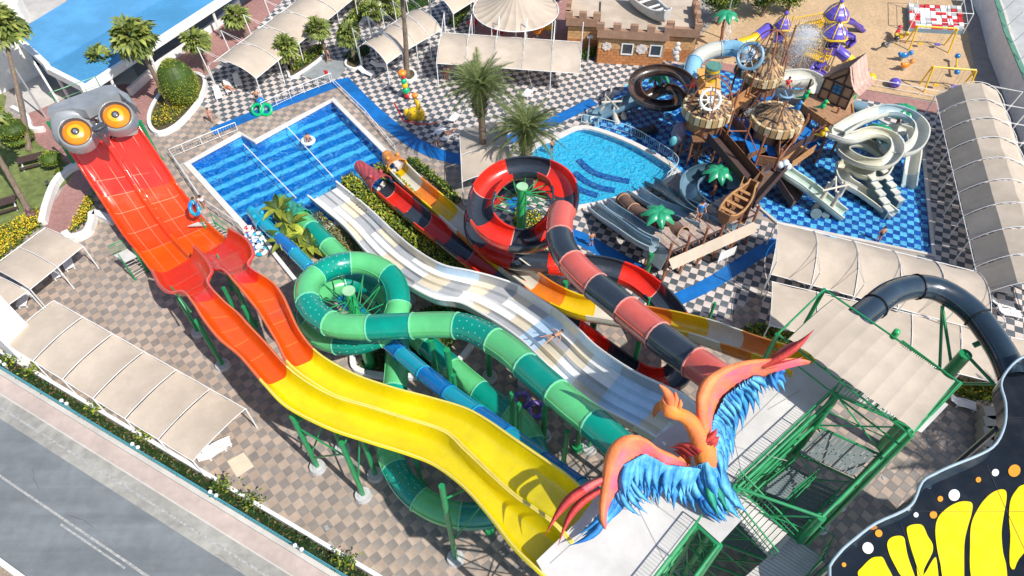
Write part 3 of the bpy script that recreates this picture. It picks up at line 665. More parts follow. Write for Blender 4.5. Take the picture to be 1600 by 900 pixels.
topiary('larger two tier clipped bush on lawn left of owl', P(36, 225), 1, 1, 1600, tiers=[(.8, 1.3, .4), (1.8, 1.3, .8)])
topiary('flat topped clipped bush beside the dark picnic table', P(88, 262), 1, 1, 1300, tiers=[(1.1, .95, .6)])
topiary('smallest round clipped bush just below the flat topped one', P(98, 273), .5, .35, 500)
hedge_obj('hedge', 'bright green hedge in planter below the upper left canopy', WP([(455, 112), (480, 98), (502, 80)]), 1.1, .9, .28, 45, [leaf_d, leaf_a, leaf_y], (1, 2, 2))
hedge_obj('hedge', 'long bright green hedge between upper left canopy and arched canopies', WP([(548, 38), (562, 26), (580, 10), (600, -5)]), 1.5, .9, .3, 40, [leaf_d, leaf_a, leaf_y], (1, 2, 2))
hedge_obj('hedge', 'green hedge along upper side of the arched canopies', WP([(610, 30), (640, 16), (672, 2)]), 1.3, .9, .3, 40, [leaf_d, leaf_a, leaf_y], (0, 1, 1))
hedge_obj('hedge', 'narrow green hedge beside the round sunshade', WP([(706, 44), (722, 26), (735, 8)]), 1.0, .9, .28, 40, [leaf_d, leaf_a, leaf_y], (1, 1, 2))
hedge_obj('hedge', 'dark green hedge under the end of the small arched canopy', WP([(545, 98), (562, 88), (572, 80)]), 1.4, .9, .28, 40, [leaf_d, leaf_a], (0, 1, 1))
for lab, px in (('white kerbed planter below the upper left canopy', [(452, 118), (460, 122), (505, 90), (500, 76), (490, 82), (452, 104)]), ('white kerbed planter at the palm beside small arched canopy', [(541, 104), (556, 110), (566, 100), (560, 84), (545, 92)]), ('round white planter ring around the tallest palm trunk', [(627, 122), (640, 129), (650, 121), (645, 112), (632, 112)])): planter(lab, px, .3, .22, .2)
m = MB(); wall(m, WP([(565, 40), (578, 20), (600, 2)]), .5, 0, .35); tag(m.build('planter_wall', whitewall, origin=P(570, 35)), 'curved white planter wall at the top of picture near palms', 'wall')
# flower border and curved white wall at left
flowerbed('yellow flowering border above the left beige canopy', WP([(-5, 365), (30, 345), (62, 330), (70, 350), (30, 385), (-5, 415)]), 1500, .05, .28)
flowerbed('purple flower clump on lawn by the curved white wall', WP([(44, 336), (58, 332), (62, 342), (50, 346)]), 200, .2, .25, fl=flowerp)
flowerbed('yellow flowers beside red path and red slide', WP([(140, 310), (150, 318), (142, 345), (112, 370), (118, 352)]), 700, .2, .25)
for lab, px in (('tall curved white garden wall between lawn and red path', [(140, 258), (112, 268), (90, 290), (76, 325), (70, 352)]), ('white planter wall with zigzag top beside grey checkered paving', [(180, 350), (150, 338), (147, 350), (138, 368), (115, 376), (105, 368)])):
    m = MB(); wall(m, WP(smoothpoly(px, 4, False)), .55, 0, .6); tag(m.build('garden_wall', whitewall, origin=P(*px[0])), lab, 'wall')
m = MB(); wall(m, WP(smoothpoly([(22, 172), (45, 186), (52, 205), (72, 205)], 4, False)), .4, 0, .5); tag(m.build('garden_wall', whitewall, origin=P(22, 172)), 'short white wall behind the two tier bushes', 'wall')
m = MB(); wall(m, WP([(205, 150), (262, 98), (280, 88), (350, 35), (375, 10)]), .35, 0, .9); tag(m.build('garden_wall', whitewall, origin=P(205, 150)), 'long straight white wall beside the red path under the blue roof', 'wall')
# hedges between slides
hedge_obj('flowering_hedge', 'left yellow green hedge between white slide and red black flume', WP([(545, 290), (585, 329), (632, 372), (680, 408), (726, 443)]), 1.35, 1.4, .32, 48, [leaf_d, leaf_a, leaf_y], (1, 2, 2, 2), flowers=(flowery, 14))
hedge_obj('flowering_hedge', 'right yellow green hedge between red black flume and orange flume', WP([(594, 270), (629, 301), (676, 342), (733, 389), (792, 430), (845, 470)]), .95, 1.1, .3, 60, [leaf_d, leaf_a, leaf_y], (1, 2, 2, 2), flowers=(flowery, 14))
hedge_obj('flowering_hedge', 'thin hedge on the pool side of orange flume', WP([(640, 254), (668, 274), (698, 300), (716, 320)]), .7, .7, .28, 45, [leaf_d, leaf_a, leaf_y], (0, 1, 2))
flowerbed('dark shrubs under the green spiral slide', WP([(560, 575), (640, 590), (690, 560), (740, 500), (700, 470), (640, 500)]), 2600, .1, .4, (leaf_d, leaf_a), None)
flowerbed('green shrubs below the black and red spiral', WP([(805, 330), (845, 335), (850, 395), (905, 400), (925, 420), (900, 430), (840, 400), (800, 380)]), 1700, .1, .32, (leaf_a, leaf_y), flowery, 250)
flowerbed('shrubs under the orange flume beside checkered floor', WP([(905, 455), (960, 478), (1060, 500), (1110, 500), (1130, 515), (1000, 500), (930, 480)]), 1500, .1, .3, (leaf_a, leaf_y), flowery, 100)
flowerbed('green shrubs right of phoenix wing tip by the shade', WP([(1150, 520), (1180, 510), (1240, 525), (1260, 545), (1200, 548), (1165, 538)]), 1100, .1, .35, (leaf_a, leaf_y), None)
flowerbed('green shrubs behind the blue white sun lounger', WP([(1470, 590), (1500, 600), (1550, 605), (1556, 630), (1500, 620), (1478, 610)]), 1100, .1, .32, (leaf_a, leaf_y), flowery, 60)
flowerbed('dry grass bed between green tube and white slide', WP([(480, 340), (500, 335), (575, 395), (555, 405)]), 1100, .02, .2, (leaf_a, M('dry_leaf', (.25, .2, .06), .7, .3, 2, island=.4)), None)
# banana plants
def banana(c, label, n=12):
    T = thing('banana_plant', label, 'plant', c); m = MB(); m.cone(c, c + Vector((0, 0, 1.4)), .14, .08); m.build('stem', M('banana_stem', (.2, .25, .06), .6), T)
    for i in range(n):
        a = i * 2.4; e = random.uniform(.2, 1.1); L = random.uniform(1.4, 2.1); m = MB(); rows = []; d = Vector((cos(a), sin(a), 0)); s = Vector((-sin(a), cos(a), 0))
        for k in range(7):
            t = k / 6; p = c + Vector((0, 0, 1.3)) + d * L * t * cos(e * (1 - t * .4)) + Vector((0, 0, L * (sin(e) * t - .55 * t * t))); w = .26 * sin(pi * min(1, .08 + t * .92)) + .015
            rows.append([p - s * w + Vector((0, 0, .05)), p, p + s * w + Vector((0, 0, .05))])
        m.grid(rows); m.build('leaf', leaf_y if i % 3 else leaf_a, T)
for k, (px, py) in enumerate([(440, 345), (462, 368), (480, 385), (452, 392), (490, 402)]): banana(P(px, py), ['big leafed plant nearest the pool beside the green crocodile tube', 'big leafed plant just right of the blue slide end', 'big leafed plant touching the light green tube', 'big leafed plant beside the floating ring stack', 'big leafed plant above the green spiral'][k])
def tree(c, label, r, h, n):
    T = thing('leafy_tree', label, 'tree', c); m = MB(); m.pipe([c, c + Vector((.2, .1, h * .4)), c + Vector((0, .3, h * .7))], [.3, .22, .12], 8)
    for k in range(6): a = k; m.cone(c + Vector((.1, .1, h * .45)), c + Vector((cos(a) * r * .7, sin(a) * r * .7, h * .8)), .12, .04, n=5)
    m.build('trunk', bark, T); m = MB()
    for k in range(34):
        v = Vector((random.gauss(0, 1), random.gauss(0, 1), random.gauss(0, .7))).normalized() * random.uniform(.4, 1); cc = c + Vector((v.x * r, v.y * r, h * .8 + v.z * h * .3)); mi = random.choice((0, 0, 1))
        leaves(m, [cc + Vector((random.gauss(0, .4), random.gauss(0, .4), random.gauss(0, .3))) for i in range(n // 34)], .32, (mi, mi, 2))
    tag(m.build('crown', [leaf_a, leaf_y, leaf_d], T), kind='stuff')
tree(P(1122, 38), 'leafy green tree left of the lamp pole at the top edge', 2.0, 3.4, 2600); tree(P(1190, 25), 'leafy green tree beside the playground palm at the top', 2.2, 3.2, 2600)
tree(P(1228, 20), 'small leafy tree touching the yellow playground bridge', 1.3, 2.4, 1300)
hedge_obj('shrub_row', 'round green shrubs in front of the castle corner', WP([(905, 92), (925, 88), (932, 84)]), .8, .9, .25, 45, [leaf_d, leaf_a, leaf_y], (0, 1, 2))
# ---------------------------------------------------------------- canopies
def canopy(label, A, B, D, C, n, h, rise, mats, sag=.12, posts=True, facets=None, mast=False, ms=1, flip=False, gap=.1, nseg=10, cat='shade canopy', edge=True):
    """A->B one long edge, D->C the other (pixel points); n panels between"""
    A, B, C, D = [P(q[0], q[1], h) for q in (A, B, C, D)]; T = thing('shade_canopy', label, cat, Vector((A.x, A.y, 0)))
    up = Vector((0, 0, 1)); ns = facets or nseg
    def pt(u, v, e=0):   # u along, v across
        return A.lerp(B, u).lerp(D.lerp(C, u), v) + up * (rise * (4 * v * (1 - v)) ** .9 * (1 if not flip else 1) - sag * e)
    for k in range(n):
        m = MB(); rows = []
        for i in range(7):
            s = i / 6; gg = gap / max(1, (B - A).length / n); u = (k + gg / 2 + s * (1 - gg)) / n; e = 4 * s * (1 - s); row = []
            for j in range(ns + 1):
                v = j / ns; vv = v + (.5 - v) * .03 * e
                row.append(pt(u, vv, e) + up * (.03 * noise.noise(Vector((u * 50, v * 8, k))) + .02 * noise.noise(Vector((u * n * 9 + v * 3, v * 2, k + 5)))))
            rows.append(row)
        if facets:
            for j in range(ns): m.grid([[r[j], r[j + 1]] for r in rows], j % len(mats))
            m.build('canvas_panel', mats, T)
        else: m.grid(rows); m.build('canvas_panel', mats, T, smooth=True)
    for k in range(n + 1):
        m = MB(); m.pipe([pt(k / n, j / 12) + up * .05 for j in range(13)], .028, 5); m.build('arch_bar', white, T)
    m = MB()
    if edge:
        m.cone(A, B, .035, n=5); m.cone(D, C, .035, n=5); m.build('edge_bar', white, T)
    if posts:
        for k in range(n + 1):
            for v in (0, 1):
                q = pt(k / n, v); 
                if posts == 'alt' and k % 2: continue
                m = MB(); m.cone((q.x, q.y, 0), q, .05, n=6); m.build('post', white, T)
    if mast:
        for k in range(0, n + 1, mast):
            q = pt(k / n, 0 if ms > 0 else 1); t = q + up * 2.0 + (D - A).normalized() * -.5 * ms; m = MB(); m.cone((q.x, q.y, 0), t, .05, n=6)
            for v in (.35, .7): m.cone(t, pt(k / n, v if ms > 0 else 1 - v) + up * .05, .018, n=4)
            m.build('mast', white, T)
    return T
canopy('long beige canopy beside the roadside hedge, six slack panels', (85, 470), (384, 639), (8, 537), (302, 721), 6, 2.6, .18, canvas, .1, gap=.16)
canopy('beige canopy on the left edge beside yellow flowers', (130, 385), (47, 452), (70, 356), (-14, 418), 2, 2.6, .25, canvas, .1)
canopy('beige canopy corner at left edge just above the white roof', (44, 455), (-50, 520), (-20, 425), (-100, 490), 1, 2.6, .2, canvas, .1)
canopy('long arched beige canopy beside red path at upper left', (325, 103), (540, -55), (400, 123), (605, -45), 7, 2.7, 1.1, canvas, .1, mast=1)
canopy('single arched canopy panel over white loungers', (560, 74), (583, 56), (604, 100), (628, 83), 1, 2.7, 1.0, canvas, .1, mast=1)
canopy('arched beige canopy crossed by the tallest palm trunk', (584, 55), (640, 19), (629, 82), (691, 46), 3, 2.7, 1.0, canvas, .1, mast=1)
canopy('arched canopy at the top edge left of round sunshade', (672, 2), (725, -30), (708, 22), (762, -12), 2, 2.7, 1.0, canvas, .1, mast=1)
canopy('wide beige canopy of five panels left of the castle', (695, 51), (909, 66), (682, 99), (906, 115), 5, 2.7, .9, canvas, .08, mast=1, posts='alt')
canopy('very long tall arched canopy along the right boundary wall', (1461, 150), (1534, 462), (1570, 170), (1680, 480), 9, 2.6, 2.2, [canvas_shade, canvas, canvas_halfshade, canvas], .1, facets=4, mast=1, ms=-1)
canopy('arched canopy of five wrinkled panels behind black tube', (1212, 347), (1524, 424), (1203, 428), (1545, 520), 5, 2.7, 1.0, canvas, .16, mast=1, ms=-1)
canopy('flat beige canopy partly hidden below the platform roof', (1206, 440), (1660, 545), (1202, 508), (1660, 625), 6, 2.6, .2, canvas, .1)
canopy('short beige canopy behind the date palms', (718, 205), (722, 285), (790, 190), (800, 268), 2, 2.6, .3, canvas, .1)
# tan folded awning boards at the right
# round sunshade
c = P(806, 14, 3.6); T = thing('round_sunshade', 'large round beige conical sunshade at the top of picture', 'sunshade', (c.x, c.y, 0)); R_ = 4.7
for k in range(24):
    a0 = 2 * pi * k / 24; a1 = 2 * pi * (k + 1) / 24; m = MB(); rows = []
    for i in range(7):
        t = i / 6; z = 3.6 + 2.4 * (1 - t) ** 1.6; row = []
        for j in range(4):
            s = j / 3; a = a0 + (a1 - a0) * s; e = 4 * s * (1 - s); rr = R_ * t * (1 - .035 * e * t); row.append(Vector((c.x + rr * cos(a), c.y + rr * sin(a), z - .1 * e * t)))
        rows.append(row)
    m.grid(rows); m.build('canvas_panel', canvas, T, smooth=True)
m = MB(); m.cone((c.x, c.y, 0), (c.x, c.y, 6.3), .12); m.build('mast', white, T)
m = MB(); m.pipe([Vector((c.x + 4.7 * cos(a * pi / 18), c.y + 4.7 * sin(a * pi / 18), 3.6)) for a in range(36)], .06, 5, closed=True); m.build('ring_bar', white, T)
for k in range(8):
    a = k * pi / 4 + .2; m = MB(); q = Vector((c.x + 4.7 * cos(a), c.y + 4.7 * sin(a), 0)); m.cone(q, q + Vector((0, 0, 3.6)), .05); m.build('post', white, T)
fill('red_path', [(742, 60), (740, 10), (760, -50), (890, -50), (898, 20), (895, 62), (860, 66), (780, 58)], .03, redpave)
for k, (px, py, mt, nm) in enumerate([(738, 45, pred, 'red'), (780, 57, pred, 'second red'), (840, 58, porange, 'orange'), (858, 52, pyellow, 'yellow'), (875, 3, pred, 'dark red')]):
    b = P(px, py); T = thing('ride_on_toy', nm + ' ride-on toy ' + ('left of round sunshade' if k == 0 else 'under the lower rim of round sunshade' if k < 4 else 'at the right rim of the round sunshade'), 'ride-on toy', b)
    m = MB(); m.ball(b + Vector((0, 0, .7)), .5, 10, 7, sc=(1.2, .8, .8)); m.ball(b + Vector((.45, 0, 1.1)), .3, 8, 6); m.build('body', mt, T, smooth=True); m = MB(); m.cone(b, b + Vector((0, 0, .5)), .2, .12); m.build('base', steel, T); m = MB(); m.ball(b + Vector((-.1, 0, 1.05)), .2, 8, 5, sc=(1, 1, .4)); m.build('seat', white, T)

# ---------------------------------------------------------------- building with blue roof
H4 = 4.2
T = thing('pool_bar_building', 'low white building with a bright blue sheet roof at the upper left', 'building', P(80, 130))
r0 = [P(26, 50, H4 + .5), P(77, 101, H4), P(132, 136, H4 - .5), P(348, -4, H4 - .5), P(420, -60, H4 - .5), P(190, -60, H4 + .5)]
mid = [P(77, 101, H4), P(255, 0, H4), P(330, -45, H4)]
m = MB(); m.add([P(26, 50, H4 + .5), P(77, 101, H4 + .02), P(330, -45, H4 + .02), P(190, -50, H4 + .5)], [(0, 1, 2, 3)])
m.build('upper_roof', roofblue, T, solid=.08)
A_, B_, C_, D_ = P(77, 101, H4 - .02), P(132, 134, H4 - .5), P(420, -52, H4 - .5), P(330, -45, H4 - .02)
m = MB(); n_ = 150; rows = []
for i in range(n_ + 1):
    t = i / n_; dz = Vector((0, 0, .05 if i % 2 else 0)); rows.append([A_.lerp(D_, t) + dz, B_.lerp(C_, t) + dz])
m.grid(rows); m.build('corrugated_roof', roofblue2, T)
m = MB(); e = Vector((0, 0, .45)); 
for a, b in ((P(77, 101, H4), B_), (B_, C_), (P(26, 50, H4 + .5), P(77, 101, H4))):
    d = (b - a).normalized(); m.box((a + b) / 2 - e * .5 + Vector((d.y, -d.x, 0)) * .25, (b - a).length + .6, .5, .75, atan2(d.y, d.x))
m.build('fascia', white, T)
for q in ((84, 112), (128, 140), (170, 118), (230, 78), (290, 38), (330, 12)):
    b = P(q[0], q[1], H4 - .8); m = MB(); m.cone((b.x, b.y, 0), b, .16, n=6); m.build('column', white, T)
m = MB(); a = P(30, 60, H4); b = P(-60, 100, H4); d = (b - a).normalized()
m.add([(a.x, a.y, 0), (b.x, b.y, 0), tuple(b), tuple(a)], [(0, 1, 2, 3)]); c2 = P(60, 108, H4 - .3)
m.add([(a.x, a.y, 0), (c2.x, c2.y, 0), tuple(c2), tuple(a)], [(3, 2, 1, 0)])
m.build('wall', whitewall, T, solid=.2)
p0, p1 = P(40, 108), P(62, 98); q0 = (p0 + p1) / 2; d = (p1 - p0).normalized(); m = MB(); m.box(q0 + Vector((0, 0, 1.1)), (p1 - p0).length, .5, 2.2, atan2(d.y, d.x)); m.build('doorway', darkgrey, T)
m = MB(); f0 = P(140, 100, 0); m.box(P(150, 100, 1), 3.5, 1.0, 1, radians(38)); m.build('bar_counter', concrete, T)
m = MB()
for i in range(8):
    b = P(100 + i * 30, 118 - i * 18)
    m.box(b + Vector((0, 0, .45)), .45, .45, .06); m.box(b + Vector((0, .2, .8)), .45, .05, .6)
    for sx in (-.2, .2):
        for sy in (-.2, .2): m.box(b + Vector((sx, sy, .22)), .04, .04, .44)
m.build('chair', white, T)
m = MB(); m.prism(WP([(-20, 462), (0, 461), (39, 502), (2, 533), (-20, 520)], 3.2), 0, 3.2); tag(m.build('white_kiosk', whitewall, origin=P(0, 530)), 'plain white flat roofed block at left edge beside the long canopy', 'kiosk')
m = MB(); m.prism(WP([(0, 12), (0, -5), (30, -8), (26, 8)], 2.5), 0, 2.5); tag(m.build('shed', whitewall, origin=P(5, 10)), 'small white shed at the top left corner', 'shed')

# ---------------------------------------------------------------- castle
def bricks(mb, a, b, z0, z1, bw, bh, out, rnd, mi_f, thick=.06, keep=None):
    """proud bricks on a wall from a to b; returns individual brick boxes list"""
    d = (b - a); L = d.length; d.normalize(); nrm = Vector((d.y, -d.x, 0)); rz = atan2(d.y, d.x); L_ = []
    rows = int((z1 - z0) / bh)
    for r in range(rows):
        off = (r % 2) * bw / 2; x = -off
        while x < L - .05:
            xa = max(x, 0); xb = min(x + bw, L)
            if xb - xa > .12: L_.append((a + d * (xa + xb) / 2 + Vector((0, 0, z0 + (r + .5) * bh)) + nrm * (thick / 2 - .01 + rnd.uniform(0, .02)), xb - xa - .03, bh - .03, rz, mi_f(r, rows)))
            x += bw
    return L_
def castle():
    h = 3.6; rnd = random.Random(3)
    F0, F1 = P(932, 98), P(1033, 104)      # front foot
    e1 = (F1 - F0).normalized(); e2 = Vector((-e1.y, e1.x, 0))
    T = thing('castle_building', 'sandstone and terracotta brick castle block with brown battlements', 'building', F0)
    W_ = (F1 - F0).length; D_ = 7.0
    q = lambda x, y, z=0: F0 + e1 * x + e2 * y + Vector((0, 0, z))
    m = MB(); m.prism([q(0, 0), q(W_, 0), q(W_, D_), q(0, D_)], 0, h - .1); m.prism([q(W_, 1.2), q(W_ + 3.2, 1.2), q(W_ + 3.2, D_), q(W_, D_)], 0, h - .4); m.prism([q(-3.4, 2.2), q(0, 2.2), q(0, D_), q(-3.4, D_)], 0, h - .4); m.build('wall', M('castle_mortar', (.42, .28, .16), .9, .1), T)
    m = MB(); m.prism([q(0, 0), q(W_, 0), q(W_, D_), q(0, D_)], h - .1, h); m.prism([q(W_, 1.3), q(W_ + 3.1, 1.3), q(W_ + 3.1, D_), q(W_, D_)], h - .4, h - .3); m.prism([q(-3.3, 2.3), q(0, 2.3), q(0, D_), q(-3.3, D_)], h - .4, h - .3); m.build('roof', M('tan_roof', (.5, .41, .32), .9, .1, 1, stain=.12), T)
    win = [(2.6, 3.6), (5.6, 6.6)]
    cell = []
    for a, b, zt in ((q(0, 0), q(W_, 0), h), (q(W_, 0), q(W_, 1.2), h), (q(W_, 1.2), q(W_ + 3.2, 1.2), h - .4), (q(-3.4, 2.2), q(0, 2.2), h - .4), (q(W_ + 3.2, 1.2), q(W_ + 3.2, D_), h - .4), (q(0, 2.2), q(0, 0), h)):
        cell += bricks(None, a, b, 0, zt, .7, .36, 1, rnd, lambda r, n: 1 if r < n * .45 else 0)
    cell2 = []
    for c, l, hh, rz, mi in cell:
        rel = (c - F0).dot(e1); dy = (c - F0).dot(e2)
        if dy < .2 and 1.2 < c.z < 2.6 and any(a - .3 < rel < b + .3 for a, b in win): continue
        cell2.append((c, l, hh, rz, mi))
    base = {}
    for k, (c, l, hh, rz, mi) in enumerate(cell2[:300]):
        key = (round(l, 2), mi)
        if key not in base:
            mb = MB(); mb.box((0, 0, 0), l, .08, hh); o = mb.build('brick', [sandstone, terracotta][mi]); base[key] = o.data; bpy.data.objects.remove(o)
        o = bpy.data.objects.new('brick', base[key]); COL.objects.link(o); o.parent = T; o.location = c - F0; o.rotation_euler = (0, 0, rz)
    m = MB()
    for c, l, hh, rz, mi in cell2[300:]: m.box(c, l, .08, hh, rz, mi)
    if m.v: tag(m.build('brick', [sandstone, terracotta], T), kind='stuff')
    # battlements
    def batt(a, b, zt):
        d = b - a; L = d.length; d.normalize(); rz = atan2(d.y, d.x); m = MB(); m.box((a + b) / 2 + Vector((0, 0, zt + .1)), L + .5, .5, .9, rz); m.build('parapet', merlonm, T)
        n = max(2, int(L / 1.5) + 1)
        for i in range(n): mb = MB(); mb.box(a + d * (L * i / (n - 1)) + Vector((0, 0, zt + .85)), .8, .5, .65, rz); mb.build('merlon', merlonm, T)
    up = Vector((0, 0, 0))
    batt(q(0, -.2), q(W_, -.2), h); batt(q(W_ + .3, 1.0), q(W_ + 3.2, 1.0), h - .1); batt(q(-3.4, 2.0), q(-.4, 2.0), h - .1); batt(q(W_ + 3.3, 1.5), q(W_ + 3.3, D_), h - .1); batt(q(-3.5, 2.4), q(-3.5, D_), h - .1)
    for a, b in win:
        m = MB(); c = q((a + b) / 2, -.02, 1.9)
        rz = atan2(e1.y, e1.x)
        for dx, dz, sx, sz in ((0, .62, 1.3, .14), (0, -.62, 1.3, .14), (-.58, 0, .14, 1.1), (.58, 0, .14, 1.1)): m.box(c + e1 * dx + Vector((0, 0, dz)), sx, .22, sz, rz)
        w = m.build('window', white, T); m = MB(); m.box(c, 1.05, .1, 1.1, rz); m.build('pane', darkgrey, w)
    for k, (x, z, r) in enumerate([(.9, 2.1, .42), (4.6, 2.0, .5)]):
        m = MB(); m.cone(q(x, -.02, z), q(x, -.12, z), r, n=14); 
        for i in range(7): a = i * 2 * pi / 7; m.cone(q(x + cos(a) * r * .8, -.02, z + sin(a) * r * .8), q(x + cos(a) * r * .8, -.16, z + sin(a) * r * .8), r * .42, n=8)
        m.build('wall_emblem', M('pale_emblem', (.7, .65, .6), .7, .1), T)
    m = MB()
    for i, (dx, dz, r) in enumerate([(0, .9, .28), (0, .4, .34), (-.05, -.1, .38), (.1, -.6, .32), (.25, -.9, .22), (-.3, .2, .18), (.3, .25, .18)]): m.ball(q(8.3 + dx, -.1, 1.9 + dz), r, 8, 6, sc=(1, .4, 1))
    m.build('wall_emblem', M('pale_emblem'), T, smooth=True)
    return T, q, h
CT, cq, ch = castle()
# boat on the castle roof
def hull(label, c, L, W_, H_, yaw, mat, mat2, name='wooden_boat', deck=True, z0=0, cat='boat'):
    T = thing(name, label, cat, c); R = Matrix.Rotation(yaw, 3, 'Z'); rows = []; n = 14
    for i in range(n + 1):
        t = i / n; x = (t - .5) * L; w = W_ / 2 * (sin(pi * min(.93, .12 + t * .88)) ** .6); sh = H_ * (1 + .9 * (2 * t - 1) ** 4 * .5); row = []
        for j in range(9):
            a = pi * j / 8; row.append(c + R @ Vector((x, -w * cos(a), z0 + sh - H_ * sin(a) ** .7)))
        rows.append(row)
    m = MB(); m.grid(rows); m.add([r for r in rows[0]], [tuple(range(9))]); m.add([r for r in rows[-1]], [tuple(range(9))]); m.build('hull', mat, T, solid=.08)
    m = MB(); m.pipe([r[0] + Vector((0, 0, .04)) for r in rows], .08, 5); m.pipe([r[-1] + Vector((0, 0, .04)) for r in rows], .08, 5); m.build('gunwale', mat2, T)
    if deck:
        for i in (3, 6, 9, 11): mb = MB(); a = rows[i][0]; b = rows[i][-1]; mb.box((a + b) / 2 - Vector((0, 0, .15)), .3, (a - b).length, .06, yaw); mb.build('thwart', mat2, T)
        m = MB(); m.grid([[r[2], r[6]] for r in rows[1:-1]]); m.build('floorboard', wood, T)
    return T
bc = P(1010, 20, 3.6); hull('white and grey pirate boat standing on castle roof', bc, 6.5, 2.2, 1.3, radians(-60), M('weathered_white', (.5, .5, .47), .6, .15), white, cat='boat')
for k, (x, y, hh) in enumerate([(0.2, 4.2, 2.3)]): pass
# lamp posts
def lamppost(label, base, top, arms=1, mat=steel, r=.07):
    b = P(*base); h = HB(base, top); T = thing('lamp_post', label, 'lamp post', b); m = MB(); m.cone(b, b + Vector((0, 0, h)), r * 1.4, r); m.build('pole', mat, T)
    m = MB(); m.box(b + Vector((0, 0, h + .1)), .6, .3, .2); m.build('lamp_head', mat, T); return T
lamppost('thin grey lamp pole crossing in front of the palm trunk at left', (72, 184), (0, 67)); lamppost('short grey lamp post at the left corner of castle', (918, 95), (920, 58)); lamppost('tall thin lamp pole behind the spray wheel', (1128, 60), (1143, -20))
# ---------------------------------------------------------------- slides
VU = [-.045, -.03, 0, .015, .04, .08, .14, .22, .33, .5, .67, .78, .86, .92, .96, .985, 1, 1.03, 1.045]
def uprof(v, d):
    if v < 0 or v > 1: return .1 if (v < -.035 or v > 1.035) else -.0
    return d * (1 - abs(2 * v - 1) ** 5)
def vprof(v, d):
    if v < 0 or v > 1: return .1 if (v < -.035 or v > 1.035) else -.0
    return d * (1 - abs(2 * v - 1) ** 2.4)
def loftrows(L, R, n, d, prof=uprof, V=VU, lateral=True):
    l = catmull([tuple(P(p[0], p[1], hm(p[2]))) for p in L], n); r = catmull([tuple(P(p[0], p[1], hm(p[2]))) for p in R], n)
    dd = catmull([(p[3] if len(p) > 3 else d, 0) for p in L], n); rows = []
    for a, b, q in zip(l, r, dd):
        a = Vector(a); b = Vector(b); rows.append([a.lerp(b, v) - Vector((0, 0, prof(v, q[0]))) for v in V])
    return rows
def sections(T, rows, cuts, mats, name='slide_section', seam=None, seamw=.07, closed=False, solid=.05, lift=.006, labels=None, smooth=True):
    """cuts: row indices of the joints"""
    for k in range(len(cuts) - 1):
        a, b = cuts[k], cuts[k + 1]
        if b <= a: continue
        m = MB(); m.grid(rows[a:b + 1], 0, closeu=closed); o = m.build(name, mats[k % len(mats)], T, smooth=smooth, solid=solid)
        if seam and k:
            r = rows[a]; r2 = rows[min(a + 1, len(rows) - 1)]; m = MB(); t = (r2[len(r) // 2] - r[len(r) // 2]).normalized() * seamw
            up = Vector((0, 0, lift + (solid / 2 if solid else 0)))
            m.grid([[p - t * .5 + up for p in r], [p + t * .5 + up for p in r]], 0, closeu=closed); m.build('joint', seam, o)
PATHS = []; POLEQ = []
def poles(T, items, r=.14, mat=green, pad=True, brace=True): POLEQ.append((T, items, r, mat, pad))
def realpoles(T, items, r, mat, pad):
    padm = M('white_concrete_pad', (.75, .76, .78), .7, .08)
    for it in items:
        b = P(it[0], it[1]); h = it[2]
        lim = [q[2] - q[4] for q in PATHS if hypot(q[0] - b.x, q[1] - b.y) < q[3] + .25]
        if lim: h = min([h] + lim)
        if h < .6: continue
        t = Vector((b.x, b.y, h)) + (Vector((it[3], it[4], 0)) if len(it) > 3 else Vector())
        m = MB(); m.cone(b, t, r, r, 10); s = m.build('support_pole', mat, T, smooth='auto')
        m = MB(); m.cone(b, b + Vector((0, 0, .32)), r * .9 + .22, r * .9 + .18, 12); m.build('flange', mat, s)
        if pad:
            m = MB(); m.cone(b - Vector((0, 0, .02)), b + Vector((0, 0, .3)), .56, .5, 16); m.cone(b + Vector((0, 0, .3)), b + Vector((0, 0, .34)), .34, .3, 14); m.build('footing', padm, T)
def cross(T, prs, r=.05, mat=green, name='brace'):
    m = MB()
    for a, b in prs: m.cone(a, b, r, r, 6)
    return m.build(name, mat, T)
# --- big two lane red-orange-yellow slide
BS = thing('two_lane_giant_slide', 'huge two lane slide going yellow, orange and red down to the owl head', 'water slide', P(700, 815))
L1L = [(857, 905, 13.9), (830, 880, 13.7), (800, 850, 13.2), (762, 801, 12.4), (725, 760, 11.6), (682, 727, 10.8), (640, 709, 10.2), (570, 687, 9.5), (512, 667, 9.0), (450, 635, 8.4), (413, 599, 8.1), (376, 556, 7.8), (344, 529, 7.5), (320, 500, 7.2), (301, 471, 6.9), (286, 455, 6.4, .9), (266, 456, 5.7, .9), (250, 444, 4.6, .9), (238, 421, 3.5, .95)]
L1R = [(893, 850, 13.9), (868, 822, 13.7), (840, 800, 13.2), (803, 775, 12.4), (762, 738, 11.6), (725, 703, 10.8), (692, 674, 10.2), (625, 652, 9.5), (575, 636, 9.0), (515, 617, 8.4), (456, 580, 8.1), (413, 534, 7.8), (387, 507, 7.5), (371, 489, 7.2), (347, 468, 6.9), (324, 441, 6.6), (330, 424, 6.3), (320, 404, 5.3), (302, 385, 4.2)]
L2L = [(896, 848, 13.9), (871, 820, 13.7), (843, 798, 13.2), (806, 773, 12.4), (765, 736, 11.6), (728, 700, 10.8), (695, 672, 10.2), (628, 650, 9.5), (578, 634, 9.0), (518, 614, 8.4), (454, 570, 8.1), (432, 532, 7.8), (408, 492, 7.5), (397, 476, 7.2), (371, 444, 6.9), (349, 421, 6.4, .9), (336, 420, 5.8, .9), (320, 404, 4.7, .9), (305, 390, 3.6, .95)]
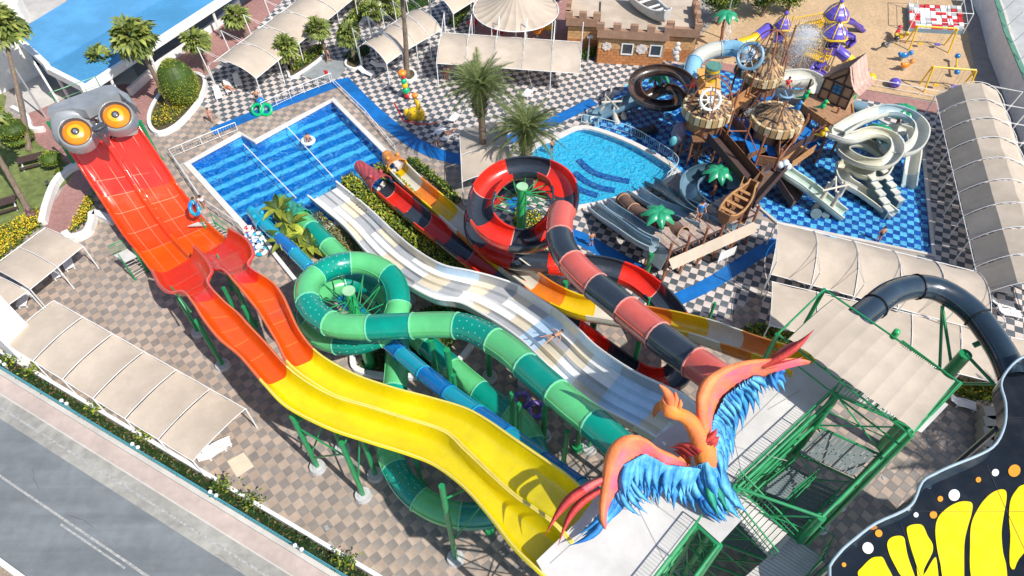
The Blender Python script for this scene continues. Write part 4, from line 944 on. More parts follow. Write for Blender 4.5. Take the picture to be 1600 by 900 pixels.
L2R = [(950, 800, 13.9), (925, 778, 13.7), (885, 742, 13.2), (850, 718, 12.4), (802, 685, 11.6), (762, 657, 10.8), (725, 637, 10.2), (672, 621, 9.5), (612, 605, 9.0), (550, 583, 8.4), (496, 551, 8.1), (467, 516, 7.8), (448, 476, 7.5), (440, 460, 7.2), (424, 440, 6.9), (388, 415, 6.6), (395, 397, 6.3), (384, 374, 5.3), (356, 357, 4.2)]
for L, R in ((L1L, L1R), (L2L, L2R)):
    L = [p if len(p) > 3 else (*p, 1.0) for p in L]
    rows = loftrows(L, R, 6, 1.0); PATHS.extend((q[9].x, q[9].y, q[9].z, 1.1, .25) for q in rows)
    # 18 spans*6 ; yellow up to index 10*6=60
    sections(BS, rows, [0, 11, 22, 33, 43, 52, 61], [yellow], seam=M('yellow_joint', (.8, .62, .05), .4), solid=.06, seamw=.045)
    sections(BS, rows, [61, 66, 71, 76, 81, 87], [orange], seam=M('orange_joint', (.9, .33, .06), .4), solid=.06, seamw=.045)
    for (a_, b_, mt_, nm_) in ((0, 61, 'yellow_rim', (.9, .72, .15)), (61, 87, 'orange_rim', (.8, .2, .08)), (87, 108, 'red_rim', (.75, .16, .14))):
        for c_ in (2, 16): m = MB(); m.pipe([r_[c_] + Vector((0, 0, .02)) for r_ in rows[a_:b_ + 1]], .06, 5); m.build('rim', M(mt_, nm_, .3, .06, coat=.4), BS)  # rims paler than their sections, edge highlight put into the colour
    sections(BS, rows, [87, 92, 97, 102, 108], [red], seam=seamm, solid=.06, seamw=.045)
# wide part up to the owl
WL = [(237, 421, 2.6), (212, 388, 2.0), (190, 360, 2.3), (166, 322, 3.2), (145, 290, 4.4), (126, 260, 5.6), (107, 231, 7.0), (96, 214, 7.8)]
WR = [(352, 373, 2.6), (320, 345, 2.0), (300, 320, 2.3), (277, 290, 3.2), (262, 267, 4.4), (246, 243, 5.6), (228, 216, 7.0), (216, 198, 7.8)]
VW = [-.02, -.012, 0, .004, .01, .02, .04, .07, .13, .22, .34, .43, .458, .468, .476, .482, .49, .51, .518, .524, .532, .542, .57, .66, .78, .87, .93, .96, .98, .99, .996, 1, 1.012, 1.02]
def wprof(v, d):
    if v < 0 or v > 1: return .1 if (v < -.015 or v > 1.015) else 0
    w = abs(2 * v - 1)
    e = d * (1 - w ** 16)
    if w < .085: e -= d * .85 * max(0, min(1, (.085 - w) / .045))
    return e
rows = loftrows(WL, WR, 6, .75, wprof, VW)
rows = [[a for a in r] for r in rows]
cw = [0, 6, 12, 17, 22, 27, 32, 37, 42]
sections(BS, rows, cw, [orange, M('red_orange_fibreglass', (.85, .06, .008), .22, .05, .6, coat=.5, stain=.06)] * 1 + [M('red_orange_fibreglass')] * 2 + [red] * 6, seam=seamm, solid=.06, seamw=.04, lift=.025)
PATHS.extend((q[9 if k_ else 24].x, q[9 if k_ else 24].y, q[10].z, 1.6, .3) for q in rows for k_ in (0, 1))
for vi in (8, 10, 23, 25):   # long joints
    m = MB(); s = Vector((0, 0, .065)); dv = (rows[0][-3] - rows[0][2]).normalized() * .014
    m.grid([[r[vi] - dv + s, r[vi] + dv + s] for r in rows]); 
    m.build('joint', seamm, BS)
poles(BS, [(568, 775, 8.3), (587, 743, 9.0), (497, 731, 7.2), (536, 703, 7.8), (349, 572, 7.2), (311, 520, 4.4), (712, 873, 10.6), (600, 700, 8.5)], .16)
poles(BS, [(420, 560, 6.2), (398, 508, 6.0), (365, 450, 4.6), (385, 520, 6.6), (660, 760, 9.5), (470, 650, 7.5)], .14, pad=False)
a, b, c_, d_ = P(568, 775), P(587, 743), P(497, 731), P(536, 703); z = lambda p, h: Vector((p.x, p.y, h))
cross(BS, [(z(a, 7), z(b, 7)), (z(c_, 6), z(d_, 6)), (z(a, 2), z(b, 6)), (z(c_, 5.5), z(a, 5.5)), (z(c_, 1.5), z(a, 6)), (z(d_, 2), z(b, 6)), (z(c_, 2), z(d_, 5)), (z(d_, 5.5), z(b, 5.5))], .06)
pA, pB = P(712, 873), P(800, 830); cross(BS, [(z(pA, 9), z(pB, 9)), (z(pA, 3), z(pB, 9)), (z(pA, 2), z(pA, 2.1))], .06)
a, b = P(349, 572), P(311, 520); cross(BS, [(z(a, 6.5), z(b, 5.5)), (z(a, 2), z(b, 5)), (z(P(365, 450), 1), z(P(420, 560), 6)), (z(P(398, 508), 1), z(P(365, 450), 4)), (z(P(420, 560), 2), z(P(398, 508), 5.5))], .06)
# green supports beside the wide part
poles(BS, [(150, 300, 3.0), (250, 250, 4.5), (120, 262, 5.2)], .14, pad=False)

# --- owl head
OW = thing('owl_head', 'grey owl head sculpture with two big orange eyes at the end of red slide', 'sculpture', P(150, 260))
ob = lambda x, y, h: P(x, y, h)
outl_f = [(74, 172), (92, 168), (112, 164), (135, 170), (150, 160), (165, 144), (182, 138), (200, 140), (213, 166), (208, 186), (196, 196), (180, 200), (166, 198), (158, 190), (148, 196), (138, 210), (128, 222), (110, 228), (95, 226), (83, 221), (76, 196)]
def owlh(x, y):   # height of the mask surface by place on the head
    t = ((x - 75) * .37 + (y - 172)) / 60; return 10.2 - 1.9 * t
front = [ob(x, y, 10.0 - 2.2 * max(0, min(1, ((y + (x - 75) * .42) - 172) / 55))) for x, y in outl_f]
# back edge (top visor going back and up-left)
back_px = [(72, 172), (90, 160), (112, 152), (133, 146), (150, 139), (162, 134), (174, 132), (190, 142), (213, 166)]
cF = sum(front, Vector()) / len(front); nF = Vector((.40, -.55, .73)).normalized()
m = MB(); n = len(front); e = cF + nF * .35
ring1 = [p.lerp(cF, .35) + nF * .45 for p in front]; ring2 = [p.lerp(cF, .7) + nF * .55 for p in front]; ring0 = [p - nF * .9 + (p - cF) * .02 for p in front]; ringb = [p.lerp(cF, .12) - nF * 2.4 for p in front]
m.grid([ringb, ring0, front, ring1, ring2], closeu=True); m.add(ring2, [tuple(range(n))]); m.add(ringb, [tuple(reversed(range(n)))])
o = m.build('head', greyowl, OW, smooth=True)
md = o.modifiers.new('smooth', 'SUBSURF'); md.levels = md.render_levels = 1
# visor top shelf
vis = [P(x, y, 9.9) for x, y in [(73, 176), (75, 166), (100, 156), (133, 144), (160, 134), (176, 132), (196, 146), (214, 166), (200, 158), (185, 144), (168, 150), (150, 164), (133, 172), (112, 168), (92, 172)]]
m = MB(); m.add(vis + [v - Vector((0, 0, .8)) for v in vis], [tuple(range(15)), tuple(reversed(range(15, 30)))] + [(i, (i + 1) % 15, 15 + (i + 1) % 15, 15 + i) for i in range(15)]); o = m.build('visor', greyowl, OW, smooth='auto')
for k, (x, y) in enumerate([(119, 207), (181.5, 181)]):
    c = P(x, y, 9.2); d = Vector((.30, -.50, .81)).normalized(); q = d.to_track_quat('Z', 'Y')
    c0 = c
    def ring(r, o_, n=28): return [c0 + q @ Vector((r * cos(2 * pi * i / n), r * sin(2 * pi * i / n), o_)) for i in range(n)]
    m = MB(); m.grid([ring(1.42, -.9), ring(1.3, -.1), ring(1.2, .2), ring(1.12, .2), ring(1.02, -.12)], closeu=True); s = m.build('eye_socket', greyowl, OW, smooth=True)
    m = MB(); m.grid([ring(1.1, .14), ring(1.03, .02), ring(.93, -.06)], closeu=True); m.build('eye_ring', darkgrey, OW, smooth=True)
    m = MB(); m.grid([ring(.95, -.04), ring(.82, .1), ring(.56, .22), ring(.3, .28)], closeu=True); m.add(ring(.3, .28), [tuple(range(28))]); s = m.build('eye', orangeeye, OW, smooth=True)
    m = MB(); m.grid([ring(.56, .235), ring(.44, .27), ring(.3, .3)], closeu=True); m.build('iris_shade', M('yellow_orange_paint', (.85, .4, .02), .25, .08, coat=.5), s, smooth=True)
    m = MB(); m.grid([ring(.29, .285), ring(.25, .34), ring(.1, .36)], closeu=True); m.add(ring(.1, .36), [tuple(range(28))]); m.build('pupil', darkgrey, s, smooth=True)
    m = MB(); m.grid([ring(.14, .37), ring(.06, .42)], closeu=True); m.add(ring(.06, .42), [tuple(range(28))]); m.build('pupil_spot', M('pupil_grey', (.2, .22, .26), .3), s)
m = MB(); a = P(153, 196, 10.4); b = P(171, 229, 8.2); pts = [a, a.lerp(b, .3) + Vector((.1, -.1, .35)), a.lerp(b, .65) + Vector((.1, -.1, .3)), b]; m.pipe(catmull([tuple(p) for p in pts], 4), [.5, .52, .55, .55, .54, .52, .48, .43, .36, .28, .2, .12, .03], 10); m.build('beak', M('beak_slate', (.07, .075, .1), .25, .15, coat=.6), OW, smooth=True)
railing('railing', 'green railing behind the top of owl head', [tuple(P(x, y, 9.4)) for x, y in [(87, 161), (123, 148), (157, 136)]], .9, green, 2.0, bal=0)
m = MB()
for x, y in ((95, 200), (200, 165), (140, 190)): b = P(x, y, 7.6); m.cone((b.x, b.y, 0), b, .18)
m.build('support_pole', green, OW)
# purple-white lettering-like splashes on the slide by the owl
m = MB()
for ln in (0, 1):
    for i in range(9):
        t = i / 8; x = 133 + 20 * t + ln * 39; y = 232 - 8 * t - ln * 17; c = P(x, y, 5.95 + .0 * t); 
        for k in range(3):
            a = random.uniform(0, pi); d = Vector((cos(a), sin(a), -.0)) * random.uniform(.25, .5); w = Vector((-d.y, d.x, 0)).normalized() * .05; cc = c + Vector((random.uniform(-.2, .2), random.uniform(-.5, .5), .1)); m.add([cc - d - w, cc + d - w, cc + d + w, cc - d + w], [(0, 1, 2, 3)])
tag(m.build('painted_squiggle', M('pale_pink_paint', (.75, .45, .5), .4), BS), kind='stuff')
# stairs beside the wide slide
def stair(label, topL, topR, botL, botR, h, n=5):
    A, B, C, D = P(*topL, h), P(*topR, h), P(*botR, 0), P(*botL, 0); T = thing('exit_stairs', label, 'stairs', Vector((C.x, C.y, 0)))
    for i in range(n):
        t0 = i / n; t1 = (i + .82) / n; m = MB(); z0 = h * (1 - (i + 1) / (n + 1)); p = [A.lerp(D, t0), B.lerp(C, t0), B.lerp(C, t1), A.lerp(D, t1)]; m.prism([(v.x, v.y) for v in p], z0 - .05, z0); m.build('tread', concrete, T)
    e = (A - D).normalized(); e.z = 0; e.normalize(); m = MB(); p = [A, B, B + e * 1.3, A + e * 1.3]; m.prism([(v.x, v.y) for v in p], h - .1, h); m.build('landing', deckm, T)
    m = MB()
    for a, b in ((A, D), (B, C)): m.cone(a + Vector((0, 0, -.05)), b, .06, n=5); m.cone(a + Vector((0, 0, .95)), b + Vector((0, 0, .95)), .035, n=5); m.cone(a, a + Vector((0, 0, .95)), .035, n=5); m.cone(b, b + Vector((0, 0, .95)), .035, n=5); m.cone(a, (a.x, a.y, 0), .06, n=5)
    m.build('handrail', green, T)
    return T, A, B, e
T, A, B, e = stair('exit stairs with green handrails on left side of the red slide', (193, 410), (214, 400), (213, 438), (233, 425), 2.0)
m = MB(); g0 = P(167, 388, 2.9); g1 = P(193, 378, 2.9)
m.grid([[A + e * 1.3 + Vector((0, 0, 1)), B + e * 1.3 + Vector((0, 0, 1))], [A + Vector((0, 0, 1)), B + Vector((0, 0, 1))]]) if False else None
for i in range(9): m.cone(A + e * (1.3) + (B - A) * i / 8, A + e * 1.3 + (B - A) * i / 8 + Vector((0, 0, 1)), .02, n=4)
m.cone(A + e * 1.3 + Vector((0, 0, 1)), B + e * 1.3 + Vector((0, 0, 1)), .04, n=5); m.build('guard_rail', green, T)
stair('exit stairs between striped pool and the red slide, people standing on top', (318, 352), (334, 346), (344, 375), (362, 366), 1.8)

# --- white multi-lane slide
WS = thing('white_racing_slide', 'wide white, beige and grey patchwork slide with four wavy lanes into striped pool', 'water slide', P(720, 520))
WLl = [(481, 305, .9), (510, 329, .9), (540, 355, 1.3), (575, 395, 2.2), (610, 424, 3.2), (640, 446, 4.2), (680, 466, 4.9), (718, 472, 5.2), (750, 488, 5.7), (784, 508, 6.3), (816, 532, 7.0), (850, 565, 8.0), (887, 600, 9.2), (937, 635, 11.0), (975, 655, 12.2), (1012, 675, 13.3), (1040, 695, 13.9)]
WRr = [(525, 283, .9), (555, 307, .9), (584, 332, 1.3), (618, 364, 2.2), (650, 390, 3.2), (690, 413, 4.2), (735, 423, 4.9), (770, 432, 5.2), (810, 446, 5.7), (842, 466, 6.3), (874, 488, 7.0), (900, 510, 8.0), (932, 541, 9.2), (985, 577, 11.0), (1032, 600, 12.2), (1070, 618, 13.3), (1098, 645, 13.9)]
def lprof(v):
    w = min(v, 1 - v)
    if w < .04: return .75 * (w / .04)
    u = (v - .04) / .92 * 4; f = u - int(min(3, u)); f = min(f, 1 - f) * 2   # 0 at ridge .. 1 mid lane
    edge = (u < .5 or u > 3.5) and (u < .2 or u > 3.8)
    return .75 if edge else .75 - .28 * max(0, 1 - f * 4.5)
l = catmull([tuple(P(p[0], p[1], hm(p[2]))) for p in WLl], 5); r = catmull([tuple(P(p[0], p[1], hm(p[2]))) for p in WRr], 5)
for a_, b_ in zip(l, r): PATHS.extend((a_[0] + (b_[0] - a_[0]) * t_, a_[1] + (b_[1] - a_[1]) * t_, a_[2], 1.3, 1.0) for t_ in (.12, .37, .62, .88))
V_ = [0, .01, .02, .04, .055, .08]
lanes = []
for k in range(4):
    v0 = .04 + .92 * k / 4; v1 = .04 + .92 * (k + 1) / 4; lanes.append([v0 + (v1 - v0) * t for t in (0, .035, .07, .11, .2, .35, .5, .65, .8, .89, .93, .965, 1)])
pal = [wf, bf, gf, wf, gf, bf, wf, bf]
nr = len(l)
def wrow(i, vs): a = Vector(l[i]); b = Vector(r[i]); return [a.lerp(b, v) - Vector((0, 0, lprof(v))) for v in vs]
for k, vs in enumerate(lanes):
    step = 4
    for j, i0 in enumerate(range(0, nr - 1, step)):
        i1 = min(nr - 1, i0 + step)
        if i0 in (48, 64, 68): mt = shade_wf
        else: mt = [wf, bf, wf, gf, bf, wf, gf][(j * 2 + k * 3) % 7] if i0 < 50 else [bf, wf, gf, bf, wf][(j + k * 2) % 5]
        if i0 == 44 and k == 0 : mt = gf
        m = MB(); m.grid([wrow(i, vs) for i in range(i0, i1 + 1)]); m.build('lane_panel', mt, WS, smooth=True)
for side, vs in ((0, [0, .012, .025, .04]), (1, [.96, .975, .988, 1])):
    for j, i0 in enumerate(range(0, nr - 1, 8)):
        i1 = min(nr - 1, i0 + 8); m = MB(); m.grid([wrow(i, vs) for i in range(i0, i1 + 1)]); o = m.build('side_wall', [gf, wf, bf, shade_wf][j % 4], WS, smooth=True, solid=.05)
        m = MB(); m.pipe([Vector((l if side == 0 else r)[i]) for i in range(i0, i1 + 1)], .07, 5); m.build('rim', wf, o)
m = MB(); m.grid([[p - Vector((0, 0, .14)) for p in wrow(i, [0, .02, .04, .2, .4, .6, .8, .96, .98, 1])] for i in range(nr)]); m.build('underside', gf, WS, smooth=True)
poles(WS, [(765, 590, 5.2), (849, 682, 7.8), (748, 520, 4.6), (700, 492, 3.6), (820, 600, 6.4), (890, 560, 6.2), (920, 700, 9.2), (960, 720, 10.5), (1010, 640, 9.5), (935, 600, 7.8), (640, 470, 2.6)], .13, pad=True)
# --- tube builder
def tubeslide(name, label, pts, rad, mats, seclen, nseg=16, flange=.06, base=None, openfrom=None, fm=None, wallh=1.0, cat='water slide', labels=None, step=.45, offs=0):
    c = resample(wpath(pts, 8), step); fr = frames(c); PATHS.extend((q[0], q[1], q[2], rad * .9, rad + .05) for q in c); T = thing(name, label, cat, base or Vector((c[0][0], c[0][1], 0)))
    k = max(2, int(round(seclen / step))); n = len(fr); sec = list(range(offs, n - 1, k)); 
    if sec[0]: sec = [0] + sec
    sec.append(n - 1)
    for j in range(len(sec) - 1):
        a, b = sec[j], sec[j + 1]
        if b - a < 1: continue
        mt = mats[j % len(mats)]; op = openfrom is not None and a >= openfrom
        rows = []
        for i in range(a, b + 1):
            p, t, s, u = fr[i]; bank = 0
            if op: rows.append([p + s * rad * cos(th) * 1.05 + u * (rad * sin(th) * (1 if th > pi else 1)) for th in [pi * .90 + (pi * 1.2) * q / 14 for q in range(15)]])
            else: rows.append([p + s * rad * cos(2 * pi * q / nseg) + u * rad * sin(2 * pi * q / nseg) for q in range(nseg)])
        m = MB(); m.grid(rows, 0, closeu=not op); o = m.build('flume_section' if op else 'tube_section', mt, T, smooth=True, solid=.05 if op else 0)
        # end flange
        p, t, s, u = fr[a]; m = MB(); w = .04
        if op:
            ths = [pi * .88 + (pi * 1.24) * q / 14 for q in range(15)]
            m.grid([[p + t * w * e + s * (rad + d) * cos(th) * 1.05 + u * (rad + d) * sin(th) for th in ths] for e, d in ((-1, .03), (-1, -.035), (1, -.035), (1, .03))])
            m.build('joint_flange', fm or mt, o); m = MB()
            m.grid([[p2 + s2 * (rad * cos(th) * 1.05 + dd) + u2 * rad * sin(th) + u2 * hh for dd, hh in ((-.05, .03), (.07, .03), (.07, -.06))] for p2, t2, s2, u2 in fr[a:b + 1] for th in (pi * .9,)])
            m.grid([[p2 + s2 * (rad * cos(th) * 1.05 + dd) + u2 * rad * sin(th) + u2 * hh for dd, hh in ((.05, .03), (-.07, .03), (-.07, -.06))] for p2, t2, s2, u2 in fr[a:b + 1] for th in (pi * 2.1,)])
            m.build('rim', mt, o)
        else:
            m.grid([[p + t * w * e + s * (rad + d) * cos(2 * pi * q / nseg) + u * (rad + d) * sin(2 * pi * q / nseg) for q in range(nseg)] for e, d in ((-1, 0), (-1, flange), (1, flange), (1, 0))], closeu=True); m.build('joint_flange', fm or mt, o)
            # side seam ribs
            m = MB()
            for q in (1, nseg // 2 - 1): m.grid([[p2 + s2 * (rad + e) * cos(2 * pi * q / nseg + f) + u2 * (rad + e) * sin(2 * pi * q / nseg + f) for e, f in ((0, -.03), (.05, 0), (0, .03))] for p2, t2, s2, u2 in fr[a:b + 1]])
            m.build('seam_rib', mt, o)
    return T, fr
def snout(T, fr, rad, mat, L=2.6, darker=None, scales=True):
    """crocodile / dragon snout over the exit, pointing along the end of the path"""
    p, t, s, u = fr[-1]; rows = []; n = 10
    for i in range(n + 1):
        q = i / n; w = rad * (1.25 - .75 * q ** .8) if q < .97 else rad * .3; hh = rad * (1.15 - .55 * q) ; bmp = .18 * max(0, 1 - abs(q - .85) / .12)
        c = p + t * (L * q - .6); row = []
        for j in range(11):
            th = pi * j / 10; row.append(c + s * w * cos(th) + u * (hh * sin(th) ** .8 * (1 if q < .97 else .4) + bmp * sin(th) + (.05 * ((i + j) % 2) if scales else 0) - .1))
        rows.append(row)
    m = MB(); m.grid(rows); m.add(rows[-1], [tuple(range(11))]); m.build('snout', mat, T, solid=.08)
    for sg in (-1, 1):
        m = MB(); m.ball(p + t * .1 + s * sg * rad * .6 + u * rad * 1.05, .2, 8, 6); m.build('eye', mat, T)
        m = MB()
        for k in range(7): q = .25 + k * .1; c = p + t * (L * q - .6) + s * sg * rad * (1.22 - .72 * q); m.cone(c, c - u * .28, .07, .01, 5)
        m.build('tooth', white, T)
# green tube
gt = [(985, 715, 13.9), (950, 682, 13.4), (925, 660, 13.1), (890, 632, 12.6), (830, 580, 11.6), (790, 545, 11.0), (740, 516, 10.4), (700, 508, 10.0), (620, 510, 9.3), (560, 512, 8.8), (515, 505, 8.4), (484, 478, 8.0), (484, 442, 7.6), (520, 416, 7.2), (570, 412, 6.9), (612, 435, 6.6), (623, 480, 6.2), (600, 520, 5.8), (545, 537, 5.4), (495, 522, 5.0), (480, 487, 4.7), (512, 452, 4.4), (565, 442, 4.1), (605, 465, 3.9), (622, 505, 3.7), (621, 560, 3.4), (617, 610, 3.1), (606, 665, 2.8), (612, 720, 2.6), (645, 772, 2.5), (700, 803, 2.4), (765, 805, 2.3), (820, 780, 2.2), (840, 725, 2.1), (818, 665, 2.0), (760, 620, 1.9), (680, 552, 1.7), (600, 478, 1.5), (540, 412, 1.3), (490, 362, 1.1), (465, 338, .95)]
GT, gfr = tubeslide('green_tube_slide', 'green two tone tube slide coiling in a spiral and ending in a crocodile snout', gt, .78, [teal, mint], 2.9, fm=M('light_mint_joint', (.2, .62, .38), .3), base=P(577, 572))
snout(GT, gfr, .85, M('croc_green', (.03, .3, .2), .5, .25, 3, coat=.3), 4.0)
# light dots (portholes) on some teal sections
dotm = M('pale_porthole', (.22, .55, .47), .3)
c = resample(wpath(gt, 8), .45)
tealsecs = [(k, ch) for k, ch in enumerate([o for o in GT.children if o.name.startswith('tube_section')]) if k % 2 == 0]
for k, ch in tealsecs:
    if k in (4, 10, 8, 14, 24): 
        i0 = k * 6; m = MB()
        for i in range(i0 + 1, min(i0 + 6, len(gfr) - 1)):
            p, t, s, u = gfr[i]
            for a in (25, 60, 95, 130, 165): 
                th = radians(a + (8 if i % 2 else 0)); d = s * cos(th) + u * sin(th); m.cone(p + d * .77, p + d * .795, .042, n=6)
        tag(m.build('porthole', dotm, ch), kind='stuff')
def hub(T, topx, h, basez=0, r=.38, arms=(), mat=green):
    t = P(topx[0], topx[1], h); m = MB(); m.cone((t.x, t.y, basez), t, r, r * .9, 14); m.build('centre_post', greenl, T, smooth='auto'); m = MB(); m.cone(t, t + Vector((0, 0, .08)), r * 1.1, n=14); m.build('post_cap', M('pale_green_cap', (.35, .6, .35), .4), T)
    for zz, tgt in arms:
        a = Vector((t.x, t.y, zz)); m = MB(); m.cone(a, tgt, .05, .04, 6); m.cone(a - Vector((0, 0, 1.2)), tgt, .03, n=5); m.build('spoke', green, T)
    return t
t = P(548, 458, 8.6); arms = []
for i in range(12, len(gfr)):
    p = gfr[i][0]
    if i % 4 == 0 and hypot(p.x - t.x, p.y - t.y) < 4.3 and p.z > 3.6: d = (Vector((t.x, t.y, p.z)) - p).normalized(); arms.append((p.z - .4, p + d * .7 - Vector((0, 0, .3))))
hub(GT, (545, 455), 8.6, arms=arms[:11])
poles(GT, [(713, 660, 8.8), (690, 640, 8.6), (765, 590, 9.0), (849, 684, 10.6), (902, 700, 11.4), (577, 575, .8)], .2, pad=False)
poles(GT, [(600, 640, 2.0), (655, 800, 1.6), (765, 830, 1.5)], .1, pad=False)
# red/black slide
rb = [(1150, 615, 14.0), (1115, 588, 13.9), (1075, 560, 13.3), (1040, 535, 12.8), (1000, 503, 12.2), (960, 470, 11.6), (920, 438, 11.1), (893, 410, 10.6), (876, 380, 10.3), (875, 345, 10.0), (884, 308, 9.6), (873, 278, 9.3), (838, 262, 9.0), (790, 267, 8.7), (757, 298, 8.3), (752, 338, 8.0), (782, 368, 7.6), (828, 376, 7.3), (866, 352, 6.9), (878, 320, 6.6), (862, 296, 6.2), (820, 287, 5.8), (775, 300, 5.4), (747, 332, 5.0), (748, 368, 4.7), (785, 397, 4.4), (840, 408, 4.2), (900, 414, 4.0), (950, 420, 3.8), (995, 437, 3.6), (1035, 470, 3.5), (1062, 510, 3.3), (1072, 555, 3.1), (1050, 592, 2.9), (1005, 592, 2.7), (950, 556, 2.5), (900, 519, 2.3), (850, 482, 2.4), (798, 445, 2.5), (748, 409, 2.5), (717, 387, 2.4), (686, 363, 2.3), (651, 336, 2.1), (618, 308, 1.9), (591, 285, 1.7)]
cc = resample(wpath(rb, 8), .45); opn = None
for i, p in enumerate(cc):
    q = PR(*p[:3])
    if q[1] < 335 and q[0] < 900: opn = i; break
RB, rfr = tubeslide('red_black_slide', 'red and black striped slide, tube then open spiral, ending in a dragon snout', rb, .88, [coral, black], 2.75, base=P(820, 400), openfrom=opn, fm=M('pale_red_joint', (.7, .3, .26), .35))
k = 0
for o in RB.children:
    if o.name.startswith('flume_section') and o.data.materials[0] == coral: o.data.materials[0] = redo
    for g in o.children:
        if o.name.startswith('flume_section') and o.data.materials[0] == redo: g.data.materials[0] = redo
snout(RB, rfr, .85, M('dragon_red', (.42, .06, .07), .5, .25, 3, coat=.3), 4.2)
t = P(816, 292, 9.3); arms = []
for i in range(opn - 4, len(rfr)):
    p = rfr[i][0]
    if i % 3 == 0 and hypot(p.x - t.x, p.y - t.y) < 4.6 and p.z > 3.9: d = (Vector((t.x, t.y, p.z)) - p).normalized(); arms.append((p.z - .4, p + d * .75 - Vector((0, 0, .3))))
hub(RB, (816, 292), 9.3, arms=arms[:11])
poles(RB, [(880, 480, 9.6), (985, 590, 11.6), (925, 530, 10.6), (1010, 430, 2.6), (1050, 620, 12.6)], .2, pad=False)
a, b = P(985, 590), P(1050, 620); 0 and cross(RB, [(z(a, 8), z(b, 8)), (z(a, 3), z(b, 8)), (z(a, 10), z(b, 6)), (z(P(925, 530), 9), z(a, 9)), (z(P(925, 530), 4), z(a, 8))], .07)
# orange flume
of = [(1255, 575, 13.9), (1225, 560, 13.2), (1195, 550, 12.0), (1150, 535, 10.0), (1100, 517, 8.2), (1050, 505, 6.8), (1000, 496, 5.8), (950, 488, 5.0), (900, 478, 4.4), (855, 457, 3.9), (820, 432, 3.6), (785, 405, 3.3), (752, 378, 3.0), (722, 352, 2.7), (695, 328, 2.4), (665, 303, 2.1), (640, 281, 1.8), (617, 257, 1.5)]
OF, ofr = tubeslide('orange_flume_slide', 'narrow open slide in orange, yellow and off white ending in an orange snout', of, .85, [yel2, orf, grf], 2.9, openfrom=0, base=P(800, 460))
snout(OF, ofr, .8, M('orange_snout', (.65, .25, .05), .5, .2, 3, coat=.3), 2.6, scales=False)
poles(OF, [(922, 520, 3.6), (850, 480, 2.6), (1000, 525, 4.6), (1085, 560, 6.6), (780, 425, 2.0)], .1, pad=False)
# blue tube
bt = [(960, 802, 13.4), (925, 775, 12.0), (870, 737, 10.6), (800, 685, 9.0), (720, 628, 7.2), (680, 598, 6.4), (635, 560, 5.4), (590, 520, 4.6), (540, 470, 3.2), (490, 425, 2.2), (450, 385, 1.5), (425, 362, 1.1), (408, 345, .9)]
BT, bfr = tubeslide('blue_tube_slide', 'narrow blue and light blue tube slide running under the green tube to the pool', bt, .5, [cyan, blue], 2.6, base=P(680, 640))
snout(BT, bfr, .6, cyan, 2.8, scales=False)
poles(BT, [(870, 800, 11.0), (800, 730, 9.4), (720, 680, 7.6), (810, 745, 9.4)], .14, pad=False)
# black tube
kt = [(1310, 530, 15.0), (1340, 500, 14.8), (1360, 484, 14.6), (1389, 461, 14.3), (1424, 449, 14.0), (1458, 450, 13.8), (1489, 464, 13.6), (1520, 488, 13.4), (1545, 519, 13.2), (1567, 554, 13.0), (1582, 590, 12.8)]
KT, kfr = tubeslide('black_tube_slide', 'big glossy blue black tube slide curving from the platform to the butterfly', kt, .68, [navy], 3.4, flange=.07, base=P(1420, 700), fm=M('black_rubber_joint', (.01, .012, .015), .5))
lp = M('pale_bolt', (.5, .55, .6), .4)
t = P(1521, 540, 11.8); b = Vector((t.x, t.y, 0)); m = MB(); m.cone(b, t - Vector((0, 0, .8)), .34, .34, 14); m.build('support_pole', green, KT, smooth='auto')
m = MB(); m.cone(P(1521, 540, 11.0), P(1548, 528, 11.5), .16, n=8); m.build('arm', green, KT)
cross(KT, [(Vector((t.x, t.y, 8)), P(1472, 478, 11.6)), (Vector((t.x, t.y, 9.5)), P(1472, 478, 11.8)), (Vector((t.x, t.y, 8)), P(1553, 600, 11)), (Vector((t.x, t.y, 11)), P(1553, 600, 11))], .09)
# ---------------------------------------------------------------- platform, towers
DH = 12.4
TW = thing('slide_start_platform', 'large pale slide start platform on green steel legs under the phoenix', 'platform', P(1060, 880))
dk1 = [(838, 872), (1003, 908), (1090, 816), (1124, 846), (1152, 816), (1120, 784), (1147, 757), (1302, 612), (1250, 560), (1205, 535), (1130, 592), (1046, 650), (958, 700), (930, 748)]
dk1 = [(838, 876), (868, 930), (1003, 930), (1090, 816), (1125, 848), (1158, 812), (1134, 780), (1147, 757), (1302, 612), (1262, 566), (1232, 572), (1135, 615), (1046, 668), (962, 732), (905, 812)]
W1 = WP(dk1, DH); m = MB(); cdt(m, W1, (), None, DH); n = len(W1); m.add([(p.x, p.y, DH) for p in W1] + [(p.x, p.y, DH - .35) for p in W1], [(i, (i + 1) % n, n + (i + 1) % n, n + i) for i in range(n)]); cdt(m, W1, (), None, DH - .35); m.build('deck', deckm, TW)
m = MB(); jm = M('deck_joint', (.36, .36, .34), .8)
for a, b in (((950, 700), (1040, 880)), ((960, 740), (1080, 830)), ((860, 880), (935, 812)), ((1150, 640), (1235, 560)), ((1120, 690), (1230, 720)), ((1230, 600), (1150, 680)), ((1148, 690), (1162, 752)), ((1200, 640), (1250, 610))):
    A = P(*a, DH + .015); B = P(*b, DH + .015); d = (B - A).normalized(); s = Vector((-d.y, d.x, 0)) * .018; m.add([A - s, B - s, B + s, A + s], [(0, 1, 2, 3)])
m.build('deck_joint', jm, TW)
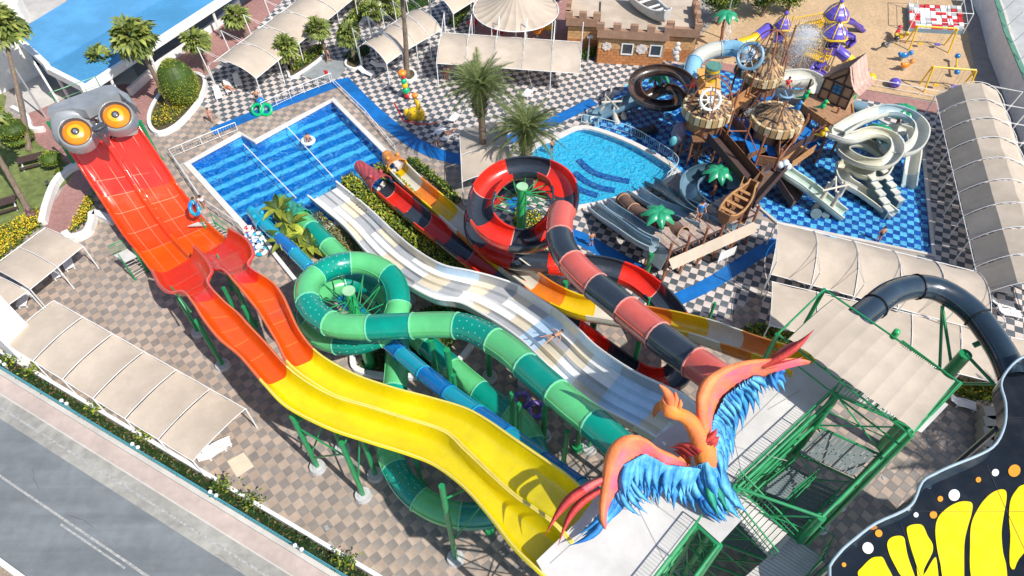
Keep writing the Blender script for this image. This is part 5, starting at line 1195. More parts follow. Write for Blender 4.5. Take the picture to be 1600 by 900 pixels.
def frame_tower(T, px, zt, lv, r=.17, pads=True, top_extra=0):
    cs = [P(x, y, zt) for x, y in px]
    for c in cs:
        m = MB(); m.cone((c.x, c.y, 0), (c.x, c.y, zt + top_extra), r, r, 10); m.build('column', green, T, smooth='auto')
        if pads: m = MB(); m.cone((c.x, c.y, -.02), (c.x, c.y, .3), .6, .55, 16); m.build('footing', M('white_concrete_pad'), T)
    n = len(cs)
    for k in range(len(lv) - 1):
        for i in range(n):
            a, b = cs[i], cs[(i + 1) % n]; A0 = Vector((a.x, a.y, lv[k])); B0 = Vector((b.x, b.y, lv[k])); A1 = Vector((a.x, a.y, lv[k + 1])); B1 = Vector((b.x, b.y, lv[k + 1]))
            m = MB(); m.cone(A1, B1, .075, n=8); m.build('beam', green, T)
            m = MB(); m.cone(A0, B1, .045, n=6); m.cone(B0, A1, .045, n=6); m.cone(A0.lerp(A1, .5), B0.lerp(B1, .5), .035, n=5); m.build('cross_brace', green, T)
    return cs
frame_tower(TW, [(850, 886), (985, 905), (962, 745), (1060, 800)], DH - .35, [0, 4.5, 9, DH - .5])
frame_tower(TW, [(1060, 800), (1130, 735), (1090, 660), (1000, 725)], DH - .35, [0, 4.5, 9, DH - .5])
frame_tower(TW, [(1200, 690), (1280, 620), (1235, 585), (1150, 625)], DH - .35, [0, 4.5, 9, DH - .5])
frame_tower(TW, [(1007, 925), (1088, 820), (1122, 852), (1060, 935)], DH - .1, [2, 6, 10, DH - .1], .2)
e = [tuple(P(x, y, DH)) for x, y in [(870, 926), (838, 876)]]
ra = lambda lab, px, h=.8, bal=.16, z=DH: railing('railing', lab, [tuple(P(x, y, z)) for x, y in px], h, green, 1.5, bal)
ra('green railing along deck edge above the lower stair well', [(1003, 928), (1090, 816)]); ra('green railing along deck edge beside the upper stair tower', [(1147, 757), (1302, 612)])
# upper stair tower
ST = thing('stair_tower', 'open green steel stair tower with crossed braces right of the phoenix', 'stair tower', P(1270, 840))
cs = frame_tower(ST, [(1152, 762), (1307, 617), (1424, 668), (1284, 808)], DH + .3, [0, 3.2, 6.4, 9.6, DH + .3], .2)
up = Vector((0, 0, 1))
for zt, col in ((9.6, 0), (6.2, 1), (3.2, 2)):
    a, b, c, d = [Vector((q.x, q.y, zt)) for q in cs]
    for (s0, s1) in ((.0, .3), (.72, 1.0)):
        # landings and flights inside the tower
        p = [a.lerp(b, s0).lerp(d.lerp(c, s0), .12), a.lerp(b, s1).lerp(d.lerp(c, s1), .12), a.lerp(b, s1).lerp(d.lerp(c, s1), .9), a.lerp(b, s0).lerp(d.lerp(c, s0), .9)]
        if (s0 > .5) == (col % 2 == 0):
            m = MB()
            for k in range(12):
                t0 = k / 12; t1 = (k + .8) / 12; q = [p[0].lerp(p[3], t0), p[1].lerp(p[2], t0), p[1].lerp(p[2], t1), p[0].lerp(p[3], t1)]; m.prism([(v.x, v.y) for v in q], zt - .08, zt)
            m.build('landing_slat', M('grey_steel_tread', (.16, .2, .21), .5, .1), ST)  # grey darkened to paint in the shade inside the tower
    for lane in (0, 1):
        n = 12; l0 = .3; l1 = .72; w0, w1 = ((.14, .48), (.52, .88))[lane]
        for k in range(n):
            s0 = l0 + (l1 - l0) * k / n; s1 = l0 + (l1 - l0) * (k + .8) / n; zz = zt - 3.5 * (k / n) * .5 - (1.75 if lane else 0) if lane == 0 else zt - 1.75 - 1.75 * (1 - k / n)
            q = [a.lerp(b, s0).lerp(d.lerp(c, s0), w0), a.lerp(b, s1).lerp(d.lerp(c, s1), w0), a.lerp(b, s1).lerp(d.lerp(c, s1), w1), a.lerp(b, s0).lerp(d.lerp(c, s0), w1)]
            m = MB(); m.prism([(v.x, v.y) for v in q], zz - .05, zz); m.build('tread', M('grey_steel_tread', (.3, .36, .38), .5, .1), ST)
        for w in (w0, w1):
            A = a.lerp(b, l0).lerp(d.lerp(c, l0), w); B = a.lerp(b, l1).lerp(d.lerp(c, l1), w); A.z = zt if lane == 0 else zt - 3.5; B.z = zt - 1.75; m = MB(); m.cone(A, B, .06, n=5); m.cone(A + up, B + up, .035, n=5)
            for k in range(13): m.cone(A.lerp(B, k / 12), A.lerp(B, k / 12) + up, .02, n=4, caps=False)
            m.build('handrail', green, ST)
# floor grating bridge at top
q = WP([(1307, 617), (1330, 596), (1445, 650), (1424, 668)], DH + .32); m = MB()
for k in range(22):
    t0 = k / 22; t1 = (k + .82) / 22; p = [q[0].lerp(q[3], t0), q[1].lerp(q[2], t0), q[1].lerp(q[2], t1), q[0].lerp(q[3], t1)]; m = MB(); m.prism([(v.x, v.y) for v in p], DH + .24, DH + .32); m.build('floor_slat', deckm, ST)
ra('green railing with many bars along the top bridge', [(1307, 617), (1424, 668)], 1.1, .18, DH + .32)
# stairs from the deck down to the lower landing
S2 = thing('staircase', 'pale staircase with green railings going down from deck corner to lower landing', 'stairs', P(1210, 900))
A, B = P(1122, 772, DH), P(1146, 748, DH); C, D = P(1236, 842, 9.8), P(1206, 874, 9.8); n = 14
for k in range(n):
    t0 = k / n; t1 = (k + .85) / n; p = [A.lerp(D, t0), B.lerp(C, t0), B.lerp(C, t1), A.lerp(D, t1)]; zz = DH + (9.8 - DH) * (k + 1) / (n + 1); m = MB(); m.prism([(v.x, v.y) for v in p], zz - .2, zz); m.build('tread', deckm, S2)
for a, b in ((A, D), (B, C)):
    m = MB(); m.cone(a + up, b + up, .045, n=5); m.cone(a + up * .5, b + up * .5, .03, n=4)
    for k in range(22): m.cone(a.lerp(b, k / 21), a.lerp(b, k / 21) + up, .018, n=4, caps=False)
    m.build('handrail', green, S2)
lp_ = WP([(1236, 838), (1286, 872), (1222, 940), (1160, 905)], 9.8); m = MB()
for k in range(18):
    t0 = k / 18; t1 = (k + .85) / 18; p = [lp_[0].lerp(lp_[3], t0), lp_[1].lerp(lp_[2], t0), lp_[1].lerp(lp_[2], t1), lp_[0].lerp(lp_[3], t1)]; m = MB(); m.prism([(v.x, v.y) for v in p], 9.7, 9.8); m.build('landing_slat', deckm, S2)
ra('green railing around the lower stair landing', [(1252, 826), (1290, 850), (1272, 885), (1222, 940)], 1.05, .25, 9.8)
frame_tower(S2, [(1240, 842), (1284, 872), (1226, 930), (1170, 905)], 9.65, [0, 4, 9.65], .14)
# top roof over the platform
RH = 15.6
RF = thing('platform_canopy', 'beige ribbed fabric roof on a green frame above the slide platform', 'canopy', P(1380, 800))
ra_, rb_, rc_, rd_ = [P(x, y, RH) for x, y in ((1303, 467), (1492, 595), (1427, 673), (1232, 530))]
for k in range(9):
    t0 = k / 9; t1 = (k + 1) / 9; rows = []
    for i in range(7):
        t = t0 + (t1 - t0) * i / 6; e = 4 * (i / 6) * (1 - i / 6); rows.append([ra_.lerp(rb_, t).lerp(rd_.lerp(rc_, t), v / 6 + (.02 * e * (1 if v == 0 else -1 if v == 6 else 0))) + up * (.22 * 4 * (v / 6) * (1 - v / 6) - .015 * e) for v in range(7)])
    m = MB(); m.grid(rows); m.build('canvas_panel', canvas, RF, smooth=True)
m = MB()
for k in range(10): m.pipe([ra_.lerp(rb_, k / 9).lerp(rd_.lerp(rc_, k / 9), v / 6) + up * (.22 * 4 * (v / 6) * (1 - v / 6) - .06) for v in range(7)], .05, 5)
m.build('rib', green, RF)
of_ = [P(x, y, RH - .3) for x, y in ((1288, 452), (1500, 598), (1424, 680), (1215, 522))]
m = MB()
for i in range(4): m.cone(of_[i], of_[(i + 1) % 4], .05, n=7)
m.build('frame_beam', green, RF)
m = MB()
for i, (a, b) in enumerate(((of_[3], of_[2]),)):
    o_ = (rd_ - ra_).normalized() * .0
    for k in range(9):
        p = a.lerp(b, k / 8); m.cone(p, p + (ra_ - rd_).normalized() * .9, .05, n=5)
m.cone(of_[3] - up * 1.0, of_[2] - up * 1.0, .05, n=5); m.build('frame_strut', green, RF)
for c in of_: m = MB(); m.cone((c.x, c.y, DH if c is of_[3] or c is of_[0] else 0), c, .11, n=9); m.build('column', green, RF, smooth='auto')
m = MB(); q = WP([(1262, 575), (1306, 520), (1482, 632), (1440, 676), (1302, 612)], DH - .02); cdt(m, q, (), None, DH - .02); m.build('floor', deckm, RF)
m = MB(); c0 = P(1472, 600, 0); cc = P(1440, 652, 14.2)
m = MB()
lad = [(1410, 532), (1478, 582)]
for s in (0, 1):
    o_ = up * -.9 * s
    m.cone(P(*lad[0], RH) + o_, P(*lad[1], RH) + o_, .04, n=5)
A, B = P(*lad[0], RH), P(*lad[1], RH)
for k in range(24): p = A.lerp(B, k / 23); m.cone(p, p - up * .9, .02, n=4, caps=False)
m.build('guard_rail', green, RF)
for lab, px in (('round green float tank standing on the platform edge', (1395, 527)),):
    c = P(*px, 15.0); m = MB(); m.cone(c, c + up * .5, .16, n=12); m.ball(c + up * .5, .16, 10, 6, sc=(1, 1, .5)); tag(m.build('tank', greenl, origin=c, smooth='auto'), lab, 'tank')
poles(RF, [(1309, 787, 12)], .26, pad=True)

# ---------------------------------------------------------------- butterfly
BF = thing('butterfly_wing_slide', 'huge glossy black butterfly wing slide with yellow cells and round dots', 'water slide', P(1500, 900))
def bh(x, y):   # world heights of the wing dish
    return 0
out_px = smoothpoly([(1295, 905), (1310, 872), (1340, 845), (1375, 820), (1420, 800), (1438, 785), (1450, 757), (1470, 745), (1491, 735), (1535, 716), (1556, 700), (1566, 672), (1564, 642), (1555, 618), (1558, 602), (1573, 584), (1593, 577), (1630, 580), (1655, 640), (1695, 732), (1770, 775), (1850, 812), (1916, 857), (1981, 882), (1960, 1000), (1800, 1080), (1640, 1060), (1450, 1020), (1330, 980)], 3)
BHZ = 11.8
base_w = [tuple(P(x, y, BHZ)) for x, y in out_px]; ctr = P(1560, 830, BHZ)
def dish(x, y): 
    d = hypot(x - ctr.x, y - ctr.y); return BHZ - .9 + .012 * d * d + .55 * max(0, (y - P(1560, 690, BHZ).y)) * .0
m = MB(); cdt(m, base_w, (), .7, dish); m.build('wing', M('glossy_black_wing', (.006, .009, .013), .16, .3, .8, coat=.35), BF, smooth=True)
rimw = [Vector((p[0], p[1], dish(p[0], p[1]))) for p in base_w]
m = MB(); rr = rimw + rimw[:1]; m.grid([[p - up * .02, p + up * .75 + (p - ctr).normalized() * .25] for p in rr]); m.build('side_wall', navy, BF, smooth=True, solid=.08)
m = MB(); m.pipe([p + up * .78 + (p - ctr).normalized() * .25 for p in rimw], .07, 7, closed=True); m.build('rim', M('light_blue_grey_rim', (.35, .45, .52), .25, .08, coat=.5), BF, smooth=True)
def patch(px, mat, name, lift=.03, sc=1, hh=11.2):
    w = [tuple(P(x, y, hh)) for x, y in px]; m = MB(); cdt(m, w, (), .9, lambda x, y: dish(x, y) + lift); m.build(name, mat, BF, smooth=True)
z8 = lambda L: smoothpoly([(1200 + x / 4, 675 + y / 4) for x, y in L], 4)
cy = M('bright_yellow_cell', (.92, .72, .0), .3, .03, .6, coat=.4, stain=.04)
for L in ([(1060, 600), (1080, 520), (1140, 460), (1210, 425), (1270, 422), (1295, 440), (1290, 500), (1262, 600), (1245, 700), (1235, 960), (1180, 1200), (1140, 1100), (1100, 900), (1090, 820), (1070, 720)],
          [(1282, 700), (1290, 560), (1340, 450), (1400, 380), (1460, 350), (1500, 360), (1505, 420), (1490, 520), (1480, 620), (1490, 740), (1510, 830), (1505, 950), (1420, 1150), (1350, 1150), (1285, 900)],
          [(1525, 520), (1530, 420), (1560, 360), (1600, 325), (1700, 330), (1720, 600), (1590, 780), (1560, 845), (1535, 830), (1530, 760), (1535, 640)],
          [(875, 610), (890, 580), (940, 568), (980, 578), (1010, 640), (1040, 690), (1040, 740), (1010, 800), (980, 860), (970, 940), (945, 940), (930, 820), (900, 720)],
          [(745, 700), (770, 660), (820, 645), (855, 655), (865, 700), (880, 780), (925, 920), (930, 1000), (830, 900), (800, 850), (760, 770)],
          [(545, 905), (580, 850), (640, 795), (690, 784), (715, 790), (740, 840), (780, 920), (820, 1060), (620, 1000)],
          [(975, 920), (1000, 860), (1050, 780), (1066, 800), (1072, 960), (1020, 1100)]): patch(z8(L), cy, 'yellow_cell')
for x, y, r, w in [(617, 732, 37, 1), (1178, 383, 36, 1), (1430, 247, 22, 1), (935, 510, 16, 1), (690, 635, 24, 0), (455, 847, 15, 0), (1047, 507, 24, 0), (1090, 407, 18, 0), (1327, 289, 17, 0), (1545, 238, 37, 0)]:
    patch([(1200 + (x + r * cos(a * pi / 8)) / 4, 675 + (y + r * sin(a * pi / 8)) / 4) for a in range(16)], M('white_dot_paint', (.85, .85, .85), .3, .03) if w else M('orange_dot_paint', (.85, .33, .03), .3, .05), 'spot', .035)
jl = M('wing_joint', (.03, .04, .05), .5)
for k in range(0, 8, 2):
    for ax in (0, 1):
        m = MB(); pts = []
        for i in range(60):
            q = (ctr.x - 12 + 24 * i / 59, ctr.y - 8 + 2.3 * k) if ax else (ctr.x - 9 + 2.6 * k, ctr.y - 12 + 24 * i / 59)
            if inpoly(q[0], q[1], base_w): pts.append(Vector((q[0], q[1], dish(*q) + .045)))
        if len(pts) > 3: d = Vector((0, .008, 0)) if ax else Vector((.008, 0, 0)); m.grid([[p - d, p + d] for p in pts]); m.build('panel_joint', jl, BF)
cross(BF, [(Vector((rimw[i].x, rimw[i].y, rimw[i].z)), Vector((rimw[i].x, rimw[i].y, 0))) for i in (6, 20, 34, 60)], .16, navy, 'support_pole')

# ---------------------------------------------------------------- phoenix
PH = thing('phoenix_statue', 'orange and blue phoenix statue with spread wings standing on the platform', 'statue', P(1110, 715, DH))
def fm_(name, c1, c2, sc=1.2, coat=.4):
    m = M(name, c1, .6, .12, 2, bump=.6, bscale=6); nt = m.node_tree; hs = [n for n in nt.nodes if n.type == 'HUE_SAT'][0]; n2 = nt.nodes.new('ShaderNodeTexNoise'); n2.inputs['Scale'].default_value = sc; n2.inputs['Detail'].default_value = 3; tc = nt.nodes.new('ShaderNodeTexCoord'); nt.links.new(tc.outputs['Object'], n2.inputs['Vector'])
    cr = nt.nodes.new('ShaderNodeValToRGB'); cr.color_ramp.elements[0].position = .35; cr.color_ramp.elements[1].position = .65; cr.color_ramp.elements[0].color = (*c1, 1); cr.color_ramp.elements[1].color = (*c2, 1); nt.links.new(n2.outputs['Fac'], cr.inputs[0]); nt.links.new(cr.outputs[0], hs.inputs['Color']); return m
om = fm_('phoenix_orange', (.72, .15, .06), (.82, .26, .08), .8); pm = fm_('phoenix_pink', (.78, .13, .2), (.78, .2, .1), 1.1); fb = fm_('phoenix_blue', (.03, .26, .66), (.14, .5, .8), 1.6); fbd = fm_('phoenix_deep_blue', (.015, .16, .5), (.04, .32, .66), 1.6); fg = fm_('phoenix_green', (.0, .2, .17), (.03, .4, .2), 1.2); rdp = fm_('phoenix_red', (.45, .03, .035), (.62, .07, .05), 1.4); nk = fm_('phoenix_neck_orange', (.82, .32, .04), (.75, .19, .06), 1.0)
def limb(name, pts, rs, mat, n=10, sub=5, flat=1.0, T=PH, extra=None):
    c = catmull([tuple(P(*p)) + (r,) for p, r in zip(pts, rs)], sub); fr = frames(c); rows = []
    for (p, t, s, u), q in zip(fr, c): rows.append([p + s * q[3] * cos(2 * pi * k / n) + u * q[3] * flat * sin(2 * pi * k / n) for k in range(n)])
    m = MB(); m.grid(rows, closeu=True); m.add(rows[0], [tuple(range(n))]); m.add(rows[-1], [tuple(reversed(range(n)))]); return m.build(name, mat, T, smooth=True)
limb('body', [(1128, 800, DH + .3), (1122, 765, DH + .7), (1115, 735, DH + 1.2), (1104, 712, DH + 1.7), (1098, 690, DH + 2.2)], [.06, .2, .4, .5, .4], fb, 12)
limb('neck', [(1113, 738, DH + .9), (1107, 720, DH + 1.5), (1101, 702, DH + 2.0), (1091, 678, DH + 2.6), (1080, 660, DH + 3.1), (1068, 650, DH + 3.5), (1055, 645, DH + 3.8)], [.3, .58, .52, .42, .35, .3, .27], nk, 12)
for k, (x, y, z_) in enumerate([(1040, 636, 3.7), (1034, 640, 3.55), (1030, 634, 3.8), (1036, 644, 3.4)]): feather(P(1046, 637, DH + 4.0), P(x - 10, y + 6, DH + z_ - .5), .22, M('brown_crest', (.2, .08, .03), .7), .1, .1) if 0 else None
hd = limb('head', [(1060, 648, DH + 3.7), (1050, 640, DH + 3.95), (1042, 634, DH + 4.0), (1032, 632, DH + 3.9)], [.28, .42, .4, .18], nk, 10)
limb('beak', [(1036, 632, DH + 3.9), (1028, 636, DH + 3.75), (1023, 646, DH + 3.4), (1022, 652, DH + 3.1)], [.2, .17, .1, .02], fm_('phoenix_beak', (.35, .12, .04), (.5, .2, .04)), 8, T=hd)
for k, (pts, rs) in enumerate([([(1048, 634, DH + 4.2), (1046, 620, DH + 4.6), (1038, 608, DH + 5.0), (1030, 601, DH + 5.2)], [.2, .2, .12, .02]), ([(1053, 636, DH + 4.2), (1056, 624, DH + 4.5), (1055, 612, DH + 4.9)], [.16, .13, .02]), ([(1042, 634, DH + 4.2), (1037, 624, DH + 4.4), (1036, 618, DH + 4.6)], [.12, .09, .02]), ([(1058, 640, DH + 4.1), (1063, 632, DH + 4.4), (1063, 624, DH + 4.6)], [.12, .1, .02])]): limb('crest_feather', pts, rs, om, 8, T=hd)
def wing(outer, inner, name, mats, h0, thick=.5):
    """outer and inner edge polylines in pixels with heights -> swelling blade"""
    a = catmull([tuple(P(*p)) for p in outer], 5); b = catmull([tuple(P(*p)) for p in inner], 5); rows = []
    for i, (p, q) in enumerate(zip(a, b)):
        p = Vector(p); q = Vector(q); q = p + (q - p) * 1.3; t = i / (len(a) - 1); th = thick * (sin(pi * min(.97, .08 + t * .9)) ** .5); rows.append([p, p.lerp(q, .12) + up * th * .8, p.lerp(q, .35) + up * th * 1.05, p.lerp(q, .6) + up * th * .5, p.lerp(q, .8) + up * th * .3, q, p.lerp(q, .6) - up * th * .5, p.lerp(q, .2) - up * th * .5])
    m = MB(); n = 8
    for i in range(len(rows) - 1):
        for j in range(n):
            m.add([rows[i][j], rows[i][(j + 1) % n], rows[i + 1][(j + 1) % n], rows[i + 1][j]], [(0, 1, 2, 3)], 1 if j in (2, 3, 4) else 0)
    # weld for smooth shading
    bm = bmesh.new(); o = m.build(name, mats, PH, smooth=True); bm.from_mesh(o.data); bmesh.ops.remove_doubles(bm, verts=bm.verts, dist=.002); bm.to_mesh(o.data); bm.free(); return o
h = DH
wl = wing([(1075, 728, h + 1.7), (1050, 712, h + 2.1), (1025, 700, h + 2.6), (1003, 685, h + 2.9), (978, 680, h + 3.0), (957, 692, h + 2.8), (945, 715, h + 2.4), (940, 750, h + 1.9), (936, 785, h + 1.4), (937, 812, h + 1.1), (944, 827, h + .9)],
          [(1080, 735, h + 1.2), (1060, 736, h + 1.4), (1040, 735, h + 1.7), (1020, 722, h + 2.0), (1002, 718, h + 2.1), (988, 728, h + 2.0), (978, 742, h + 1.8), (968, 760, h + 1.5), (959, 782, h + 1.1), (952, 802, h + .9), (946, 826, h + .85)], 'wing', [om, pm], h)
wr = wing([(1103, 700, h + 2.2), (1094, 672, h + 2.9), (1088, 645, h + 3.4), (1088, 615, h + 3.8), (1100, 592, h + 4.1), (1125, 576, h + 4.3), (1155, 567, h + 4.4), (1190, 564, h + 4.5), (1225, 563, h + 4.6), (1250, 563, h + 4.6), (1266, 567, h + 4.6)],
          [(1114, 705, h + 1.8), (1117, 690, h + 2.0), (1120, 665, h + 2.3), (1124, 643, h + 2.6), (1132, 625, h + 2.9), (1146, 610, h + 3.2), (1165, 598, h + 3.5), (1187, 588, h + 3.8), (1210, 580, h + 4.1), (1235, 573, h + 4.4), (1264, 568, h + 4.55)], 'wing', [om, pm], h)
def feather(a, b, w, mat, bend=.3, droop=0, T=PH, name='feather', n=7):
    """curved tapered flattened feather from world a to b"""
    a = Vector(a); b = Vector(b); d = b - a; s = d.cross(up); s = s.normalized() if s.length > .01 else Vector((1, 0, 0)); rows = []
    for i in range(n + 1):
        t = i / n; c = a.lerp(b, t) + s * bend * sin(pi * t) * d.length + up * (droop * sin(pi * t)); ww = w * .62 * (.45 + .9 * sin(pi * min(1, t * .75 + .1)) * (1 - t ** 3)) * (1 - t ** 3) + .008
        rows.append([c - s * ww, c + up * ww * .28, c + s * ww, c - up * ww * .15])
    m = MB(); m.grid(rows, closeu=True); m.add(rows[-1], [(0, 1, 2, 3)]); return m.build(name, mat, T, smooth=True)
def fan(bases, tips, w, mats, rows=1, bend=.12, jit=.3, n=8, droop=.1, name='feather'):
    A = resample([tuple(P(*p)) for p in bases], n=n); B = resample([tuple(P(*p)) for p in tips], n=n)
    for i, (a, b) in enumerate(zip(A, B)):
        b = Vector(b) + Vector((random.uniform(-jit, jit), random.uniform(-jit, jit), 0)); feather(a, b, w, mats[i % len(mats)], bend * random.uniform(.6, 1.3), droop, name=name)
# left wing blue: long row, short row
fan([(990, 728, h + 1.9), (1010, 722, h + 1.9), (1040, 738, h + 1.5), (1085, 742, h + 1.3)], [(950, 800, h + .8), (985, 790, h + .8), (1020, 778, h + .9), (1080, 795, h + .6)], .3, [fb, fbd], n=30, bend=.14)
fan([(978, 726, h + 2.3), (1008, 710, h + 2.5), (1040, 727, h + 2.1), (1090, 732, h + 1.9)], [(970, 770, h + 1.5), (1005, 762, h + 1.5), (1040, 770, h + 1.3), (1075, 770, h + 1.2)], .3, [fb], n=30, bend=.12)
fan([(975, 745, h + 1.7), (960, 775, h + 1.3), (950, 795, h + 1.0)], [(950, 805, h + .6), (928, 822, h + .5), (898, 842, h + .5)], .24, [fbd, fb], n=11, bend=-.14)
feather(P(938, 752, h + 1.9), P(851, 838, h + .8), .3, rdp, .1, .15, n=12); feather(P(940, 765, h + 1.7), P(872, 853, h + .7), .24, rdp, .12, .15, n=12); feather(P(942, 748, h + 2.0), P(880, 800, h + 1.2), .24, pm, .08, .1, n=10)
fan([(965, 770, h + 1.5), (985, 748, h + 1.8)], [(988, 800, h + 1.0), (1012, 788, h + 1.1)], .2, [fb], n=6)
# right wing blue
fan([(1116, 700, h + 1.7), (1122, 660, h + 2.3), (1135, 630, h + 2.8), (1165, 602, h + 3.4), (1210, 583, h + 4.0)], [(1128, 760, h + .9), (1140, 700, h + 1.2), (1165, 650, h + 2.0), (1195, 620, h + 2.8), (1222, 600, h + 3.6)], .3, [fb, fbd], n=32, bend=-.12)
fan([(1110, 696, h + 2.3), (1116, 652, h + 2.9), (1134, 618, h + 3.4), (1176, 590, h + 3.95)], [(1120, 740, h + 1.5), (1135, 680, h + 2.0), (1160, 635, h + 2.7), (1195, 602, h + 3.5)], .3, [fb], n=28, bend=-.1)
fan([(1205, 584, h + 4.0), (1225, 577, h + 4.2)], [(1214, 608, h + 3.6), (1225, 592, h + 3.9)], .2, [fbd], n=3)
feather(P(1195, 575, h + 4.4), P(1255, 558, h + 4.9), .16, pm, .05, .1); feather(P(1190, 572, h + 4.4), P(1272, 515, h + 5.8), .28, rdp, .08, .2); feather(P(1205, 568, h + 4.4), P(1250, 532, h + 5.4), .2, pm, -.06, .15)
# back, chest and tail
fan([(1078, 732, h + 1.7), (1105, 722, h + 2.0), (1122, 722, h + 1.8)], [(1092, 790, h + .4), (1128, 795, h + .4), (1150, 790, h + .4)], .42, [fb, fbd], n=18, bend=.1)
fan([(1095, 760, h + 1.1), (1112, 752, h + 1.2), (1128, 752, h + 1.1)], [(1132, 822, h + .25), (1130, 810, h + .25), (1162, 802, h + .25)], .42, [fbd, fb], n=14, bend=.14)
fan([(1106, 745, h + 1.5), (1118, 742, h + 1.5)], [(1122, 800, h + .6), (1132, 797, h + .6)], .3, [fg, fb], n=7, bend=.08)
fan([(1072, 715, h + 2.0), (1095, 708, h + 2.4)], [(1043, 712, h + 1.4), (1068, 700, h + 2.0)], .26, [rdp], n=5, bend=.15)
fan([(1102, 690, h + 2.7), (1104, 700, h + 2.3)], [(1118, 670, h + 3.0), (1122, 690, h + 2.4)], .2, [rdp], n=5)
limb('leg', [(1070, 720, h + 1.2), (1062, 722, h + .6), (1056, 724, h + .02)], [.3, .18, .14], nk, 8)
limb('leg', [(1108, 730, h + 1.2), (1112, 745, h + .6), (1114, 752, h + .02)], [.3, .18, .14], nk, 8)
# ---------------------------------------------------------------- pirate splash playground
up = Vector((0, 0, 1))
def ring3(c, r, z, n=24, ry=None): return [Vector((c.x + r * cos(2 * pi * i / n), c.y + (ry or r) * sin(2 * pi * i / n), z)) for i in range(n)]
beadm = M('cream_bead', (.66, .56, .36), .6, .1); wheelm = M('white_wheel_paint', (.7, .7, .66), .5, .08); bluewheel = M('blue_wheel_paint', (.2, .36, .5), .5, .12)
def thatchtower(label, px, rimh, r, roofh, deckh, mt, cage=True, dark=False):
    c = P(px[0], px[1], rimh); c.z = 0; T = thing('thatched_tower', label, 'play tower', c)
    m = MB(); m.cone((c.x, c.y, rimh), (c.x, c.y, rimh + roofh), r * .95, .15, 24); m.build('roof', thatchd if dark else thatch, T)
    m = MB(); n = 300
    for i in range(n):
        a = i * 2.39996; t = (i / n) ** .6; rr = r * (.82 - .05 * (i % 3)) * t + .08; p = Vector((c.x + rr * cos(a), c.y + rr * sin(a), rimh + roofh * (1 - rr / r) + .12)); d = Vector((cos(a) * .5, sin(a) * .5, -.5 * roofh / r)); s = Vector((-sin(a), cos(a), 0)) * .13
        m.add([p - s * .6, p + s * .6, p + d * 1.1 + s * random.uniform(.4, 1.3) + up * random.uniform(0, .12), p + d * 1.1 - s * random.uniform(.4, 1.3)], [(0, 1, 2, 3)], 1 if (i % 5 == 0 or (sin(a * 1.3 + c.x) > .55)) else 0)
    tag(m.build('straw', [thatchd if dark else thatch, thatchd], T), kind='stuff')
    n = 26
    for i in range(n):
        a = 2 * pi * i / n; m = MB(); q = Vector((c.x + r * 1.02 * cos(a), c.y + r * 1.02 * sin(a), rimh)); m.box(q - up * .2, .26, r * 2 * pi / n * .88, .8, a); m.build('rim_block', beadm if i % 2 else M('tan_bead', (.45, .3, .14), .6, .1), T)
    m = MB()
    for i in range(6):
        a = 2 * pi * i / 6 + .3; q = Vector((c.x + r * .85 * cos(a), c.y + r * .85 * sin(a), 0)); m = MB(); m.cone(q, q + up * rimh, .13, n=8); m.build('post', brownst, T, smooth='auto')
        q2 = Vector((c.x + r * .85 * cos(a + pi / 3), c.y + r * .85 * sin(a + pi / 3), 0)); mid = (q + q2) / 2; d = q2 - q; rz = atan2(d.y, d.x)
        m = MB(); m.box(mid + up * (deckh + .55), d.length * .9, .08, .95, rz); m.build('side_board', woodl if i % 2 else wood, T)
        m = MB(); m.cone(q + up * .4, q2 + up * (deckh - .3), .05, n=5); m.cone(q2 + up * .4, q + up * (deckh - .3), .05, n=5); m.build('brace', brownst, T)
    m = MB(); m.cone((c.x, c.y, deckh - .15), (c.x, c.y, deckh), r * .95, n=12); m.build('deck', M('blue_deck_mat', (.008, .16, .52), .6, .1), T)
    m = MB(); m.cone((c.x, c.y, 0), (c.x, c.y, deckh), .5, .4, 10); m.build('trunk', wood, T)
    m = MB(); 
    for i in range(70): a = i * 2.4; rr = random.uniform(.2, 1.1); m.cone((c.x + .3 * cos(a), c.y + .3 * sin(a), .9), (c.x + rr * cos(a), c.y + rr * sin(a), .05), .05, .02, 4)
    tag(m.build('root_skirt', M('pale_straw', (.5, .46, .38), .9, .2, island=.4), T), kind='stuff')
    if cage:
        for k in range(3):
            a = pi * k / 3 + .4; m = MB(); pts = [Vector((c.x + (r * 1.05) * cos(th) * cos(a), c.y + (r * 1.05) * cos(th) * sin(a), rimh + (roofh + 2.3) * sin(th) ** .8)) for th in [pi * j / 14 for j in range(15)]]; m.pipe(pts, .06, 6); m.build('cage_pipe', brownst, T)
    return T, c
def wheel(T, c, r, mat, nrm=(0, -.75, .65), name='ship_wheel', T2=None):
    q = Vector(nrm).to_track_quat('Z', 'Y'); c = Vector(c); m = MB(); pts = [c + q @ Vector((r * cos(2 * pi * i / 20), r * sin(2 * pi * i / 20), 0)) for i in range(20)]; m.pipe(pts, .12 * r + .04, 6, closed=True); pts = [c + q @ Vector((r * .3 * cos(2 * pi * i / 12), r * .3 * sin(2 * pi * i / 12), 0)) for i in range(12)]; m.pipe(pts, .08, 5, closed=True)
    for i in range(8): a = 2 * pi * i / 8; d = q @ Vector((cos(a), sin(a), 0)); m.cone(c, c + d * r * 1.22, .06, .05, 5); m.ball(c + d * r * 1.25, .08, 6, 4)
    return m.build(name, mat, T)
TA, ca = thatchtower('left thatched pirate tower with white ship wheel and tipping bucket on top', (1106, 168), 5.2, 2.05, .9, 3.2, 0)
wheel(TA, P(1110, 156, 7.0), .85, wheelm); 
m = MB(); bk = P(1113, 112, 8.2); m.cone(bk - up * .8, bk + up * .5, .52, .66, 16); m.build('bucket', pyellow, TA, smooth='auto')
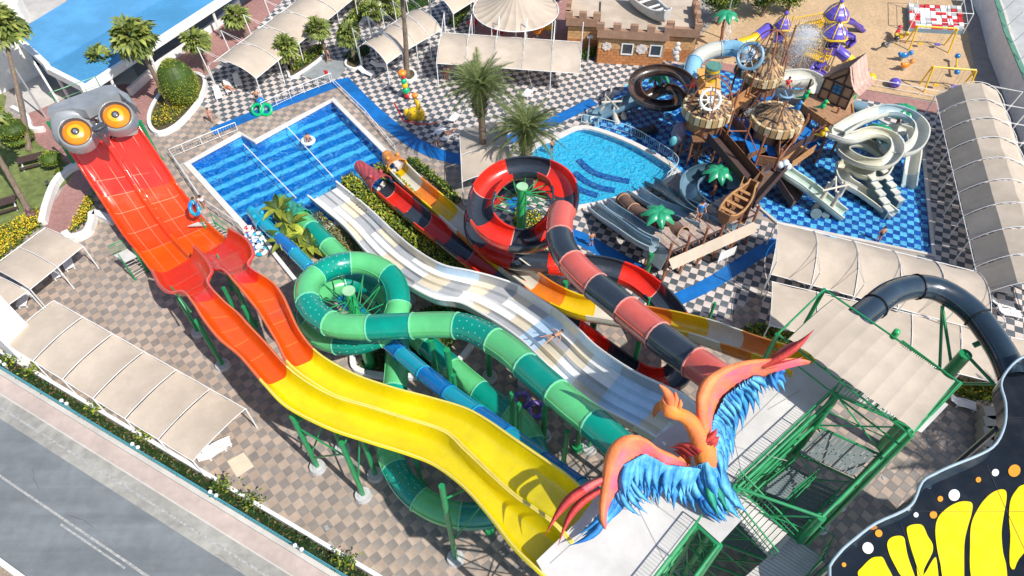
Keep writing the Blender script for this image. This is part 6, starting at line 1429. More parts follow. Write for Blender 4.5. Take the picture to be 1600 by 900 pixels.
m = MB(); m.cone(bk + up * .46, bk + up * .62, .7, .7, 16); m.cone(bk - up * .35, bk + up * .15, .6, .66, 16); m.build('bucket_band', M('bucket_pattern', (.1, .25, .2), .5, .3, 8), TA)
m = MB(); a = P(1108, 142, 6.0); m.box(P(1108, 128, 6.6), 2.0, 2.6, .08, .2, tilt=Matrix.Rotation(.5, 3, 'X')); m.build('splash_board', M('orange_board', (.62, .3, .06), .6, .1), TA)
TB, cb = thatchtower('far thatched tower behind with blue ship wheel under the water spray', (1193, 112), 5.4, 1.75, 1.9, 3.4, 0, cage=True); wheel(TB, P(1172, 88, 7.2), 1.15, bluewheel, (-.6, -.6, .5))
TC, cc_ = thatchtower('middle thatched tower with blue parrot and dark thatch patches', (1214, 184), 5.0, 2.1, 1.2, 3.2, 0, cage=False)
# plaque board
PQ = thing('anchor_signboard', 'pointed grey signboard with blue anchor mark above the middle thatched tower', 'signboard', P(1226, 165, 0)); q = [P(x, y, 7.6) for x, y in [(1214, 140), (1239, 141), (1240, 152), (1227, 161), (1214, 151)]]
m = MB(); m.add(q + [p + Vector((0, .25, -.05)) for p in q], [(0, 1, 2, 3, 4), (9, 8, 7, 6, 5)] + [(i, (i + 1) % 5, 5 + (i + 1) % 5, 5 + i) for i in range(5)]); m.build('board', darkgrey, PQ)
m = MB(); cq2 = P(1227, 147, 7.75); m.pipe([cq2 + Vector((.55 * cos(a), -.25 + .45 * sin(a), .12)) for a in [pi + pi * k / 10 for k in range(11)]], .1, 5); m.cone(cq2 + Vector((0, .3, .1)), cq2 + Vector((0, -.6, .1)), .08, n=6); m.build('anchor_mark', bluewheel, PQ)
m = MB(); b = Vector((q[3].x, q[3].y, 5.5)); m.cone(b, q[3], .07); m.build('post', brownst, PQ)
# pipes, bridges and ladders between the towers
FR = thing('pipe_climbing_frame', 'maze of rust brown pipes, wooden ramps and blue mats linking the thatched towers', 'climbing frame', P(1180, 280))
lvl = 3.2
nodes = [(1062, 238), (1088, 215), (1128, 230), (1150, 262), (1120, 262), (1175, 215), (1200, 240), (1235, 250), (1255, 215), (1280, 240), (1165, 300), (1195, 305), (1140, 200), (1240, 195), (1290, 205), (1215, 280)]
for k, (x, y) in enumerate(nodes):
    b = P(x, y); m = MB(); m.cone(b, b + up * (5.2 if k % 2 else 6.4), .1, n=7); m.build('pipe_post', brownst, FR, smooth='auto')
for k, (i, j) in enumerate([(0, 1), (1, 2), (2, 3), (3, 5), (5, 6), (6, 7), (7, 8), (8, 9), (3, 10), (10, 11), (11, 6), (12, 5), (13, 8), (8, 14), (4, 3), (15, 11), (15, 7), (1, 12)]):
    a, b = P(*nodes[i]), P(*nodes[j]); d = b - a; rz = atan2(d.y, d.x); nr_ = Vector((-d.y, d.x, 0)).normalized()
    m = MB(); m.cone(a + up * (lvl + 1), b + up * (lvl + 1), .06, n=5); m.cone(a + up * lvl, b + up * lvl, .05, n=5); m.cone(a + up * .6, b + up * (lvl - .2), .04, n=5); m.cone(b + up * .6, a + up * (lvl - .2), .04, n=5); m.build('pipe', brownst, FR)
    if k % 3 != 2: m = MB(); m.box((a + b) / 2 + up * (lvl + .55), d.length * .85, .06, .85, rz); m.build('wooden_panel', [wood, woodl, M('weathered_brown_board', (.3, .2, .14), .7, .2, 3)][k % 3], FR)
    if k % 2 == 0:
        m = MB(); m.box((a + b) / 2 + up * lvl + nr_ * .7, d.length, 1.5, .1, rz); m.build('floor_mat', M('blue_deck_mat'), FR)
def ramp(a, b, w, ha, hb, mat, name='ramp', T=FR, sides=True):
    A = P(a[0], a[1], ha); B = P(b[0], b[1], hb); d = (B - A); s = Vector((-d.y, d.x, 0)).normalized() * w / 2; m = MB(); m.add([A - s, A + s, B + s, B - s] + [p - up * .1 for p in (A - s, A + s, B + s, B - s)], [(0, 1, 2, 3), (7, 6, 5, 4), (0, 4, 5, 1), (1, 5, 6, 2), (2, 6, 7, 3), (3, 7, 4, 0)]); o = m.build(name, mat, T)
    if sides:
        for sg in (-1, 1): m = MB(); m.add([A + s * sg, B + s * sg, B + s * sg + up * .8, A + s * sg + up * .8], [(0, 1, 2, 3)]); m.build('side_board', (woodl if mat is woodl else wood) if sg > 0 else darkwood, T, solid=.06)
    return o
for k, (x, y, h0_, h1_) in enumerate([(1078, 205, .2, 5.6), (1098, 212, .2, 5.6), (1152, 205, .2, 6.6), (1160, 232, .2, 5.4), (1182, 262, .2, 5.0), (1190, 228, .2, 5.4), (1232, 212, .2, 5.2), (1246, 262, .2, 4.4), (1142, 250, .2, 4.6), (1176, 180, .2, 7.6), (1206, 150, .2, 7.8), (1132, 176, .2, 6.8), (1072, 262, .2, 3.0), (1262, 250, .2, 4.8)]):
    b = P(x, y); m = MB(); m.cone(b + up * h0_, b + up * h1_, .09, n=7); m.build('pipe_post', brownst, FR, smooth='auto')
    m = MB(); rz_ = .4 * (k % 5) - .8; m.box(b + Vector((.6, .3, 3.2 - .9 * (k % 3))), 1.3, 1.1, .08, rz_); m.build('step_board', [wood, M('blue_deck_mat'), woodl][k % 3], FR)
    m = MB(); m.cone(b + up * 3.9, b + Vector((1.2, .4, 4.6)), .05, n=5); m.cone(b + up * 1.2, b + Vector((1.3, -.3, 2.6)), .05, n=5); m.build('pipe', brownst, FR)
ramp((1145, 175), (1180, 150), 1.3, 3.4, 4.0, woodl); ramp((1115, 215), (1178, 290), 1.5, 3.2, 2.6, darkwood); ramp((1200, 245), (1245, 315), 2.0, 3.2, .3, darkwood, 'climbing_ramp'); ramp((1165, 320), (1245, 230), 1.4, 2.4, 3.2, M('brown_ramp_mat', (.16, .1, .07), .7, .2, 3)); ramp((1262, 232), (1225, 258), 1.2, 3.4, 3.2, woodl)
ramp((1150, 345), (1172, 290), 1.4, 3.5, 3.0, woodl); ramp((1175, 262), (1205, 250), 1.8, 3.0, 3.0, M('blue_deck_mat')); ramp((1120, 185), (1150, 215), 1.5, 3.2, 3.2, M('blue_deck_mat')); ramp((1245, 215), (1275, 205), 2.0, 3.3, 3.3, M('blue_deck_mat'))
# half timbered house
HO = thing('play_house', 'half timbered wooden play house with curved pink shingle roof and balcony', 'play house', P(1315, 225)); hz = 4.6
e1 = (P(1322, 170, hz) - P(1278, 150, hz)); e1.z = 0; e1.normalize(); e2 = Vector((-e1.y, e1.x, 0)); h0 = P(1278, 152, hz)
W2 = 2.7; D2 = 2.4; qq = lambda x, y, zz=0: h0 + e1 * x + e2 * y + up * zz; tw = M('tan_plaster', (.42, .28, .17), .8, .12)
m = MB(); m.prism([qq(0, 0), qq(W2, 0), qq(W2, D2), qq(0, D2)], hz, hz + 2.1); m.add([qq(0, 0, 2.1), qq(W2, 0, 2.1), qq(W2 * .62, 0, 4.0), qq(0, D2, 2.1), qq(W2, D2, 2.1), qq(W2 * .62, D2, 4.0)], [(0, 1, 2), (3, 5, 4)]); m.build('wall', tw, HO)
m = MB()
rz = atan2(e1.y, e1.x)
for a, b in (((0, 0), (0, 2.1)), ((W2, 0), (W2, 2.1)), ((0, 2.1), (W2, 2.1)), ((0, .05), (W2, .05)), ((.85, 0), (.85, 2.1)), ((1.85, 0), (1.85, 2.1)), ((0, 1.05), (W2, 1.05)), ((0, 2.1), (W2 * .62, 4.0)), ((W2, 2.1), (W2 * .62, 4.0)), ((.6, 2.1), (W2 * .62, 3.2)), ((W2 * .62, 2.1), (W2 * .62, 3.9))): m.cone(qq(a[0], -.05, a[1]), qq(b[0], -.05, b[1]), .09, n=4)
m.build('timber', darkwood, HO)
m = MB(); m.box(qq(1.35, -.06, 1.5), .75, .12, .7, rz); w = m.build('window', M('window_blue', (.02, .2, .45), .3), HO); m = MB(); m.box(qq(1.35, -.12, 1.5), .06, .05, .7, rz); m.box(qq(1.35, -.12, 1.5), .75, .05, .06, rz); m.build('glazing_bar', darkwood, w)
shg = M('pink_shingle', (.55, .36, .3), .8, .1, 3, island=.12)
for side in (0, 1):
    for rr_ in range(7):
        for cidx in range(5):
            def rp(t, y):
                if side == 0: x0, z0, x1, z1 = W2 * .62, 4.05, W2 + .7, 1.9 + .0
                else: x0, z0, x1, z1 = W2 * .62, 4.05, -.25, 2.0
                return qq(x0 + (x1 - x0) * t, y, z0 + (z1 - z0) * t - .5 * sin(pi * t) * (1 if side == 0 else .3))
            y0 = -.35 + (D2 + .7) * cidx / 5; y1 = y0 + (D2 + .7) / 5 - .03; t0 = rr_ / 7; t1 = (rr_ + 1.1) / 7; nn_ = up * (.06 + .02 * (rr_ % 2))
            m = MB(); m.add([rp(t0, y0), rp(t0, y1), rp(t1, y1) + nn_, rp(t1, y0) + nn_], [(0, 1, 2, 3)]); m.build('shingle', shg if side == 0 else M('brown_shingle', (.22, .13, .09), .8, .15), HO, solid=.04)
dkp = WP([(1255, 165), (1300, 196), (1333, 178), (1330, 150), (1300, 140), (1262, 150)], hz); m = MB(); m.prism([(p.x, p.y) for p in dkp], hz - .2, hz); m.build('deck', M('balcony_plank', (.36, .2, .11), .7, .2, 3), HO)
for a, b in ((0, 1), (1, 2), (2, 3), (5, 0)):
    A, B = dkp[a], dkp[b]; d = B - A; 
    for k in range(8): m = MB(); m.box(A.lerp(B, (k + .5) / 8) + up * -.25, d.length / 8 * .92, .1, .75, atan2(d.y, d.x)); m.build('fence_board', woodl, HO)
for x, y in ((1262, 166), (1300, 192), (1328, 176), (1300, 150)): b = P(x, y, hz); m = MB(); m.cone((b.x, b.y, 0), b - up * .2, .12); m.build('post', brownst, HO)
# shark head ornament
m = MB(); sk = P(1342, 168, 4.0); m.cone(sk + Vector((-.7, .3, .2)), sk + Vector((.4, -.3, 0)), .45, .6, 12); SK = thing('shark_head', 'grey shark head with open red mouth beside the play house', 'ornament', sk - up * 4); m.build('head', slateb, SK, smooth='auto'); m = MB(); m.cone(sk + Vector((.38, -.29, 0)), sk + Vector((.5, -.36, 0)), .45, .4, 12); m.build('mouth', pred, SK); m = MB()
for i in range(12): a = 2 * pi * i / 12; m.cone(sk + Vector((.45 + .1, -.34 - .5 * cos(a) * .5, .5 * sin(a))), sk + Vector((.5, -.36 - .15 * cos(a), .3 * sin(a))), .06, .01, 4)
m.build('tooth', white, SK); m = MB(); m.cone((sk.x, sk.y, 0), sk - up * .4, .1); m.build('post', brownst, SK)
def parrot(label, px, h, mat):
    c = P(px[0], px[1], h); T = thing('parrot_figure', label, 'ornament', c); m = MB(); m.ball(c + up * .35, .28, 8, 6, sc=(.9, .9, 1.4)); m.ball(c + up * .8 + Vector((.08, -.05, 0)), .2, 8, 6); m.cone(c + up * .2, c + Vector((-.7, .3, 0)), .16, .04, 6); m.build('body', mat, T, smooth=True); m = MB(); m.cone(c + up * .8 + Vector((.22, -.1, 0)), c + up * .7 + Vector((.42, -.18, 0)), .08, .01, 5); m.build('beak', pyellow, T)
parrot('green parrot figure at the left railing of play house balcony', (1257, 155), 5.2, pgreen); parrot('green parrot figure at front corner of the play house', (1284, 170), 5.0, pgreen); parrot('green parrot figure on the right side of the play house balcony', (1332, 155), 5.0, pgreen); parrot('blue parrot on middle thatched roof', (1245, 172), 6.0, pblue); parrot('yellow star shaped figure on the wooden panel below the balcony', (1283, 213), 4.0, pyellow); parrot('red parrot on the left thatched tower', (1081, 137), 6.3, pred)
# fake palm trees
def plasticpalm(base, top, label, r=1.35, h=None, tm=brownst):
    b = P(*base); h = h or HB(base, top); T = thing('plastic_palm', label, 'ornamental palm', b, group='plastic palms of the water playgrounds'); m = MB(); t = b + up * h; pts = [b.lerp(t, i / 8) + Vector((.12 * sin(i * .8), 0, 0)) for i in range(9)]; m.pipe(pts, [.2, .2, .17, .18, .15, .16, .13, .14, .12], 8); m.build('trunk', M('plastic_trunk', (.32, .12, .07), .5, .2, 4), T); t = pts[-1]
    gm = M('glossy_palm_green', (.02, .3, .14), .3, .2, 2, coat=.5)
    for k in range(7):
        a = k * 2 * pi / 7 + .3; d = Vector((cos(a), sin(a), 0)); s = Vector((-sin(a), cos(a), 0)); rows = []
        for i in range(9):
            q = i / 8; c = t + d * r * q + up * (.5 * q - 1.0 * q * q + .1); w = .36 * sin(pi * min(1, .12 + q * .86)) + .02; rows.append([c - s * w - up * .12 * 1, c - s * w * .5 + up * .02, c + up * .1, c + s * w * .5 + up * .02, c + s * w - up * .12])
        m = MB(); m.grid(rows); m.build('frond', gm, T, smooth=True, solid=.04)
plasticpalm((1021, 152), (1022, 115), 'green plastic palm inside the brown ring slide'); plasticpalm((1122, 75), (1127, 66), 'green plastic palm behind the tipping bucket', h=4.0); plasticpalm((1388, 222), (1420, 173), 'taller green plastic palm inside white spiral slides'); plasticpalm((1358, 240), (1376, 202), 'smaller green plastic palm over the upper white spiral'); plasticpalm((1112, 305), (1124, 268), 'green plastic palm inside dark curved kiddie slide'); plasticpalm((1015, 395), (1026, 348), 'green plastic palm at the left corner of kiddie platform', h=4.6)
# ring slide and other flumes
def flume(name, label, pts, rad, mats, seclen=2.6, base=None, op=0, fm=None, step=.4): return tubeslide(name, label, pts, rad, mats, seclen, openfrom=op, base=base or P(pts[-1][0], pts[-1][1]), fm=fm, step=step)
flume('ring_slide', 'dark brown open ring slide round the plastic palm beside mammoth tusks', [(1082, 150, 4.6), (1076, 128, 4.4), (1058, 113, 4.2), (1030, 108, 4.0), (1003, 115, 3.8), (992, 130, 3.5), (998, 150, 3.2), (1022, 163, 2.9), (1052, 163, 2.6), (1062, 150, 2.4), (1045, 138, 2.2), (1010, 150, 1.8), (985, 160, 1.2), (958, 176, .7)], .58, [M('dark_brown_fibreglass', (.05, .032, .025), .3, .25, .8, coat=.6), M('mid_brown_fibreglass', (.1, .055, .035), .3, .25, .8, coat=.6)], 3, base=P(1022, 170))
flume('grey_slide', 'dark grey half hidden slide leading down to the mammoth tusks', [(1000, 150, 2.4), (965, 165, 1.6), (935, 178, .7), (920, 190, .4)], .7, [slateb], 3)
TU = thing('mammoth_tusks', 'four white curved tusks with cross bones arching over grey slide', 'ornament', P(958, 195))
for x, y, s in ((935, 178, 1), (944, 165, 1), (964, 192, -1), (975, 185, -1)):
    b = P(x, y); m = MB(); m.pipe([b + Vector((s * .5 * sin(t * 2.2), 0, 2.6 * t)) for t in [i / 8 for i in range(9)]], [.32, .3, .27, .24, .2, .16, .12, .08, .03], 8); m.build('tusk', M('bone_white', (.6, .54, .45), .5, .1), TU, smooth=True)
m = MB(); m.cone(P(946, 150, 2.6), P(966, 170, 3.2), .1); m.cone(P(940, 160, 2.8), P(972, 158, 2.9), .1); m.build('bone', M('bone_white'), TU)
flume('white_tube_slide', 'white and sky blue tube looping behind the left thatched tower', [(1160, 110, 4.4), (1170, 92, 4.2), (1150, 76, 4.0), (1115, 78, 3.6), (1090, 90, 3.1), (1080, 112, 2.6), (1082, 130, 2.1)], .8, [creamf, M('sky_fibreglass', (.25, .5, .68), .25, .1, .7, coat=.5)], 3.0, op=None)
flume('white_slide', 'wide white curved slide under the water spray behind the thatched towers', [(1210, 118, 4.2), (1225, 122, 3.9), (1262, 120, 3.4), (1280, 135, 2.8), (1262, 150, 2.2), (1232, 150, 1.6), (1200, 140, 1.0)], .9, [creamf], 3.0)
flume('spiral_slide', 'upper right white spiral slide with long straight start from play house', [(1310, 205, 4.8), (1345, 185, 4.6), (1385, 172, 4.4), (1418, 178, 4.1), (1440, 198, 3.8), (1432, 225, 3.5), (1405, 236, 3.2), (1382, 226, 2.9), (1390, 205, 2.6), (1418, 205, 2.3), (1428, 230, 1.8), (1424, 262, 1.0), (1420, 290, .5)], .6, [creamf, creamf, palesteel], 3.0, base=P(1422, 290))
flume('spiral_slide', 'lower left cream spiral slide ending between stone walls', [(1295, 205, 4.6), (1330, 215, 4.3), (1365, 206, 4.2), (1395, 215, 4.0), (1402, 235, 3.7), (1382, 255, 3.4), (1345, 252, 3.1), (1318, 235, 2.8), (1325, 222, 2.6), (1355, 225, 2.4), (1385, 248, 2.2), (1375, 272, 2.0), (1345, 270, 1.8), (1318, 255, 1.7), (1320, 280, 1.4), (1350, 300, 1.0), (1375, 318, .7), (1398, 336, .4)], .54, [creamf, M('cream_yellow_slide', (.6, .58, .44), .3, .1, coat=.4)], 3.0, base=P(1360, 270))
SW = thing('stone_slide_walls', 'two stepped grey stone walls flanking the end of the cream spiral slide', 'wall', P(1370, 335))
for (a, b) in (((1345, 300), (1385, 342)), ((1362, 290), (1402, 326))):
    A, B = P(*a), P(*b); d = B - A; rz = atan2(d.y, d.x)
    for k in range(5): m = MB(); hh = 2.0 - .28 * k; m.box(A.lerp(B, (k + .5) / 5) + up * hh / 2, d.length / 5 + .02, .6, hh, rz); m.build('stone_block', M('blue_grey_stone', (.12, .2, .24), .8, .2, 3, bump=.4), SW); m = MB(); m.box(A.lerp(B, (k + .5) / 5) + up * (hh + .06), d.length / 5 + .03, .66, .12, rz); m.build('capping', creamf, SW)
flume('cream_slide', 'straight cream slide passing under the bone arch at lower middle of splash pool', [(1218, 258, 3.0), (1235, 272, 2.6), (1262, 290, 1.9), (1290, 312, 1.3), (1312, 330, .7), (1320, 336, .5)], .62, [M('pale_green_slide', (.5, .6, .52), .3, .1, coat=.4)], 3.0)
BA = thing('bone_arch', 'cream bone and log arch standing across the straight cream slide', 'ornament', P(1290, 335))
for x, y, x2, y2 in ((1272, 328, 1296, 285), (1290, 335, 1310, 300), (1310, 305, 1318, 285), (1285, 300, 1305, 280)):
    b = P(x, y); t = P(x2, y2, 3.0); m = MB(); m.pipe([b, b.lerp(t, .5) + Vector((.2, 0, .3)), t], [.3, .18, .12], 8); m.build('bone', M('bone_white'), BA, smooth=True)
m = MB(); m.cone(P(1285, 298, 3.0), P(1328, 288, 3.1), .09); m.cone(P(1306, 276, 3.4), P(1306, 300, 2.9), .09); m.build('cross_bone', M('bone_white'), BA); m = MB(); m.cone(P(1275, 334, .0), P(1275, 334, .5), .5, .45, 10); m.cone(P(1290, 336, 0), P(1290, 336, .35), .4, .3, 10); m.build('rock', M('blue_grey_stone'), BA)
GB = thing('ball_cluster', 'cluster of white balls at the top of straight cream slide', 'ornament', P(1226, 262, 0))
for x, y, zz in ((1219, 258, 3.4), (1227, 255, 3.6), (1231, 260, 3.4)): m = MB(); m.ball(P(x, y, zz), .35, 10, 7); m.build('ball', M('pale_blue_white', (.6, .7, .78), .4), GB, smooth=True)
m = MB(); b = P(1226, 262, 0); m.cone(b, b + up * 3.2, .1); m.build('post', brownst, GB)
# skull mask with purple hood beside left tower
MKT = thing('hooded_skull_ornament', 'purple grey hood with turquoise mask figure left of the brown pipes', 'ornament', P(1060, 235)); c = P(1062, 208, 2.6); m = MB(); m.ball(c, 1.0, 14, 10, sc=(.75, .7, 1.25)); m.build('hood', M('mauve_grey', (.2, .17, .24), .5, .2, 3), MKT, smooth=True); m = MB(); c2 = P(1056, 216, 2.4); m.ball(c2 + Vector((-.3, -.4, 0)), .45, 10, 8, sc=(.8, .6, 1.2)); m.build('mask', M('turquoise_mask', (.1, .4, .45), .5, .2, 3), MKT, smooth=True); m = MB(); m.cone((c.x, c.y, 0), c, .15); m.build('post', brownst, MKT)
m = MB(); m.box(P(1011, 205, .25), 2.0, .8, .5, .3); m.ball(P(1020, 200, .5), .35, 8, 6); tag(m.build('dark_rock', M('wet_dark_rock', (.03, .035, .04), .4, .2), origin=P(1011, 205)), 'small dark rock lying on blue checkers inside the splash pool', 'rock')
# water jets and spray
WJ = M('white_spray', (.85, .9, .95), .8, .05)
def spray(label, c, r, hgt, n, name='water_spray', sz=.07):
    m = MB()
    for i in range(n):
        v = Vector((random.gauss(0, r * .45), random.gauss(0, r * .45), 0)); zz = random.random() ** .7 * hgt; p = Vector((c.x, c.y, 0)) + v * (1.15 - .5 * zz / hgt) + up * zz; s = sz * random.uniform(.4, 1.3); a = Vector((random.uniform(-1, 1), random.uniform(-1, 1), random.uniform(-1, 1))).normalized() * s; b2 = a.cross(Vector((random.random(), random.random(), 1))).normalized() * s
        m.add([p, p + a, p + b2, p + (a + b2) * .3 + up * s], [(0, 1, 2), (0, 1, 3), (1, 2, 3), (0, 2, 3)])
    return tag(tag(m.build(name, WJ, origin=Vector((c.x, c.y, 0))), label, 'water spray'), kind='stuff')
spray('big cloud of white water spray behind the far thatched tower', P(1242, 105, 0), 2.6, 4.5, 20000, sz=.04); spray('white water splashing below the brown ramps', P(1165, 205, 0), 1.3, 2.5, 1500); spray('white water falling from bucket on left tower', P(1118, 128, 0), .4, 6.5, 500)
# ------------------------------------------------------ kiddie slide platform
KP = thing('kiddie_slide_platform', 'raised patterned wooden deck with brown posts and cream canvas skirts', 'platform', P(1060, 440)); kh = 3.6
kp = [P(x, y, kh) for x, y in ((1015, 362), (1048, 394), (1182, 330), (1160, 300), (1095, 328))]
kp = [P(x, y, kh) for x, y in ((1018, 368), (1047, 392), (1182, 333), (1150, 296))]
a, b, c, d = kp; nC = 10; nR = 6
dm = M('mauve_brown_deck_tile', (.36, .27, .24), .8, .15, 2, island=.15); dm2 = M('cream_fan_tile', (.5, .4, .3), .8, .15, 2, island=.15)
for i in range(nC):
    for j in range(nR):
        q = [a.lerp(d, u / nC).lerp(b.lerp(c, u / nC), v / nR) for u, v in ((i + .04, j + .04), (i + .96, j + .04), (i + .96, j + .96), (i + .04, j + .96))]; m = MB(); m.prism([(p.x, p.y) for p in q], kh - .06, kh + .01 * ((i + j) % 2)); o = m.build('deck_tile', dm, KP)
        m = MB(); cx = sum(q, Vector()) / 4
        for t in range(4): an = t * .5 + .6 + (i * j % 3); dd = Vector((cos(an), sin(an), 0)) * .34; s = Vector((-dd.y, dd.x, 0)) * .22; z_ = up * .022; m.add([cx + z_, cx + dd * .7 + s + z_, cx + dd + z_, cx + dd * .7 - s + z_], [(0, 1, 2, 3)])
        m.build('leaf_motif', dm2, o)
m = MB(); m.prism([(p.x, p.y) for p in kp], kh - .3, kh - .062); m.build('deck_base', darkwood, KP)
for k in range(6):
    for e_, (A, B) in enumerate(((b, c), (a, d))):
        p = A.lerp(B, k / 5); m = MB(); m.cone((p.x, p.y, 0), (p.x, p.y, kh + (.9 if e_ == 0 else 0)), .11, n=8); m.build('post', brownst, KP, smooth='auto')
    if k < 5:
        p, q = b.lerp(c, k / 5), b.lerp(c, (k + 1) / 5); m = MB(); s = Vector((.03, -.05, 0)); m.add([p - up * .9 + s, q - up * .9 + s, q - up * 1.5 + s * 12, p - up * 1.5 + s * 12], [(0, 1, 2, 3)]); m.build('canvas_skirt', canvas, KP, solid=.03)
        m = MB(); m.cone((p.x, p.y, .3), (q.x, q.y, kh - .8), .05, n=5); m.cone((q.x, q.y, .3), (p.x, p.y, kh - .8), .05, n=5); p2, q2 = a.lerp(d, k / 5), a.lerp(d, (k + 1) / 5); m.cone((p2.x, p2.y, .3), (q2.x, q2.y, kh - .8), .05, n=5); m.cone((p.x, p.y, 1.6), (p2.x, p2.y, 1.6), .05, n=5); m.cone((p.x, p.y, .4), (q2.x, q2.y, kh - .6), .05, n=5); m.build('brace', brownst, KP)
m = MB(); p, q = b.lerp(c, .6), b.lerp(c, .8); s = Vector((.05, -1.0, 0)); m.add([p - up * 1.9 + s, q - up * 1.9 + s, q - up * 2.9 + s, p - up * 2.9 + s], [(0, 1, 2, 3)]); m.build('white_banner', white, KP, solid=.03)
for i in range(4):   # glass side panels on the left end
    p, q = a.lerp(b, i / 4), a.lerp(b, (i + 1) / 4); m = MB(); m.add([p - up * .1, q - up * .1, q - up * 1.8 + Vector((-.5, -.4, 0)), p - up * 1.8 + Vector((-.5, -.4, 0))], [(0, 1, 2, 3)]); m.build('side_panel', palesteel, KP, solid=.04)
hull('brown wooden boat shell resting on the kiddie deck', P(1148, 330, 3.7), 4.8, 1.7, 1.1, radians(50), M('boat_brown', (.26, .13, .06), .6, .2, 3), woodl, name='play_boat')
m = MB(); m.ball(P(1180, 375, 2.4), .9, 10, 6, sc=(1, 1, .4)); 
flume('dark_curved_slide', 'dark slate slide curving around plastic palm behind the kiddie deck', [(1150, 345, 3.9), (1120, 335, 3.6), (1090, 318, 3.1), (1077, 300, 2.7), (1080, 280, 2.3), (1100, 268, 1.9), (1125, 268, 1.5), (1145, 278, 1.1), (1150, 290, .8)], .75, [slateb, M('dark_slate_fibreglass', (.05, .1, .14), .25, .15, coat=.6)], 2.8)
flume('dark_slide', 'narrow dark slate slide dropping to the turquoise pool behind the blue one', [(1095, 330, 3.7), (1070, 318, 3.0), (1048, 303, 2.0), (1030, 290, 1.0), (1015, 283, .4)], .55, [M('dark_slate_fibreglass')], 2.6)
flume('blue_slide', 'slate blue slide with curled end at the turquoise pool beside crocodile figure', [(1100, 345, 3.9), (1075, 338, 3.4), (1045, 327, 2.6), (1020, 316, 1.5), (1000, 303, .7), (990, 297, .4)], .62, [slateb], 4.0)
LT = flume('log_tube_slide', 'brown log shaped tube slide between the two blue slides', [(1068, 366, 3.6), (1040, 352, 3.0), (1015, 342, 2.4), (990, 328, 1.6), (972, 310, .9)], .6, [M('log_brown', (.2, .11, .08), .7, .3, 3, bump=.6)], 2.0, op=None, fm=M('log_ring', (.5, .3, .18), .6))
for k, (dx, dy) in enumerate([(0, 0), (13, -12)]):
    flume('grey_blue_slide', ['front of two parallel pale slate slides left of kiddie deck', 'rear of two parallel pale slate slides left of kiddie deck'][k], [(1022 + dx * .3, 382 + dy, 3.7), (1000 + dx * .4, 372 + dy, 3.3), (970 + dx * .6, 352 + dy * .9, 2.2), (945 + dx * .8, 336 + dy * .8, 1.1), (928 + dx, 322 + dy * .6, .5)], .62, [palesteel if k == 0 else slateb], 3.2)
